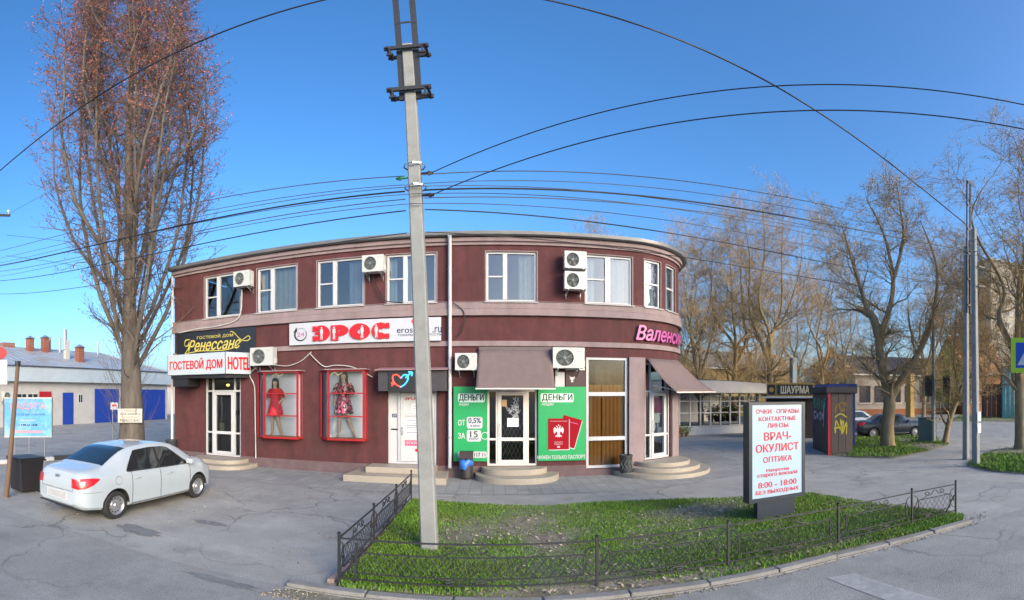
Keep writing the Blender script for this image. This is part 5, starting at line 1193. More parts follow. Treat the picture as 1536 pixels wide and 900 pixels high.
BONUS = dict(L=4.2, ra=-1.27, fa=1.30, wr=.295, pale=True,
    top=[(-2.1, .62), (-2.08, .92), (-2.0, 1.015), (-1.8, 1.06), (-1.52, 1.10), (-1.25, 1.235), (-.95, 1.385), (-.65, 1.455), (-.2, 1.485), (.2, 1.475), (.55, 1.42), (.85, 1.29), (1.22, 1.06), (1.5, 1.0), (1.85, .90), (2.04, .76), (2.1, .58)],
    belt=[(-2.1, .80), (-1.9, .93), (-1.0, .95), (0, .925), (1.0, .90), (1.5, .88), (2.1, .66)],
    wid=[(-2.1, .58), (-2.05, .70), (-1.9, .785), (-1.6, .82), (-1.0, .84), (0, .845), (1.0, .84), (1.5, .82), (1.85, .75), (2.02, .62), (2.1, .45)],
    roof=[(-2.1, .55), (-1.9, .66), (-1.55, .67), (-1.2, .60), (-.6, .575), (.3, .585), (.8, .62), (1.2, .68), (1.6, .68), (2.1, .45)],
    bot=[(-2.1, .36), (-1.95, .26), (-1.5, .21), (1.5, .20), (1.95, .22), (2.1, .30)],
    side_glass=(-.98, .98, -.02), kick=1.15, kickf=.68, rear_glass=(-1.47, -.80, .93, .90), front_glass=(.60, 1.16, .9, .93), doors=(-.02, .98, -.86), handles=(-.72, .25), tail=(.705, .895, .40), head=(.60, .74, .42), plate=.53, badge=.90)
make_car('white sedan parked nose-in facing the hotel entrance', CARW, (-7.25, 7.26, 0), R(90), BONUS, mat('car_window', (.012, .018, .02), .04, .1, 2, spec=.6, coat=.3))
# ---- left side: bin, wooden post, blue billboard, sign on the poplar
g = ground_at(38, 737); t = thing('wheelie_bin', 'black plastic rubbish bin beside the leaning wooden post', 'bin', g, rz=R(-20)); x, y = g.x, g.y
bm_ = MB(); z = 0
for h_, hw, hd in ((.06, .27, .27), (.80, .33, .34), (.84, .36, .37), (.86, .36, .37), (.865, .33, .34)): bm_.v += [(x-hw, y-hd, h_), (x+hw, y-hd, h_), (x+hw, y+hd, h_), (x-hw, y+hd, h_)]
for i in range(4):
    for k in range(4): bm_.f.append((i*4+k, i*4+(k+1) % 4, i*4+4+(k+1) % 4, i*4+4+k))
bm_.f += [(0, 1, 2, 3), (16, 17, 18, 19)]
BINP = mat('black_plastic', (.022, .02, .022), .5, .2, 6)
bm_.build('bin_body', BINP, t, bevel=.02); MB().box(x-.35, x+.35, y-.36, y+.37, .87, .905).build('lid', BINP, t, bevel=.015)
for s in (-1, 1): MB().lathe([(0, -.03), (.09, -.03), (.09, .03), (0, .03)], 16, (x+s*.25, y+.28, .09), 'x').build('wheel', RUBBER, t)
MB().tube([(x-.3, y+.38, .80), (x-.3, y+.42, .82), (x+.3, y+.42, .82), (x+.3, y+.38, .80)], .015, 6).build('handle', BINP, t)
WOOD = mat('weathered_wood', (.16, .10, .065), .9, .25, 4, .4, 30, dirt=(.06, .05, .045), dirt_scale=2, dirt_amt=.7, stretch=(1, 1, .15))
a = ground_at(9, 746); b = far_at(27, 545, a.length*1.005)
o = MB().tube(spline([a+Vector((0, 0, -.1)), a.lerp(b, .4)+Vector((.015, 0, 0)), b], 6), [.065-.0012*k for k in range(13)], 10).build('leaning_post', WOOD, smooth=50); tag(o, 'brown wooden post leaning beside the black bin', 'post')
o2 = MB().tube([a.lerp(b, .98)+Vector((0, -.0, .0)), a.lerp(b, 1.0)+Vector((.0, 0, .05))], .07, 10).build('post_cap', BLACK, o)
bb = ground_at(42, 702); d_ = Vector((math.cos(az(42)), -math.sin(az(42)), 0)); nn = Vector((-math.sin(az(42)), -math.cos(az(42)), 0))
dist = bb.length; zb_, zt_ = far_at(42, 655, dist).z, far_at(42, 597, dist).z; hw = dist*math.tan(R(36/12))
t = thing('blue_billboard', 'sky-blue billboard on thin legs behind the black bin', 'billboard', bb)
def blue_mat():
    m = mat('billboard_blue', (.10, .36, .62), .5, .2, 2, dirt=(.42, .62, .75), dirt_scale=1.6, dirt_amt=.9); return m
cb = bb+Vector((0, 0, (zb_+zt_)/2))
MB().obox(cb, d_, nn, (0, 0, 1), (hw, .015, (zt_-zb_)/2)).build('panel', blue_mat(), t)
for s in (-1, 1):
    MB().bar(cb+d_*(hw*s)+Vector((0, 0, -(zt_-zb_)/2-.01)), cb+d_*(hw*s)+Vector((0, 0, (zt_-zb_)/2+.01)), .045).build('frame', STEEL, t); MB().bar(cb-d_*hw+Vector((0, 0, s*(zt_-zb_)/2)), cb+d_*hw+Vector((0, 0, s*(zt_-zb_)/2)), .045).build('frame', STEEL, t)
for q in (-.55, .05, .7): MB().tube([bb+d_*(hw*q)-nn*.04+Vector((0, 0, -.05)), cb+d_*(hw*q)-nn*.04], .025, 8).build('leg', STEEL, t)
H_ = zt_-zb_
def bt(body, w_, h_, fr_, m_, bd=.03, off=0): on_plane(letters(body, w_, h_, bd, depth=.004), cb+d_*off+nn*.016+Vector((0, 0, -H_/2+H_*fr_)), d_, (0, 0, 1)).build('lettering', m_, t)
PKL = mat('salmon_letters', (.62, .28, .32), .5, .1, 6)
bt('РАДУГА', 1.15, .22, .78, PKL, .06); bt('бытовая химия', 1.1, .09, .58, mat('blue_ink', (.03, .16, .42), .6, 0)); bt('с 9:00 до 18:00', .62, .08, .30, NAVY); bt('ежедневно', .5, .06, .42, WHITE)
on_plane(rrect(.95, .08, .03, .004), cb+nn*.016+Vector((0, 0, -H_/2+H_*.13)), d_, (0, 0, 1)).build('strip', PKL, t)
# red and white sign at the very left edge
e = ground_at(-6, 720); t = thing('round_top_sign', 'white panel sign with a round red top at the left edge', 'sign', e); dd = Vector((math.cos(az(-6)), -math.sin(az(-6)), 0)); ne = Vector((-math.sin(az(-6)), -math.cos(az(-6)), 0)); de = e.length
za, zb2 = far_at(-6, 577, de).z, far_at(-6, 540, de).z; hw2 = de*math.tan(R(17/12))
MB().tube([e, e+Vector((0, 0, zb2))], .04, 10).build('post', STEEL, t)
MB().obox(e+ne*.06+Vector((0, 0, (za+zb2)/2)), dd, ne, (0, 0, 1), (hw2, .03, (zb2-za)/2)).build('panel', WHITE, t, bevel=.01)
rd = MB(); cc = e+ne*.06+Vector((0, 0, zb2+.19))
for s in (-.05, .05):
    for k in range(24): a_ = 2*math.pi*k/24; p = cc+dd*(hw2*.95*math.cos(a_))+Vector((0, 0, .20*math.sin(a_)))+ne*s; rd.v.append(tuple(p))
rd.f = [tuple(range(24)), tuple(range(24, 48))]+[(k, (k+1) % 24, 24+(k+1) % 24, 24+k) for k in range(24)]
rd.build('red_top', RED, t)
# ---- left utility pole just out of frame: its cross-arm and wires are in view
LP = Vector((18.0*math.sin(R(-65.3)), 18.0*math.cos(R(-65.3)), 0))
t = thing('wooden_pole', 'utility pole at the left edge with a cross-arm carrying insulators', 'utility pole', LP)
MB().tube([LP, LP+Vector((0, 0, 10.9))], [.14, .10], 12).build('post', WOOD, t, smooth=50)
arm = Vector((.42, .91, 0))
for z_, L_ in ((9.9, 1.55), (7.9, 1.0)):
    MB().bar(LP+Vector((0, 0, z_))-arm*.5, LP+Vector((0, 0, z_))+arm*L_, .09).build('cross_arm', IRON, t)
    for q in (.5, .95): p = LP+Vector((0, 0, z_+.05))+arm*(L_*q); MB().lathe([(.02, 0), (.02, .08), (.05, .09), (.055, .15), (.03, .2), (0, .2)], 10, p).build('insulator', INSW, t, smooth=40)
# ---- right poles
RP2 = ground_at(1464, 699); RP1 = ground_at(1449, 689)
t = thing('concrete_pole', 'nearer plain one of the two concrete poles at the right verge', 'utility pole', RP2)
sq_pole(MB(), RP2, RP2+Vector((-.12, .02, far_at(1462, 345, RP2.length).z)), .22, .15).build('post', CONCP, t)
for z_, dx in ((1.75, 0), (1.35, .0)): MB().box(RP2.x-.12, RP2.x+.10, RP2.y-.137, RP2.y-.132, z_-.2, z_+.12).build('poster', PAPER, t)
for z_ in (6.2, 6.9): MB().bar(RP2+Vector((-.1, -.14, z_)), RP2+Vector((.35, -.14, z_+.05)), .05).build('bracket', IRON, t)
t = thing('lattice_pole', 'farther concrete pole topped by a black steel ladder frame', 'utility pole', RP1)
sq_pole(MB(), RP1, RP1+Vector((0, 0, far_at(1449, 370, RP1.length).z)), .21, .15).build('post', CONCP, t)
zt1 = far_at(1449, 273, RP1.length).z; zb1 = far_at(1449, 470, RP1.length).z
for s in (-1, 1): MB().bar(RP1+Vector((s*.115, -.12, zb1)), RP1+Vector((s*.115, -.12, zt1)), .06, .05).build('steel_channel', IRON, t)
for k in range(6): z_ = zb1+.3+(zt1-zb1-.4)*k/5; MB().box(RP1.x-.144, RP1.x+.144, RP1.y-.17, RP1.y-.152, z_-.04, z_+.04).build('batten', IRON, t)
# ---- wires, each its own cable
WIRE = mat('wire_black', (.012, .012, .016), .6, .1, 5)
WIREG = mat('wire_grey', (.06, .06, .075), .6, .1, 5)
def wire(a, b, sag, r, label, m_=WIRE, n=24):
    a = Vector(a); b = Vector(b); P = []
    for k in range(n+1): q = k/n; p = a.lerp(b, q); p.z -= 4*sag*q*(1-q); P.append(p)
    o = MB().tube(P, r, 6).build('overhead_wire', m_, smooth=60); return tag(o, label, 'wire', 'overhead wires')
top = on_pole(10.95)
wire(top, LP+Vector((0, 0, 10.75)), .12, .020, 'thick black cable rising from the left edge across the poplar to the pole top')
wire(top+Vector((0, 0, .15)), RP1+Vector((0, -.1, far_at(1447, 340, RP1.length).z)), .45, .020, 'thick black cable from the pole top down to the steel-topped pole')
LZ = [8.25, 8.0, 7.75, 7.55, 7.2, 6.7]; MZ = [5.92, 5.76, 5.64, 5.50, 5.30, 4.92]; RZ = [7.9, 7.7, 7.45, 7.3, 6.6, 6.2]
nmz = ['topmost thin wire', 'second thin wire', 'heavier third wire', 'fourth wire', 'fifth wire', 'lowest wire']
for k in range(6):
    c = on_pole(MZ[k])+Vector((0, -.12, 0)); r = (.008, .006, .014, .008, .010, .008)[k]; m_ = WIRE if k in (2, 4, 5) else WIREG
    wire(c+Vector((-.14, 0, 0)), LP+arm*(.1*k)+Vector((0, 0, LZ[k]*.97)), .25+.05*k, r, nmz[k]+' running left from the concrete pole', m_)
    wire(c+Vector((.14, 0, 0)), (RP2 if k < 4 else RP1)+Vector((-.1, -.1, RZ[k])), .30+.04*k, r, nmz[k]+' running right from the concrete pole', m_)
for k, (mz, lz, rz2, nm) in enumerate(((5.70, 7.6, 7.6, 'hair-thin wire just above the heavier wire'), (5.57, 7.5, 7.35, 'hair-thin wire just below the heavier wire'), (5.40, 7.1, 6.9, 'hair-thin wire between the fourth and fifth wires'))):
    c = on_pole(mz)+Vector((0, -.15, 0)); wire(c, LP+arm*(.3+.1*k)+Vector((0, 0, lz)), .3, .006, nm+' on the left', WIREG); wire(c, RP1+Vector((-.1, -.1, rz2)), .35, .006, nm+' on the right', WIREG)
for k, (dz, nm) in enumerate(((0, 'upper of two thin wires arching over the roof to the right edge'), (-.40, 'lower of two thin wires arching over the roof to the right edge'))):
    c = on_pole(5.98+dz); wire(c+Vector((.25, -.05, 0)), Vector((13.9, -6.6, 6.3+dz*.8)), .15, .008, nm)
for k, (a, b) in enumerate((((5, 322), (75, 255)), ((4, 335), (75, 385)), ((2, 370), (60, 420)))):
    wire(LP+arm*1.4+Vector((0, 0, 9.9-.9*k)), far_at(b[0]+200, b[1]-60 if k == 0 else b[1], 30), .1, .008, ('thin wire rising', 'thin wire falling gently', 'low thin wire falling')[k]+' from the left cross-arm behind the poplar', WIREG)
wire(RP1+Vector((0, 0, zt1-.6)), far_at(1530, 420, 26), .3, .012, 'dark wire from the steel-topped pole to the right edge tree')
# ================================================================ trees
BARKP = mat('poplar_bark', (.125, .108, .088), .95, .3, 5, .8, 16, dirt=(.07, .06, .05), dirt_scale=3, dirt_amt=.7, stretch=(1, 1, .25))
BARK = mat('bark', (.25, .19, .11), .95, .35, 5, .8, 14, dirt=(.30, .23, .08), dirt_scale=1.5, dirt_amt=.6, stretch=(1, 1, .3))
TWIG = mat('twigs', (.42, .285, .13), .9, .2, 3, island=.35)
TWIGP = mat('poplar_twigs', (.14, .10, .075), .9, .2, 3, island=.35)
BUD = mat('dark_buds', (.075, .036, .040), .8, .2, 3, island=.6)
CATK_SUNLIT = mat('sunlit_red_catkins', (.42, .13, .095), .8, .25, 2, island=.55)  # catkin red that also carries the low sun on the upper crown
SPRING = mat('young_buds', (.22, .19, .06), .8, .2, 3, island=.5)
class Tree:
    def __init__(s, seed): s.r = random.Random(seed); s.trunk = MB(); s.limb = MB(); s.tw = []; s.buds = []; s.cat = []
    def path(s, p, d, L, n, wob, up):
        P = [Vector(p)]; d = Vector(d).normalized()
        for i in range(n):
            d = (d+Vector((s.r.gauss(0, wob), s.r.gauss(0, wob), s.r.gauss(0, wob)+up))).normalized(); P.append(P[-1]+d*(L/n))
        return P
    def off(s, d, ang):
        d = Vector(d).normalized(); a = Vector((0, 0, 1)) if abs(d.z) < .9 else Vector((1, 0, 0)); x = d.cross(a).normalized(); y = d.cross(x); f = s.r.uniform(0, 6.283)
        return (d*math.cos(ang)+(x*math.cos(f)+y*math.sin(f))*math.sin(ang)).normalized()
    def twig(s, p, d, L, r, bud=0, cat=False):
        m = p+d*(L*.5)+Vector((s.r.gauss(0, L*.06), s.r.gauss(0, L*.06), s.r.gauss(0, L*.05))); e = m+(d+Vector((s.r.gauss(0, .25), s.r.gauss(0, .25), s.r.gauss(.1, .2)))).normalized()*(L*.5)
        s.tw.append((p, m, e, r))
        for k in range(bud):
            q = s.r.random(); b = (p.lerp(m, q*2) if q < .5 else m.lerp(e, q*2-1)); (s.cat if cat else s.buds).append(b)
    def finish(s, t, bark, twigm, budm=None, bsize=.035, catsize=.05):
        s.trunk.build('trunk', bark, t, smooth=60, fixn=False)
        if s.limb.v: s.limb.build('limbs', bark, t, smooth=60, fixn=False)
        A = np.array([[tuple(a), tuple(b), tuple(c)] for a, b, c, r in s.tw]); rad = np.array([q[3] for q in s.tw]); n = len(A)
        d = A[:, 2]-A[:, 0]; d /= np.linalg.norm(d, axis=1)[:, None]+1e-9; ref = np.where(np.abs(d[:, 2:3]) < .9, np.array([[0, 0, 1.]]), np.array([[1., 0, 0]])); x = np.cross(d, ref); x /= np.linalg.norm(x, axis=1)[:, None]; y = np.cross(d, x)
        V = np.zeros((n, 7, 3))
        for k in range(3):
            o = x*math.cos(2.094*k)+y*math.sin(2.094*k); V[:, k] = A[:, 0]+o*rad[:, None]; V[:, 3+k] = A[:, 1]+o*rad[:, None]*.7
        V[:, 6] = A[:, 2]; b = (np.arange(n)*7)[:, None]
        F = [q for k in range(3) for q in (b+np.array([[k, (k+1) % 3, 3+(k+1) % 3, 3+k]])).tolist()]+[q for k in range(3) for q in (b+np.array([[3+k, 3+(k+1) % 3, 6]])).tolist()]
        def mk(name, V_, F_, m_):
            me = bpy.data.meshes.new(name); me.from_pydata(V_, [], F_); me.materials.append(m_); return put(name, me, t)
        cr = mk('crown', V.reshape(-1, 3).tolist(), F, twigm); cr['kind'] = 'stuff'
        for pts, m_, sz, nm in ((s.buds, budm, bsize, 'buds'), (s.cat, CATK_SUNLIT, catsize, 'catkins')):
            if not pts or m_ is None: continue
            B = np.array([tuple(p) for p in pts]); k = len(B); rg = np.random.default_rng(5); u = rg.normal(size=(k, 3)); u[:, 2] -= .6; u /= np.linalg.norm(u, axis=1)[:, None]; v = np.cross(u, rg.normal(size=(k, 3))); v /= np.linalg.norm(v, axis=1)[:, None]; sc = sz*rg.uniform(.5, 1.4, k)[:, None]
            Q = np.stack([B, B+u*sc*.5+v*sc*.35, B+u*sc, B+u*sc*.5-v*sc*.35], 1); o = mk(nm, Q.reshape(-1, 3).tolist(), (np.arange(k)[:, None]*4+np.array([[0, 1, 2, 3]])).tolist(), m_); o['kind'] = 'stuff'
# the poplar
PX = Vector((17.0*math.sin(az(195)), 17.0*math.cos(az(195)), 0))
t = thing('poplar_tree', 'tall bare columnar poplar with reddish catkins, sun-tinted red on the upper crown, between the garages and the building', 'tree', PX)
T = Tree(21); H = 27.
lead = [PX+Vector((.10*math.sin(k*.8), .08*math.cos(k*1.1), H*k/16)) for k in range(17)]
trad = [.56, .43, .36, .27, .22, .19, .17, .15, .13, .115, .10, .085, .07, .055, .04, .025, .012]
T.trunk.tube(lead, trad, 14)
def env(z): return lerp_tab([(3, 2.0), (5, 3.4), (8, 3.8), (13, 3.9), (18, 3.75), (22, 3.3), (25, 2.4), (28, .8)], z)
def dress(P, rads, t0, spacing, L0, n_tw, lim):
    """secondary branches and twigs along a limb"""
    tot = sum((b-a).length for a, b in zip(P, P[1:])); n = int(tot*(1-t0)/spacing)
    for k in range(n):
        q = t0+(1-t0)*(k+T.r.random())/n; i = min(int(q*(len(P)-1)), len(P)-2); fq = q*(len(P)-1)-i; p = P[i].lerp(P[i+1], fq); d = (P[i+1]-P[i]).normalized()
        L = L0*T.r.uniform(.5, 1.25)*(1-.35*q); dd = T.off(d, R(T.r.uniform(28, 62)))
        rr_ = math.hypot(p.x-PX.x, p.y-PX.y)
        if p.z < 9 and T.r.random() < .15: continue
        if dd.z < -.2: dd.z *= -1
        S_ = T.path(p, dd, L, 4, .20, .10)
        e = S_[-1]; re = math.hypot(e.x-PX.x, e.y-PX.y)
        if re > lim(e.z)*1.05:
            f = max(.25, (lim(e.z)*1.05-rr_)/max(re-rr_, .01)); S_ = T.path(p, dd, L*min(1, f), 4, .13, .22)
        rb = max(.012, rads[i]*.36); T.limb.tube(S_, [max(.007, rb*w_) for w_ in (1, .75, .55, .38, .2)], 4, False)
        for j in range(n_tw):
            q2 = T.r.uniform(.12, 1); i2 = min(int(q2*4), 3); p2 = S_[i2].lerp(S_[i2+1], q2*4-i2); d2 = T.off((S_[i2+1]-S_[i2]), R(T.r.uniform(22, 58))); d2.z += .25; d2.normalize()
            hi = p2.z > 12.0+T.r.gauss(0, 3.2) and T.r.random() < .85; T.twig(p2, d2, T.r.uniform(.30, .85), .0062, 5 if hi else 2, hi)  # red catkins gather with height, colouring in the crown's sunlit top; dark buds below
            T.twig(p2+d2*T.r.uniform(.1, .4), T.off(d2, R(T.r.uniform(20, 55))), T.r.uniform(.2, .5), .0048, 1, False)
for k in range(40):
    z0_ = 2.5+15.5*(k/39)**1.35; q = z0_/H*16; i = int(q); p = lead[i].lerp(lead[i+1], q-i); a = k*2.4+T.r.uniform(-.4, .4); rho = T.r.uniform(.45, .92) if k % 3 else .98
    ztop = min(27.2, max(z0_+5.5, 25.5-9*rho*T.r.uniform(.5, 1.0)+(1.5 if rho < .6 else 0)))
    P = [p]; n = 12; ph = T.r.uniform(0, 6)
    for j in range(1, n+1):
        s_ = j/n; z = z0_+(ztop-z0_)*s_; r_ = env(z)*rho*(1-math.exp(-3.8*s_))*(1-.25*s_); P.append(Vector((PX.x+r_*math.cos(a+.25*math.sin(s_*3+ph))+.10*math.sin(9*s_+ph)+.05*math.sin(23*s_+2*ph), PX.y+.08*math.cos(11*s_+ph)+r_*math.sin(a+.25*math.sin(s_*3+ph)), z)))
    r0 = max(.035, .115-.0055*z0_)*T.r.uniform(.55, 1.15); rads = [max(.012, r0*(1-.88*j/n)) for j in range(n+1)]
    T.limb.tube(P, rads, 7, False); dress(P, rads, .03, .25, 1.9, 9, env)
dress(lead, trad, .45, .40, 1.6, 9, env)
for k in range(60):    # thin shoots on the lower trunk
    z = T.r.uniform(.6, 5.0); a = T.r.uniform(0, 6.28); p = PX+Vector((.42*math.cos(a), .42*math.sin(a), z)); d = Vector((math.cos(a)*.55, math.sin(a)*.55, 1)).normalized(); S_ = T.path(p, d, T.r.uniform(.7, 2.0), 4, .10, .08); T.limb.tube(S_, [.009, .008, .006, .005, .003], 3, False)
    for j in range(3): T.twig(S_[2+j % 2], T.off(d, .5), .45, .004)
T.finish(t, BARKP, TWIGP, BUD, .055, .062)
# board nailed to the poplar
cb = PX+Vector((-math.sin(az(195)), -math.cos(az(195)), 0))*.56; cb.z = far_at(195, 623.5, 16.4).z; dd = Vector((math.cos(az(195)), -math.sin(az(195)), 0)); nn = Vector((-math.sin(az(195)), -math.cos(az(195)), 0))
t = thing('tree_board', 'cream board with dark lettering nailed to the poplar trunk', 'sign', cb)
MB().obox(cb, dd, nn, (0, 0, 1), (.435, .012, .25)).build('panel', mat('cream_board', (.52, .50, .42), .7, .08, 5), t)
for body, w_, h_, fz_, m_ in (('ПРОЕЗД', .40, .07, .17, REDL), ('НЕ ЗАГОРАЖИВАТЬ', .72, .07, .06, INK), ('ГОСТЕВОЙ ДОМ', .60, .06, -.05, REDL), ('РЕНЕССАНС', .72, .10, -.17, INK)):
    on_plane(letters(body, w_, h_, .04, depth=.004), cb+nn*.013+Vector((0, 0, fz_)), dd, (0, 0, 1)).build('lettering', m_, t)
g = ground_at(169, 668); t = thing('post_sign', 'thin post with a small red and white sign left of the poplar', 'sign', g)
MB().tube([g, g+Vector((0, 0, far_at(169, 603, g.length).z))], .025, 8).build('post', STEEL, t); cs = g+nn*.03; cs.z = far_at(169, 609, g.length).z
MB().obox(cs+dd*.08, dd, nn, (0, 0, 1), (.18, .008, .17)).build('panel', WHITE, t); on_plane(rrect(.24, .10, .01, .004), cs+dd*.08+nn*.009+Vector((0, 0, .03)), dd, (0, 0, 1)).build('stripe', REDL, t)
# bare street trees: stems are drawn, the rest branches off them
def bare_tree(label, stems, seed, lv=(9, 7, 7), L=(2.6, 1.3, .6), r0=.4, bark=BARK, bud=1, bs=.05, group='bare street trees', name='bare_tree', spread=1.):
    base = Vector(stems[0][0][0]); t = thing(name, label, 'tree', (base.x, base.y, 0), group); T = Tree(seed); first = True
    for pts, rads in stems:
        P = [Vector(p) for p in spline(pts, 5)]; n = len(P); rr_ = [lerp_tab([(i/(len(rads)-1), v) for i, v in enumerate(rads)], k/(n-1)) for k in range(n)]
        if first: rr_[0] *= 1.35; rr_[1] *= 1.1
        (T.trunk).tube(P, rr_, 10); t0 = .45 if first else .22; first = False
        ln = sum((b_-a_).length for a_, b_ in zip(P, P[1:])); nl = max(3, int(lv[0]*min(1.15, ln/4.0)))
        for k in range(nl):
            q = t0+(1-t0)*(k+T.r.random()*.8)/nl; i = min(int(q*(n-1)), n-2); p = P[i]; d = (P[i+1]-P[i]).normalized(); dd_ = T.off(d, R(T.r.uniform(30, 70)*spread)); dd_.z = abs(dd_.z)*.7+.12
            S_ = T.path(p, dd_, L[0]*T.r.uniform(.55, 1.3)*(1.2-.55*q), 6, .20, .08); r1 = max(.016, rr_[i]*.42); R1 = [r1*(1-.8*j/6) for j in range(7)]; T.limb.tube(S_, R1, 6, False)
            for k2 in range(lv[1]):
                i2 = T.r.randint(1, 5); d2 = T.off(S_[i2+1]-S_[i2], R(T.r.uniform(28, 65))); d2.z = d2.z*.8+.12; Q = T.path(S_[i2].lerp(S_[i2+1], T.r.random()), d2, L[1]*T.r.uniform(.55, 1.3), 5, .17, .05); r2 = max(.010, R1[i2]*.45); T.limb.tube(Q, [r2*(1-.8*j/5) for j in range(6)], 4, False)
                for k3 in range(lv[2]):
                    i3 = T.r.randint(1, 4); d3 = T.off(Q[i3+1]-Q[i3], R(T.r.uniform(25, 60))); pp = Q[i3].lerp(Q[i3+1], T.r.random()); T.twig(pp, d3, L[2]*T.r.uniform(.6, 1.5), .0062, bud)
                    for k4 in range(2): T.twig(pp+d3*(L[2]*T.r.uniform(.2, .7)), T.off(d3, R(T.r.uniform(25, 60))), L[2]*T.r.uniform(.4, .9), .005, bud)
    T.finish(t, bark, TWIG, SPRING, bs); return t
def fp(px, py, d): return tuple(far_at(px, py, d))
b0 = ground_at(1332, 672); d = b0.length
bare_tree('big forked bare tree on the verge behind the graffiti kiosk', [
    ([tuple(b0+Vector((0, 0, -.05))), fp(1331, 640, d), fp(1334, 598, d), fp(1322, 545, d), fp(1318, 505, d)], [.36, .32, .28, .21, .18]),
    ([fp(1318, 505, d), fp(1311, 480, d), fp(1303, 470, d), fp(1285, 462, d)], [.22, .2, .17, .12]),
    ([fp(1318, 505, d), fp(1332, 470, d), fp(1340, 420, d+.6), fp(1325, 350, d+.4), fp(1300, 300, d)], [.17, .13, .10, .06, .02]),
    ([fp(1303, 470, d), fp(1290, 430, d-.4), fp(1275, 380, d-.8), fp(1262, 335, d-1)], [.12, .09, .06, .02]),
    ([fp(1334, 600, d), fp(1358, 560, d+.3), fp(1385, 515, d+.5), fp(1400, 470, d+.6), fp(1405, 400, d+.6), fp(1380, 330, d)], [.22, .17, .13, .10, .06, .02]),
    ([fp(1340, 420, d+.6), fp(1355, 360, d+.4), fp(1350, 310, d), fp(1345, 275, d)], [.10, .07, .04, .015])], 31, (10, 8, 7), (2.3, 1.3, .55))
def simple(label, px, d, ytop, lean, seed, r0_, nst=4, wd=60, lv=(9, 7, 7), L=(2.4, 1.25, .55), group='bare street trees', fork=.45):
    """upright bare tree: a trunk that parts into nst stems below the top row; wd columns wide"""
    r = random.Random(seed); r0 = r0_*.70; ht = far_at(px, ytop, d).z; a = az(px); side = Vector((math.cos(a), -math.sin(a), 0)); fw = Vector((math.sin(a), math.cos(a), 0)); b = fw*d; k = d*math.tan(R(1/12)); fk = b+side*(lean*.4*k)+Vector((0, 0, ht*fork*.55)); st = [([tuple(b), tuple(b+side*(lean*.15*k)+Vector((0, 0, ht*fork*.28))), tuple(fk)], [r0, r0*.9, r0*.8])]
    for i in range(nst):
        q = (i+.5)/nst*2-1; e = b+side*((lean+q*wd*.5)*k)+fw*r.uniform(-1.4, 1.4)+Vector((0, 0, ht*(1-.16*abs(q)-r.random()*.08))); m = fk.lerp(e, .45)+side*(q*wd*.14*k)+Vector((0, 0, -.06*ht)); jj = lambda: side*r.gauss(0, .035*ht)+fw*r.gauss(0, .03*ht)
        st.append(([tuple(fk), tuple(fk.lerp(m, .5)+jj()*.5), tuple(m+jj()*.6), tuple(m.lerp(e, .5)+jj()), tuple(e+jj()*.6)], [r0*.62, r0*.46, r0*.30, r0*.16, .008]))
    return bare_tree(label, st, seed, lv, L, r0, group=group)
TR = [('bare tree with mossy stems just right of the rounded corner', 1052, 31, 345, -8, .30, 4, 70, (13, 9, 7)), ('tall bare tree rising behind the glazed pavilion roof', 1100, 34, 300, 6, .34, 4, 80, (13, 9, 7)),
      ('bare tree with a straight dark trunk behind the shawarma kiosk', 1154, 30, 275, 2, .36, 4, 110, (13, 9, 7)), ('slender bare tree above the golden conifer', 1232, 40, 330, 4, .28, 3, 60, (12, 9, 7)),
      ('bare tree behind the right arm of the forked tree', 1385, 44, 335, 10, .32, 4, 100, (13, 9, 7)), ('bare tree with a trunk leaning right beside the traffic light', 1417, 22.5, 400, 45, .22, 3, 70, (12, 8, 7)),
      ('dark bare tree at the right edge behind the crossing sign', 1531, 20, 175, -6, .38, 4, 90, (13, 9, 8)), ('far bare tree between the two right poles and the apartment block', 1478, 48, 395, 0, .3, 4, 80, (11, 8, 6)),
      ('small bare treetop showing above the building roof', 905, 44, 322, 0, .3, 4, 70, (11, 8, 6)), ('far bare tree in the gap above the yellow house', 1195, 52, 400, 0, .3, 4, 70, (11, 8, 6)), ('far bare tree behind the low house with dark roof', 1300, 62, 430, 0, .3, 4, 90, (11, 8, 6)),
      ('far slender bare tree behind the pavilion right end', 1128, 46, 350, 0, .26, 4, 70, (11, 8, 6)), ('far bare tree just clear of the rounded corner', 1022, 43, 335, 6, .26, 4, 60, (11, 8, 6)), ('far bare tree between the conifer and the forked tree', 1268, 50, 375, 0, .26, 4, 70, (11, 8, 6)), ('far bare tree left of the two right poles', 1432, 58, 345, -5, .28, 4, 90, (11, 8, 6))]
for i, (lb, px, d, yt, ln_, r0, ns, wd, lv) in enumerate(TR): simple(lb, px, d, yt, ln_, 40+i, r0, ns, wd, lv, (2.3+.02*d, 1.25+.008*d, .5+.006*d))
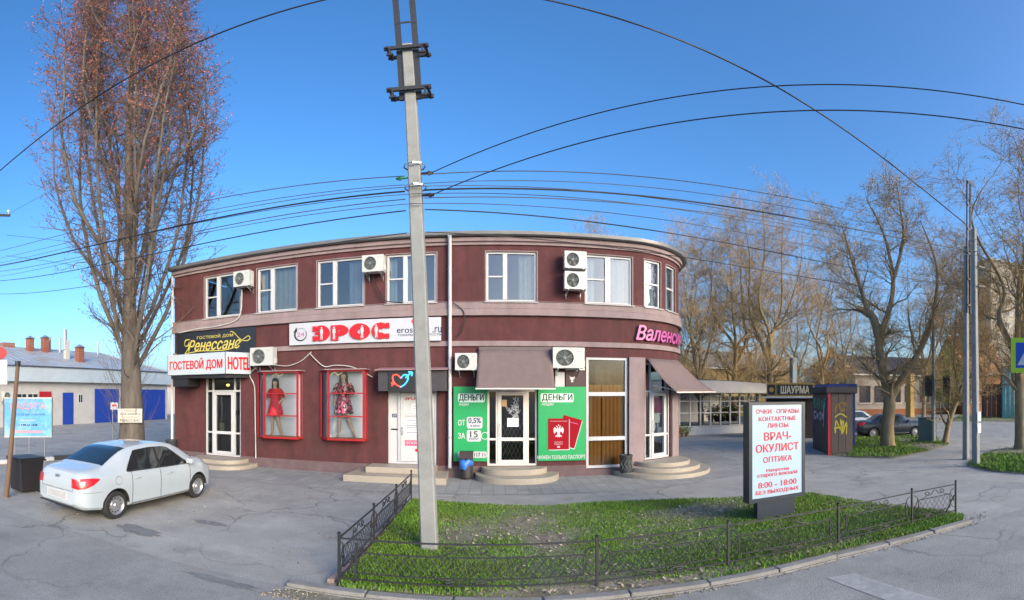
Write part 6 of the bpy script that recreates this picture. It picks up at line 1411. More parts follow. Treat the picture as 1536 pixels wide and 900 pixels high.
# leafy bushes and a golden conifer
def leafy(name, label, px, ybase, d, wpx, htop, leafm, n, seed, cone=False, cat='bush'):
    a = az(px); b = Vector((d*math.sin(a), d*math.cos(a), 0)); ht = far_at(px, htop, d).z; hw = d*math.tan(R(wpx/24)); t = thing(name, label, cat, b); r = np.random.default_rng(seed)
    T = Tree(seed); T.trunk.tube([b, b+Vector((0, 0, ht*.8))], [.14, .03], 8)
    cl = r.normal(size=(38, 3)); cl /= np.linalg.norm(cl, axis=1)[:, None]; cl *= r.uniform(.3, .95, (38, 1)); zc = (cl[:, 2]*.5+.5)
    sc = (1-zc*.85) if cone else np.ones(38); C = np.stack([b.x+cl[:, 0]*hw*sc, b.y+cl[:, 1]*hw*sc, ht*(.08+.9*zc)], 1)
    idx = r.integers(0, 38, n); B = C[idx]+r.normal(size=(n, 3))*hw*.20*np.array([1, 1, .9]); u = r.normal(size=(n, 3)); u /= np.linalg.norm(u, axis=1)[:, None]; v = np.cross(u, r.normal(size=(n, 3))); v /= np.linalg.norm(v, axis=1)[:, None]; s_ = r.uniform(.06, .16, (n, 1))
    Q = np.stack([B, B+u*s_*.5+v*s_*.3, B+u*s_, B+u*s_*.5-v*s_*.3], 1); T.trunk.build('trunk', BARK, t, smooth=60)
    me = bpy.data.meshes.new('crown'); me.from_pydata(Q.reshape(-1, 3).tolist(), [], (np.arange(n)[:, None]*4+np.array([[0, 1, 2, 3]])).tolist()); me.materials.append(leafm); o = put('crown', me, t); o['kind'] = 'stuff'
leafy('conifer', 'golden brown conifer between the two pale-roofed houses', 1232, 600, 42, 42, 535, mat('golden_leaves', (.30, .17, .03), .8, .3, 1, island=.5), 9000, 3, True, 'tree')
leafy('green_bush', 'fresh light green tree behind the brick house', 1425, 600, 52, 70, 515, mat('fresh_leaves', (.17, .26, .03), .8, .3, 1, island=.4), 9000, 4, cat='tree')
leafy('bush', 'reddish twiggy bush behind the low house roof', 1325, 600, 70, 60, 535, mat('reddish_leaves', (.20, .10, .075), .8, .3, 1, island=.4), 6000, 5)
# ================================================================ garages on the left
GX = -30.0
def gy(px, X=GX): return X/math.tan(az(px))
GWALL = mat('garage_white', (.47, .46, .44), .9, .06, 2, .1, 30, dirt=(.32, .29, .25), dirt_scale=.8, dirt_amt=.5)
GBLUE = mat('garage_blue', (.012, .05, .33), .5, .08, 2, dirt=(.01, .03, .18), dirt_scale=1.5, dirt_amt=.4)
GROOF = mat('garage_roof_metal', (.42, .46, .48), .45, .08, 1.5, metal=.3, dirt=(.30, .17, .08), dirt_scale=.35, dirt_amt=.55)
FASC = mat('garage_fascia', (.44, .52, .56), .5, .05, 1.5, dirt=(.36, .38, .38), dirt_scale=.7, dirt_amt=.4)
t = thing('garage_building', 'long low white garage building with blue doors and a pale metal roof', 'building', (GX, 24, 0))
Y0, Y1 = 7.0, gy(251)
MB().box(GX-9, GX, Y0, Y1, 0, 3.46).build('wall', GWALL, t)
MB().box(GX+.002, GX+.55, Y0-.1, Y1+.1, 3.45, 4.58).build('fascia', FASC, t, bevel=.01)
MB().box(GX-.3, GX+.66, Y0-.15, Y1+.15, 4.585, 4.66).build('gutter', mat('dark_gutter', (.07, .08, .10), .5, .1, 3), t)
rz_ = 6.95; gr = MB(); gr.v = [(GX+.60, Y0-.1, 4.67), (GX+.60, Y1+.1, 4.67), (GX-7.2, Y1-3.0, rz_), (GX-7.2, Y0+4, rz_), (GX-15, Y0-.1, 4.67), (GX-15, Y1+.1, 4.67)]; gr.f = [(0, 1, 2, 3), (3, 2, 5, 4), (1, 5, 2), (0, 3, 4)]
gr.build('roof', GROOF, t, fixn=False)
n = 44
for k in range(n):
    y = Y0+(Y1-Y0)*(k+.5)/n; q0 = .0
    ya = max(Y0+4, min(Y1-3.0, y)); MB().bar((GX+.55, y, 4.70), (GX-7.15, ya+(y-ya)*.0, rz_+.02), .035, .035).build('roof_seam', GROOF, t)
def gdoor(x0, x1, ztop, nm, boards=0):
    a, b = gy(x0), gy(x1); a, b = min(a, b), max(a, b); d_ = MB().box(GX-.04, GX+.03, a, b, .02, ztop).build(nm, GBLUE, t)
    for k in range(boards):
        y = a+(b-a)*(k+.5)/boards; MB().box(GX+.031, GX+.045, y-(b-a)/boards*.46, y+(b-a)/boards*.46, .06, ztop-.05).build('panel', GBLUE, d_)
    return d_
gdoor(94, 110, 2.62, 'door', 1); gdoor(142, 178, 2.95, 'garage_door', 6); gdoor(206, 247.5, 2.95, 'garage_door', 6)
def gwin(x0, x1, z0, z1):
    a, b = sorted((gy(x0), gy(x1))); w_ = MB().box(GX-.03, GX+.03, a, b, z0, z1).build('window', PVC, t); m2 = (a+b)/2
    for c, d_ in ((a+.06, m2-.03), (m2+.03, b-.06)): MB().box(GX+.031, GX+.036, c, d_, z0+.06, z1-.06).build('pane', mat('dark_pane', (.03, .035, .04), .1, .2, 3), w_)
gwin(117, 124, 1.75, 2.5); gwin(25, 40, 1.4, 2.55); gwin(41, 57, 1.4, 2.55)
MB().box(GX+.04, GX+.10, gy(58.5), gy(76), 2.2, 2.7).build('red_sign', RED, t)
o = copy_tree(AC0); o.location = (GX, gy(9), 2.0); o.rotation_euler = (0, 0, R(90)); o.scale = (1.1, 1, 1.25); o['label'] = 'white air conditioner on the far left end of the garage wall'
BRK = mat('chimney_brick', (.27, .085, .05), .9, .25, 12, .3, 30)
CAP = mat('zinc_cap', (.4, .42, .43), .4, .1, 4, metal=.6)
def chimney(px, ybot, ytop, X, wpx, m_=BRK, cap=True):
    Y = gy(px, X); d = math.hypot(X, Y); z0, z1 = far_at(px, ybot, d).z, far_at(px, ytop, d).z; h = d*math.tan(R(wpx/24))*.76; c = MB().box(X-h, X+h, Y-h, Y+h, z0-.5, z1-.25).build('chimney', m_, t)
    if m_ is BRK:
        for k in range(5):
            z = z0+(z1-.3-z0)*(k+1)/6; MB().box(X-h-.003, X+h+.003, Y-h-.003, Y+h+.003, z-.01, z+.01).build('mortar_joint', mat('mortar', (.3, .25, .22), .9, .1, 5), c)
    if cap:
        q = MB(); q.v = [(X-h*1.35, Y-h*1.35, z1-.25), (X+h*1.35, Y-h*1.35, z1-.25), (X+h*1.35, Y+h*1.35, z1-.25), (X-h*1.35, Y+h*1.35, z1-.25), (X, Y, z1+.05)]; q.f = [(0, 1, 2, 3), (0, 1, 4), (1, 2, 4), (2, 3, 4), (3, 0, 4)]; q.build('chimney_cap', CAP, c)
    return c
chimney(45, 522, 504, -35.6, 12); chimney(67.5, 522, 503, -35.6, 12); chimney(119.5, 544, 517, -31.8, 13); chimney(9, 520, 511, -37.5, 26, BRK, False)
chimney(100, 538, 506, -32.8, 9, mat('pale_vent', (.5, .5, .46), .7, .1, 4), False); Y = gy(97.5, -32.8); MB().tube([(-32.8, Y, 6.5), (-32.8, Y, far_at(97, 496, 41.5).z)], .2, 10).build('vent_pipe', CAP, t)
for px in (75, 90, 147): Y = gy(px, -36); MB().tube([(-36, Y, 5.5), (-36, Y, far_at(px, 506 if px < 100 else 513, math.hypot(36, Y)).z)], .12, 10).build('vent_pipe', CAP, t)
# a shed with a red sign far behind the garages
sgx = far_at(254, 560, 62); t = thing('far_shed', 'distant pale shed with a reddish roof sign between garages and building', 'building', (sgx.x, sgx.y, 0))
MB().box(sgx.x-7, sgx.x+5, sgx.y-3, sgx.y+3, 0, 3.6).build('wall', PVCD, t); MB().box(sgx.x-7.3, sgx.x+5.3, sgx.y-3.4, sgx.y-3.3, 3.6, 5.2).build('roof_sign', mat('faded_red', (.5, .26, .22), .7, .2, 2), t)
MB().box(sgx.x-7.2, sgx.x+5.2, sgx.y-3.2, sgx.y+3.2, 3.601, 3.8).build('roof', GREYM, t)
# ================================================================ right side: pavilion, kiosks
t = thing('glazed_pavilion', 'low white glazed pavilion with a pale canopy beyond the rounded corner', 'kiosk', (13.0, 25.0, 0))
xa, xb, ya, yb = 9.4, 16.3, 25.0, 30.0
MB().box(xa, xb, ya+.10, yb, 0, .52).build('base_wall', WHITE, t); MB().box(xa, xb, yb-.1, yb, .52, 2.6).build('rear_wall', PVCD, t)
MB().box(xa, xb, ya+.05, yb, 2.6, 2.72).build('ceiling', WHITE, t)
nb = 10; zc = [.53, 1.35, 2.05, 2.58]
for k in range(nb+1): x = xa+(xb-xa)*k/nb; MB().box(x-.045, x+.045, ya+.03, ya+.12, .521, 2.6).build('mullion', PVC, t)
for z in zc:
    MB().box(xa, xb, ya+.045, ya+.105, z-.03, z+.03).build('glazing_bar', PVC, t)
for k in range(nb):
    x0_, x1_ = xa+(xb-xa)*k/nb+.046, xa+(xb-xa)*(k+1)/nb-.046
    for z0_, z1_ in zip(zc, zc[1:]): MB().add([(x0_, ya+.07, z0_+.03), (x1_, ya+.07, z0_+.03), (x1_, ya+.07, z1_-.03), (x0_, ya+.07, z1_-.03)], [(0, 1, 2, 3)]).build('pane', GLASSD, t, fixn=False)
cn = MB(); nx = 16
for k in range(nx+1):
    x = xa-1.2+(xb+1.2-xa+1.2)*k/nx; s_ = .16*math.sin(math.pi*k/nx)
    cn.v += [(x, ya-1.6, 2.50+s_*.2), (x, ya-1.5, 2.62+s_*.2), (x, ya-.9, 3.05+s_), (x, ya+2.0, 3.25+s_)]
for k in range(nx):
    for j in range(3): i = k*4+j; cn.f.append((i, i+1, i+5, i+4))
o = cn.build('canopy', mat('canopy_grey', (.30, .28, .25), .8, .1, 2), t, smooth=50, fixn=False); sd = o.modifiers.new('thick', 'SOLIDIFY'); sd.thickness = .04
for x in (xa-.9, xb+.9): MB().tube([(x, ya-1.4, 0), (x, ya-1.4, 2.6)], .05, 8).build('canopy_post', PVCD, t)
for k in range(9):   # flower pots along the pavilion wall and behind its glass
    x, y, z, s_ = ((10.1+.3*k, 24.5, 0, .9) if k < 4 else (13.1+.42*(k-4), 25.5, .75, 1.5)); c = ('young green', 'orange', 'dark green', 'pale yellow', 'bushy green')[k % 5]
    tp = thing('flower_pot', ('plant with %s leaves in a pot, number %d from the left outside the pavilion' % (c, k+1)) if k < 4 else ('potted %s plant behind the pavilion glass, number %d from the left' % (c, k-3)), 'plant', (x, y, z))
    tp['label'] = [('first', 'second', 'third', 'fourth')[k]+' flower pot from the left standing outside the pavilion glass' if k < 4 else ('first', 'second', 'third', 'fourth', 'fifth')[k-4]+' green pot plant from the left behind the pavilion glass'][0]
    MB().lathe([(0, 0), (.10*s_, 0), (.14*s_, .24*s_), (.12*s_, .24*s_)], 14, (x, y, z)).build('pot', mat('pot_clay', (.2, .13, .1), .8, .1, 6), tp)
    r = np.random.default_rng(k); m_ = 220; B = r.normal(size=(m_, 3))*np.array([.14, .14, .14])*s_+np.array([x, y, z+.42*s_]); u = r.normal(size=(m_, 3)); u /= np.linalg.norm(u, axis=1)[:, None]; v = np.cross(u, r.normal(size=(m_, 3))); v /= np.linalg.norm(v, axis=1)[:, None]; sz = .09*s_
    Q = np.stack([B, B+u*sz*.5+v*sz*.3, B+u*sz, B+u*sz*.5-v*sz*.3], 1); me = bpy.data.meshes.new('foliage'); me.from_pydata(Q.reshape(-1, 3).tolist(), [], (np.arange(m_)[:, None]*4+np.array([[0, 1, 2, 3]])).tolist()); me.materials.append(mat('pot_leaves_green', (.13, .22, .03), .7, .2, 3, island=.4) if k != 1 else mat('pot_flowers', (.5, .2, .04), .7, .2, 3, island=.4)); o = put('foliage', me, tp); o['kind'] = 'stuff'
# graffiti kiosk
C0 = Vector((12.3, 13.7, 0)); e1 = Vector((.42, .9075, 0)); e2 = Vector((.9075, -.42, 0)); UP = Vector((0, 0, 1)); L1, L2, KH = 2.5, 1.05, 2.55
t = thing('graffiti_kiosk', 'closed brown metal kiosk with graffiti and a red corner post', 'kiosk', C0)
KB = mat('kiosk_brown', (.075, .058, .052), .7, .15, 2, .1, 20, dirt=(.11, .08, .06), dirt_scale=1.2, dirt_amt=.6)
def kbox(c, a, b, z0, z1): return MB().obox(c+UP*((z0+z1)/2), e1, e2, UP, (a, b, (z1-z0)/2))
kc = C0+e1*(L1/2)+e2*(L2/2)
kbox(kc, L1/2-.02, L2/2-.02, .02, KH-.02).build('body', KB, t)
kbox(kc, L1/2+.14, L2/2+.14, KH-.02, KH+.22).build('roof_slab', mat('kiosk_dark', (.035, .03, .03), .7, .2, 4), t, bevel=.01)
kbox(C0+e1*.02+e2*.02, .055, .055, 0, KH-.021).build('corner_post', RED, t)
for k in range(6):
    q = (k+.5)/6; kbox(C0+e1*(.1+(L1-.12)*q)+e2*.012, (L1-.12)/12-.01, .012, .1, KH-.08).build('panel', KB, t)
    if k < 3: q = (k+.5)/3; kbox(C0+e2*(.1+(L2-.12)*q)+e1*.010, .010, (L2-.12)/6-.008, .1, KH-.08).build('panel', KB, t)
def spray(pts, wd, m_, face, cx, cz, sc=1.):
    st = stroke(spline([(x*sc, y*sc) for x, y in pts], 6), wd*sc, .004)
    if face == 'L': on_plane(st, C0+e1*cx-e2*.001+UP*cz, -e1, UP)
    else: on_plane(st, C0+e2*cx-e1*.001+UP*cz, e2, UP)
    o = st.build('graffiti', m_, t, fixn=False)
SG = mat('spray_green', (.08, .42, .22), .8, .2, 6); SWh = mat('spray_white', (.5, .52, .54), .8, .2, 6); SY = mat('spray_yellow', (.48, .40, .04), .8, .2, 6); SO = mat('spray_ochre', (.22, .12, .03), .8, .2, 6)
for k, pts in enumerate(([(-.1, -.2), (-.1, .2), (.08, .15), (-.05, .02), (.1, -.1), (-.1, -.2)], [(.1, -.2), (-.05, 0), (.1, .2), (.12, 0), (-.02, -.02)], [(-.1, -.2), (0, .2), (.1, -.2)], [(.05, .15), (-.1, 0), (.05, -.2), (.12, 0), (.05, .15)], [(.12, .2), (-.08, .15), (.1, 0), (-.1, -.2)])): spray(pts, .05, SG, 'L', 2.1-.38*k, 2.05, 1.1)
for k, pts in enumerate(([(-.15, .1), (.1, .15), (-.1, 0), (.12, -.1), (-.1, -.15)], [(-.1, .15), (-.05, -.1), (.1, .05), (.1, -.15)], [(-.15, .05), (.1, .12), (0, -.15), (.15, -.1)], [(-.1, .15), (-.1, -.1), (0, .1), (.05, -.1), (.12, .3), (.2, .5), (.05, -.4)])): spray(pts, .055, SWh, 'L', 2.1-.42*k, 1.55, 1.15)
for k, pts in enumerate(([(-.18, -.2), (-.15, .2), (0, -.1), (.05, .2)], [(.0, .25), (.05, -.25)], [(.1, .2), (.08, -.2), (.2, .15), (.2, -.25)], [(-.2, .3), (0, .42), (.22, .3)], [(-.22, -.05), (.24, .02)])): spray(pts, .04, SY, 'R', .5, 1.15, 1.25)
for k, pts in enumerate(([(-.2, -.15), (-.1, .15), (.05, -.1), (.2, .2)], [(-.1, .1), (.1, .2), (.15, -.1)])): spray(pts, .06, SO, 'R', .5, 1.9, 1.2)
# blue and white kiosk behind it
t = thing('blue_kiosk', 'white kiosk with a blue fascia right behind the graffiti kiosk', 'kiosk', (14.6, 15.2, 0)); kc = C0+e1*3.75+e2*1.47
kbox(kc, 1.10, .60, .02, 2.5).build('body', WHITE, t); kbox(kc, 1.22, .70, 2.5, 2.95).build('fascia', mat('kiosk_blue', (.02, .06, .24), .5, .08, 3), t); kbox(kc-e1*1.152-e2*.58, .02, .05, 0, 2.5).build('corner_strip', MATS['kiosk_blue'], t); kbox(kc-e1*1.152+e2*.58, .02, .05, 0, 2.5).build('corner_strip', MATS['kiosk_blue'], t)
kbox(kc-e1*1.155, .01, .35, 1.1, 2.1).build('window', mat('dark_pane', (.03, .035, .04), .1, .2, 3), t)
# shawarma kiosk
sc_ = far_at(1186, 592, 25.5); t = thing('shawarma_kiosk', 'dark food kiosk with a yellow fascia sign beside the graffiti kiosk', 'kiosk', (sc_.x, sc_.y, 0)); a = az(1186); sx_ = Vector((math.cos(a), -math.sin(a), 0)); fy = Vector((math.sin(a), math.cos(a), 0))
def sbox(o, hx_, hy, z0, z1): return MB().obox(Vector((sc_.x, sc_.y, 0))+o+UP*((z0+z1)/2), sx_, fy, UP, (hx_, hy, (z1-z0)/2))
sbox(fy*1.2, 1.35, 1.0, 0, 2.25).build('body', mat('kiosk_dark', (.035, .03, .03), .7, .2, 4), t); sbox(fy*.9, 1.55, 1.3, 2.26, 2.34).build('roof_sheet', WHITE, t)
sbox(fy*.3, 1.35, .06, 2.36, 3.12).build('fascia', mat('ochre_fascia', (.32, .22, .05), .6, .1, 4), t); sbox(fy*.22+sx_*.25, 1.0, .012, 2.44, 3.02).build('sign_panel', BLACK, t); sbox(fy*.22-sx_*1.08, .2, .012, 2.44, 3.02).build('sign_panel', BLACK, t)
on_plane(letters('ШАУРМА', 1.6, .42, .03), Vector((sc_.x, sc_.y, 2.73))+fy*.207+sx_*.25, sx_, UP).build('lettering', mat('cream_letters', (.55, .48, .33), .5, .05, 4), t)
on_plane(disc2(.13, 16), Vector((sc_.x, sc_.y, 2.73))+fy*.207-sx_*1.08, sx_, UP).build('emblem', MATS['ochre_fascia'], t)
sbox(fy*.18+sx_*0, .9, .03, 1.0, 1.9).build('hatch', mat('dark_pane', (.03, .035, .04), .1, .2, 3), t)
g = far_at(1190, 537, 29); o = MB().box(g.x-.17, g.x+.17, g.y-.17, g.y+.17, 0, g.z).build('square_post', mat('blue_grey', (.14, .19, .22), .7, .1, 3)); tag(o, 'blue-grey square post rising behind the shawarma sign', 'post')
# traffic light, cabinet, street plate
g = ground_at(1400, 665); t = thing('traffic_light', 'grey traffic light pole with two black signal heads', 'traffic light', g); d = g.length; a = az(1400); sx_ = Vector((math.cos(a), -math.sin(a), 0)); fy = Vector((math.sin(a), math.cos(a), 0))
MB().tube([g, g+UP*far_at(1400, 480, d).z], [.11, .08], 12).build('post', mat('pole_grey', (.20, .22, .22), .6, .1, 4), t, smooth=50)
for px in (1393, 1420):
    c = far_at(px, 579, d-.1); hd = MB().obox(c, sx_, fy, UP, (.19, .14, .52)).build('signal_head', BLACK, t, bevel=.03)
    for k in (-1, 0, 1):
        q = MB(); 
        for i in range(9): an = math.pi*i/8; p = c+UP*(k*.32)-fy*.14+sx_*(.12*math.cos(an))+UP*(.12*math.sin(an)); q.v += [tuple(p), tuple(p-fy*.16)]
        q.f = [(2*i, 2*i+2, 2*i+3, 2*i+1) for i in range(8)]; q.build('visor', BLACK, hd, fixn=False)
        MB().obox(c+UP*(k*.32)-fy*.145, sx_, fy, UP, (.10, .006, .10)).build('lens', mat('dark_lens', (.03, .02, .02), .15, .1, 5), hd, bevel=.0)
    MB().bar(c+UP*.3, Vector((g.x, g.y, c.z+.3)), .04).build('bracket', BLACK, t)
g = ground_at(1391, 664); t = thing('utility_cabinet', 'grey-green metal cabinet left of the traffic light pole', 'cabinet', g); hw = g.length*math.tan(R(27/24)); zt = far_at(1391, 627, g.length).z
CABM = mat('cabinet_green', (.075, .12, .12), .5, .1, 3)
MB().obox(g+UP*(zt/2), sx_, fy, UP, (hw, .28, zt/2)).build('body', CABM, t, bevel=.015); MB().obox(g+UP*(zt/2)-fy*.29, sx_, fy, UP, (hw*.92, .012, zt/2-.06)).build('door', CABM, t, bevel=.006); MB().obox(g+UP*(zt+.02), sx_, fy, UP, (hw+.04, .33, .02)).build('cabinet_cap', CABM, t); MB().obox(g+UP*.03-fy*.35, sx_, fy, UP, (hw*.6, .1, .03)).build('plinth', CONC, t)
# pedestrian-crossing sign at the right edge
e_ = Vector((12.3*math.sin(R(66.9)), 12.3*math.cos(R(66.9)), 0)); a = R(66.1); sx_ = Vector((math.cos(a), -math.sin(a), 0)); nn_ = Vector((-math.sin(a), -math.cos(a), 0)); t = thing('crossing_sign', 'blue pedestrian-crossing sign with a yellow-green border at the right edge', 'sign', e_); cz = far_at(1533, 533, 12.3).z
ps = e_+sx_*.40; MB().tube([ps, ps+UP*(cz+.5)], .04, 10).build('post', STEEL, t); c = e_+nn_*.05+UP*cz
MB().obox(c, sx_, nn_, UP, (.47, .01, .47)).build('border', mat('lime_border', (.42, .62, .03), .5, .03, 3), t); MB().obox(c+nn_*.014, sx_, nn_, UP, (.34, .003, .34)).build('panel', mat('sign_blue', (.01, .07, .42), .5, .03, 3), t)
on_plane(poly2([(-.30, -.27), (.30, -.27), (0, .29)], .003), c+nn_*.017, sx_, UP).build('triangle', WHITE, t)
mn = disc2(.035, 12, .006, (0, .12)); fig = [[(-.03, .075), (.04, .075), (.05, -.03), (-.03, -.03)], [(-.03, -.03), (.02, -.03), (-.05, -.2), (-.09, -.2)], [(0, -.03), (.05, -.03), (.10, -.2), (.06, -.2)], [(-.03, .07), (-.10, -.02), (-.08, -.04), (-.02, .03)], [(.04, .07), (.11, -.0), (.09, -.03), (.04, .03)]]
for k, q in enumerate(fig): pq = poly2(q, .0062+.0004*k); mn.add(pq.v, pq.f)
on_plane(mn, c+nn_*.017, sx_, UP).build('walking_figure', INK, t)['kind'] = 'stuff'
# ================================================================ far houses
def house(name, label, px0, px1, d, yeave, yridge, depth, wallm, roofm, rot=0., wins=(), plinth=None, chim=None, hip=False, cat='house', door=None, frame=PVC):
    a = az((px0+px1)/2); c = Vector((d*math.sin(a), d*math.cos(a), 0)); th = -a+R(rot); X = Vector((math.cos(th), math.sin(th), 0)); Yv = Vector((-math.sin(th), math.cos(th), 0))
    hw = d*math.tan(R((px1-px0)/24)); ze = far_at(px0, yeave, d).z; zr = far_at(px0, yridge, d+depth/2).z; t = thing(name, label, cat, c)
    def P(x, y, z): return tuple(c+X*x+Yv*y+UP*z)
    def B(x0, x1, y0, y1, z0, z1):
        m = MB().box(x0, x1, y0, y1, z0, z1); m.v = [P(*p) for p in m.v]; return m
    B(-hw, hw, 0, depth, 0, ze).build('wall', wallm, t)
    if plinth: B(-hw-.03, hw+.03, -.04, .5, 0, .75).build('plinth', plinth, t)
    o = .4; q = MB(); i = depth/2 if hip else 0.
    q.v = [P(-hw-o, -o, ze+.01), P(hw+o, -o, ze+.01), P(hw+o, depth+o, ze+.01), P(-hw-o, depth+o, ze+.01), P(-hw-o+i, depth/2, zr), P(hw+o-i, depth/2, zr)]; q.f = [(0, 1, 5, 4), (2, 3, 4, 5), (1, 2, 5), (3, 0, 4), (0, 1, 2, 3)]
    rf = q.build('roof', roofm, t); B(-hw-o-.02, hw+o+.02, -o-.05, -o, ze-.12, ze+.03).build('eaves_board', PVCD, t)
    for k in range(int(2*hw/1.1)):
        x = -hw+.3+1.1*k
        if not hip or abs(x) < hw-i*.5: m = MB().bar(P(x, -o, ze+.03), P(x*(1 if not hip else .8), depth/2, zr+.02), .06, .04); m.build('roof_seam', roofm, rf)
    if chim is not None: B(chim-.35, chim+.35, depth*.45-.35, depth*.45+.35, zr-.8, zr+.7).build('chimney', BRK, rf)
    for (x, w_, z0, z1) in wins:
        wn_ = B(x*hw-w_/2, x*hw+w_/2, -.05, .02, z0, z1).build('window', frame, t); n_ = 2
        for k in range(n_): xx = x*hw-w_/2+.07+(w_-.07)*k/n_; m = B(xx, xx+(w_-.07)/n_-.07, -.06, -.051, z0+.08, z1-.08); m.build('pane', mat('far_pane', (.05, .06, .07), .12, .3, 3), wn_)
        B(x*hw-w_/2-.1, x*hw+w_/2+.1, -.14, .0, z0-.10, z0-.001).build('sill', PVCD, wn_)
    if door is not None: B(door*hw-.5, door*hw+.5, -.05, .02, 0, 2.3).build('door', mat('brown_door', (.13, .05, .03), .6, .2, 4), t)
    return t
YEL = mat('yellow_plaster', (.46, .32, .13), .9, .1, 2, dirt=(.36, .27, .15), dirt_scale=.6, dirt_amt=.5); CRM = mat('cream_plaster', (.48, .42, .34), .9, .1, 2, dirt=(.34, .27, .22), dirt_scale=.6, dirt_amt=.6)
SLATE = mat('asbestos_roof', (.40, .36, .28), .9, .15, 1.5, dirt=(.25, .22, .17), dirt_scale=.5, dirt_amt=.6); DROOF = mat('dark_roof', (.10, .075, .07), .8, .2, 2); OBR = mat('orange_brick', (.36, .14, .06), .9, .2, 8); OROOF = mat('orange_roof', (.40, .15, .06), .8, .2, 3)
house('yellow_house', 'yellow house with a long pale roof behind the pavilion', 1035, 1208, 52, 553, 528, 8, YEL, SLATE, 30, [(x, 1.1, 1.2, 2.9) for x in (-.75, -.45, -.15, .15, .45, .75)], chim=1.2)
house('pale_house', 'pale house with a hipped light roof and red chimney behind the conifer', 1238, 1306, 60, 557, 530, 8, CRM, SLATE, 28, [(x, 1.0, 1.3, 2.9) for x in (-.5, 0, .5)], chim=-.8, hip=True)
house('low_house', 'long low cream house with brown window frames behind the parked cars', 1276, 1450, 56, 563, 536, 9, CRM, DROOF, 30, [(x, 1.35, 1.5, 3.5) for x in (-.82, -.55, -.25, .02, .32, .58, .85)], OBR, frame=mat('brown_frame', (.16, .05, .035), .6, .2, 4), door=-.4)
house('brick_house', 'orange brick house with an orange roof behind the two right poles', 1446, 1512, 58, 560, 507, 9, OBR, OROOF, 34, [(x, 1.2, 1.5, 3.2) for x in (-.6, 0, .6)], door=.3)
g = far_at(1365, 590, 50); o = MB().prism([(g.x-.35, g.y-.35), (g.x+.35, g.y-.35), (g.x+.35, g.y+.35), (g.x-.35, g.y+.35)], 0, far_at(1365, 560, 50).z).build('sunlit_ochre_pillar', mat('sunlit_ochre_pillar', (.46, .30, .10), .9, .1, 3), bevel=.03); tag(o, 'pillar in sunlit ochre standing before the low cream house', 'pillar')  # ochre has warm sun painted in, as on a sunlit trunk
def far_wall(name, label, px0, px1, d, yt, m_, boards, cat):
    p0, p1 = far_at(px0, 592, d), far_at(px1, 592, d); p0.z = p1.z = 0; z = far_at(px0, yt, d).z; t = thing(name, label, cat, (p0+p1)/2); D_ = (p1-p0); N_ = Vector((-D_.y, D_.x, 0)).normalized()
    for k in range(boards): a, b = p0+D_*(k/boards), p0+D_*((k+1)/boards); MB().obox((a+b)/2+UP*(z/2)+N_*(.02*(k % 2)), D_.normalized(), N_, UP, (D_.length/boards/2-.012, .04, z/2)).build('panel', m_, t)
    for k in (0, boards): MB().obox(p0+D_*(k/boards)+UP*(z/2+.05), D_.normalized(), N_, UP, (.09, .09, z/2+.05)).build('post', IRON, t)
far_wall('turquoise_gate', 'peeling turquoise metal gate across the side street', 1502, 1528, 47, 549, mat('turquoise', (.13, .34, .31), .8, .25, 2, dirt=(.3, .26, .2), dirt_scale=.9, dirt_amt=.6), 4, 'gate')
far_wall('rusty_gate', 'rusty brown gate left of the turquoise one', 1474, 1501, 47.5, 576, mat('rusty', (.16, .065, .04), .85, .3, 3), 4, 'gate')
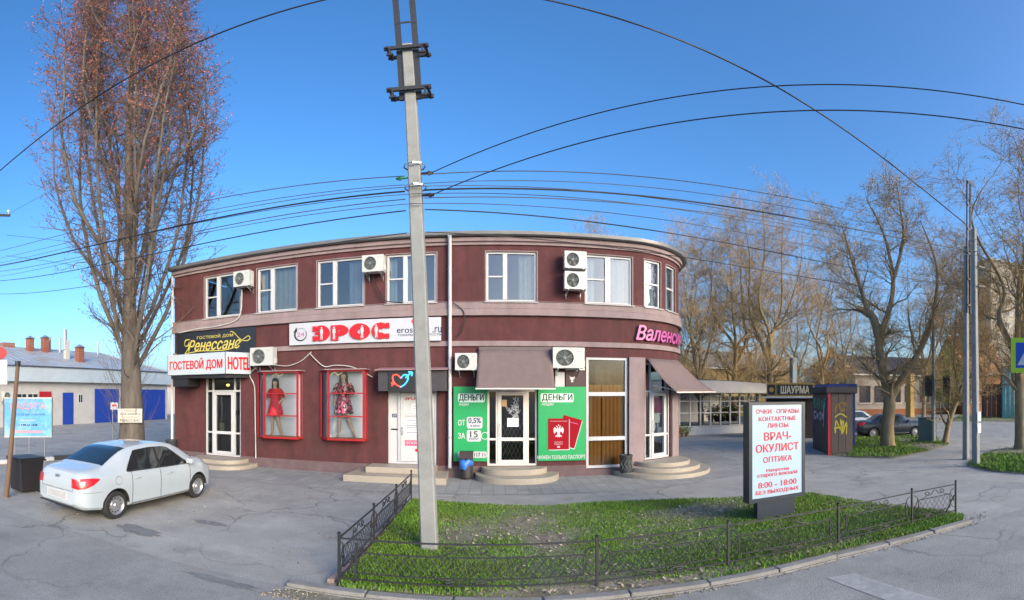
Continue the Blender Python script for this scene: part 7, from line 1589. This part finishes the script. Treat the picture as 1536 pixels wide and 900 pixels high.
# apartment block
c = far_at(1530, 592, 115); t = thing('apartment_block', 'tall pale apartment block far behind the trees at the right edge', 'building', (c.x, c.y, 0)); a = az(1530); X = Vector((math.cos(a-.75), -math.sin(a-.75), 0)); Yv = Vector((math.sin(a-.75), math.cos(a-.75), 0)); APT = mat('apartment_panel', (.52, .46, .35), .9, .1, .8, dirt=(.42, .37, .29), dirt_scale=.3, dirt_amt=.5)
zt = far_at(1500, 400, 115).z
def AB(x0, x1, y0, y1, z0, z1):
    m = MB().box(x0, x1, y0, y1, z0, z1); m.v = [tuple(Vector((c.x, c.y, 0))+X*p[0]+Yv*p[1]+UP*p[2]) for p in m.v]; return m
AB(-9.5, 16, 0, 12, 0, zt).build('wall', APT, t); AB(-9.8, 16.3, -.3, 12.3, zt, zt+.5).build('roof', GREYM, t)
FP_ = mat('far_pane', (.05, .06, .07), .12, .3, 3); nf = int(zt/3)
for f_ in range(1, nf):
    for k in range(6):
        x = -8+3.0*k; w_ = AB(x, x+1.5, -.06, .0, f_*3+.9, f_*3+2.4).build('window', PVC, t); AB(x+.1, x+.7, -.08, -.061, f_*3+1.0, f_*3+2.3).build('pane', FP_, w_); AB(x+.8, x+1.4, -.08, -.061, f_*3+1.0, f_*3+2.3).build('pane', FP_, w_)
# street name plate on the low house
g = far_at(1316, 562, 54); o = MB().box(g.x-.9, g.x+.9, g.y-.05, g.y+.05, g.z-.2, g.z+.25).build('blue_shop_sign', mat('sign_blue', (.01, .07, .42), .5, .03, 3)); tag(o, 'small blue sign under the eaves of the low cream house', 'sign')
# parked cars in the side street
OLD = dict(BONUS); OLD.update(pale=False, L=4.35, top=[(-2.175, .60), (-2.16, .92), (-2.1, 1.0), (-1.3, 1.02), (-1.05, 1.16), (-.75, 1.36), (-.45, 1.40), (.35, 1.40), (.6, 1.34), (.85, 1.18), (1.1, .98), (1.5, .95), (2.05, .86), (2.14, .72), (2.175, .55)],
    belt=[(-2.175, .78), (-1.9, .90), (0, .90), (1.0, .89), (1.6, .86), (2.175, .64)], rear_glass=(-1.22, -.72, .9, .88), front_glass=(.52, 1.02, .88, .92), side_glass=(-.92, .88, -.05), kick=1.4, kickf=.9, wid=[(-2.175, .66), (-2.12, .76), (-1.9, .80), (0, .82), (1.6, .80), (2.0, .75), (2.12, .66), (2.175, .55)])
CG = MATS['car_window']; g = ground_at(1331, 657); make_car('dark blue-black sedan parked behind the forked tree', mat('dark_car_paint', (.018, .024, .038), .25, .1, 2, coat=.8), (g.x+.9, g.y+.6, 0), R(-28), OLD, CG)
g = ground_at(1294, 646); make_car('white car parked behind the dark sedan', CARW, (g.x+.5, g.y+1.4, 0), R(-24), OLD, CG)
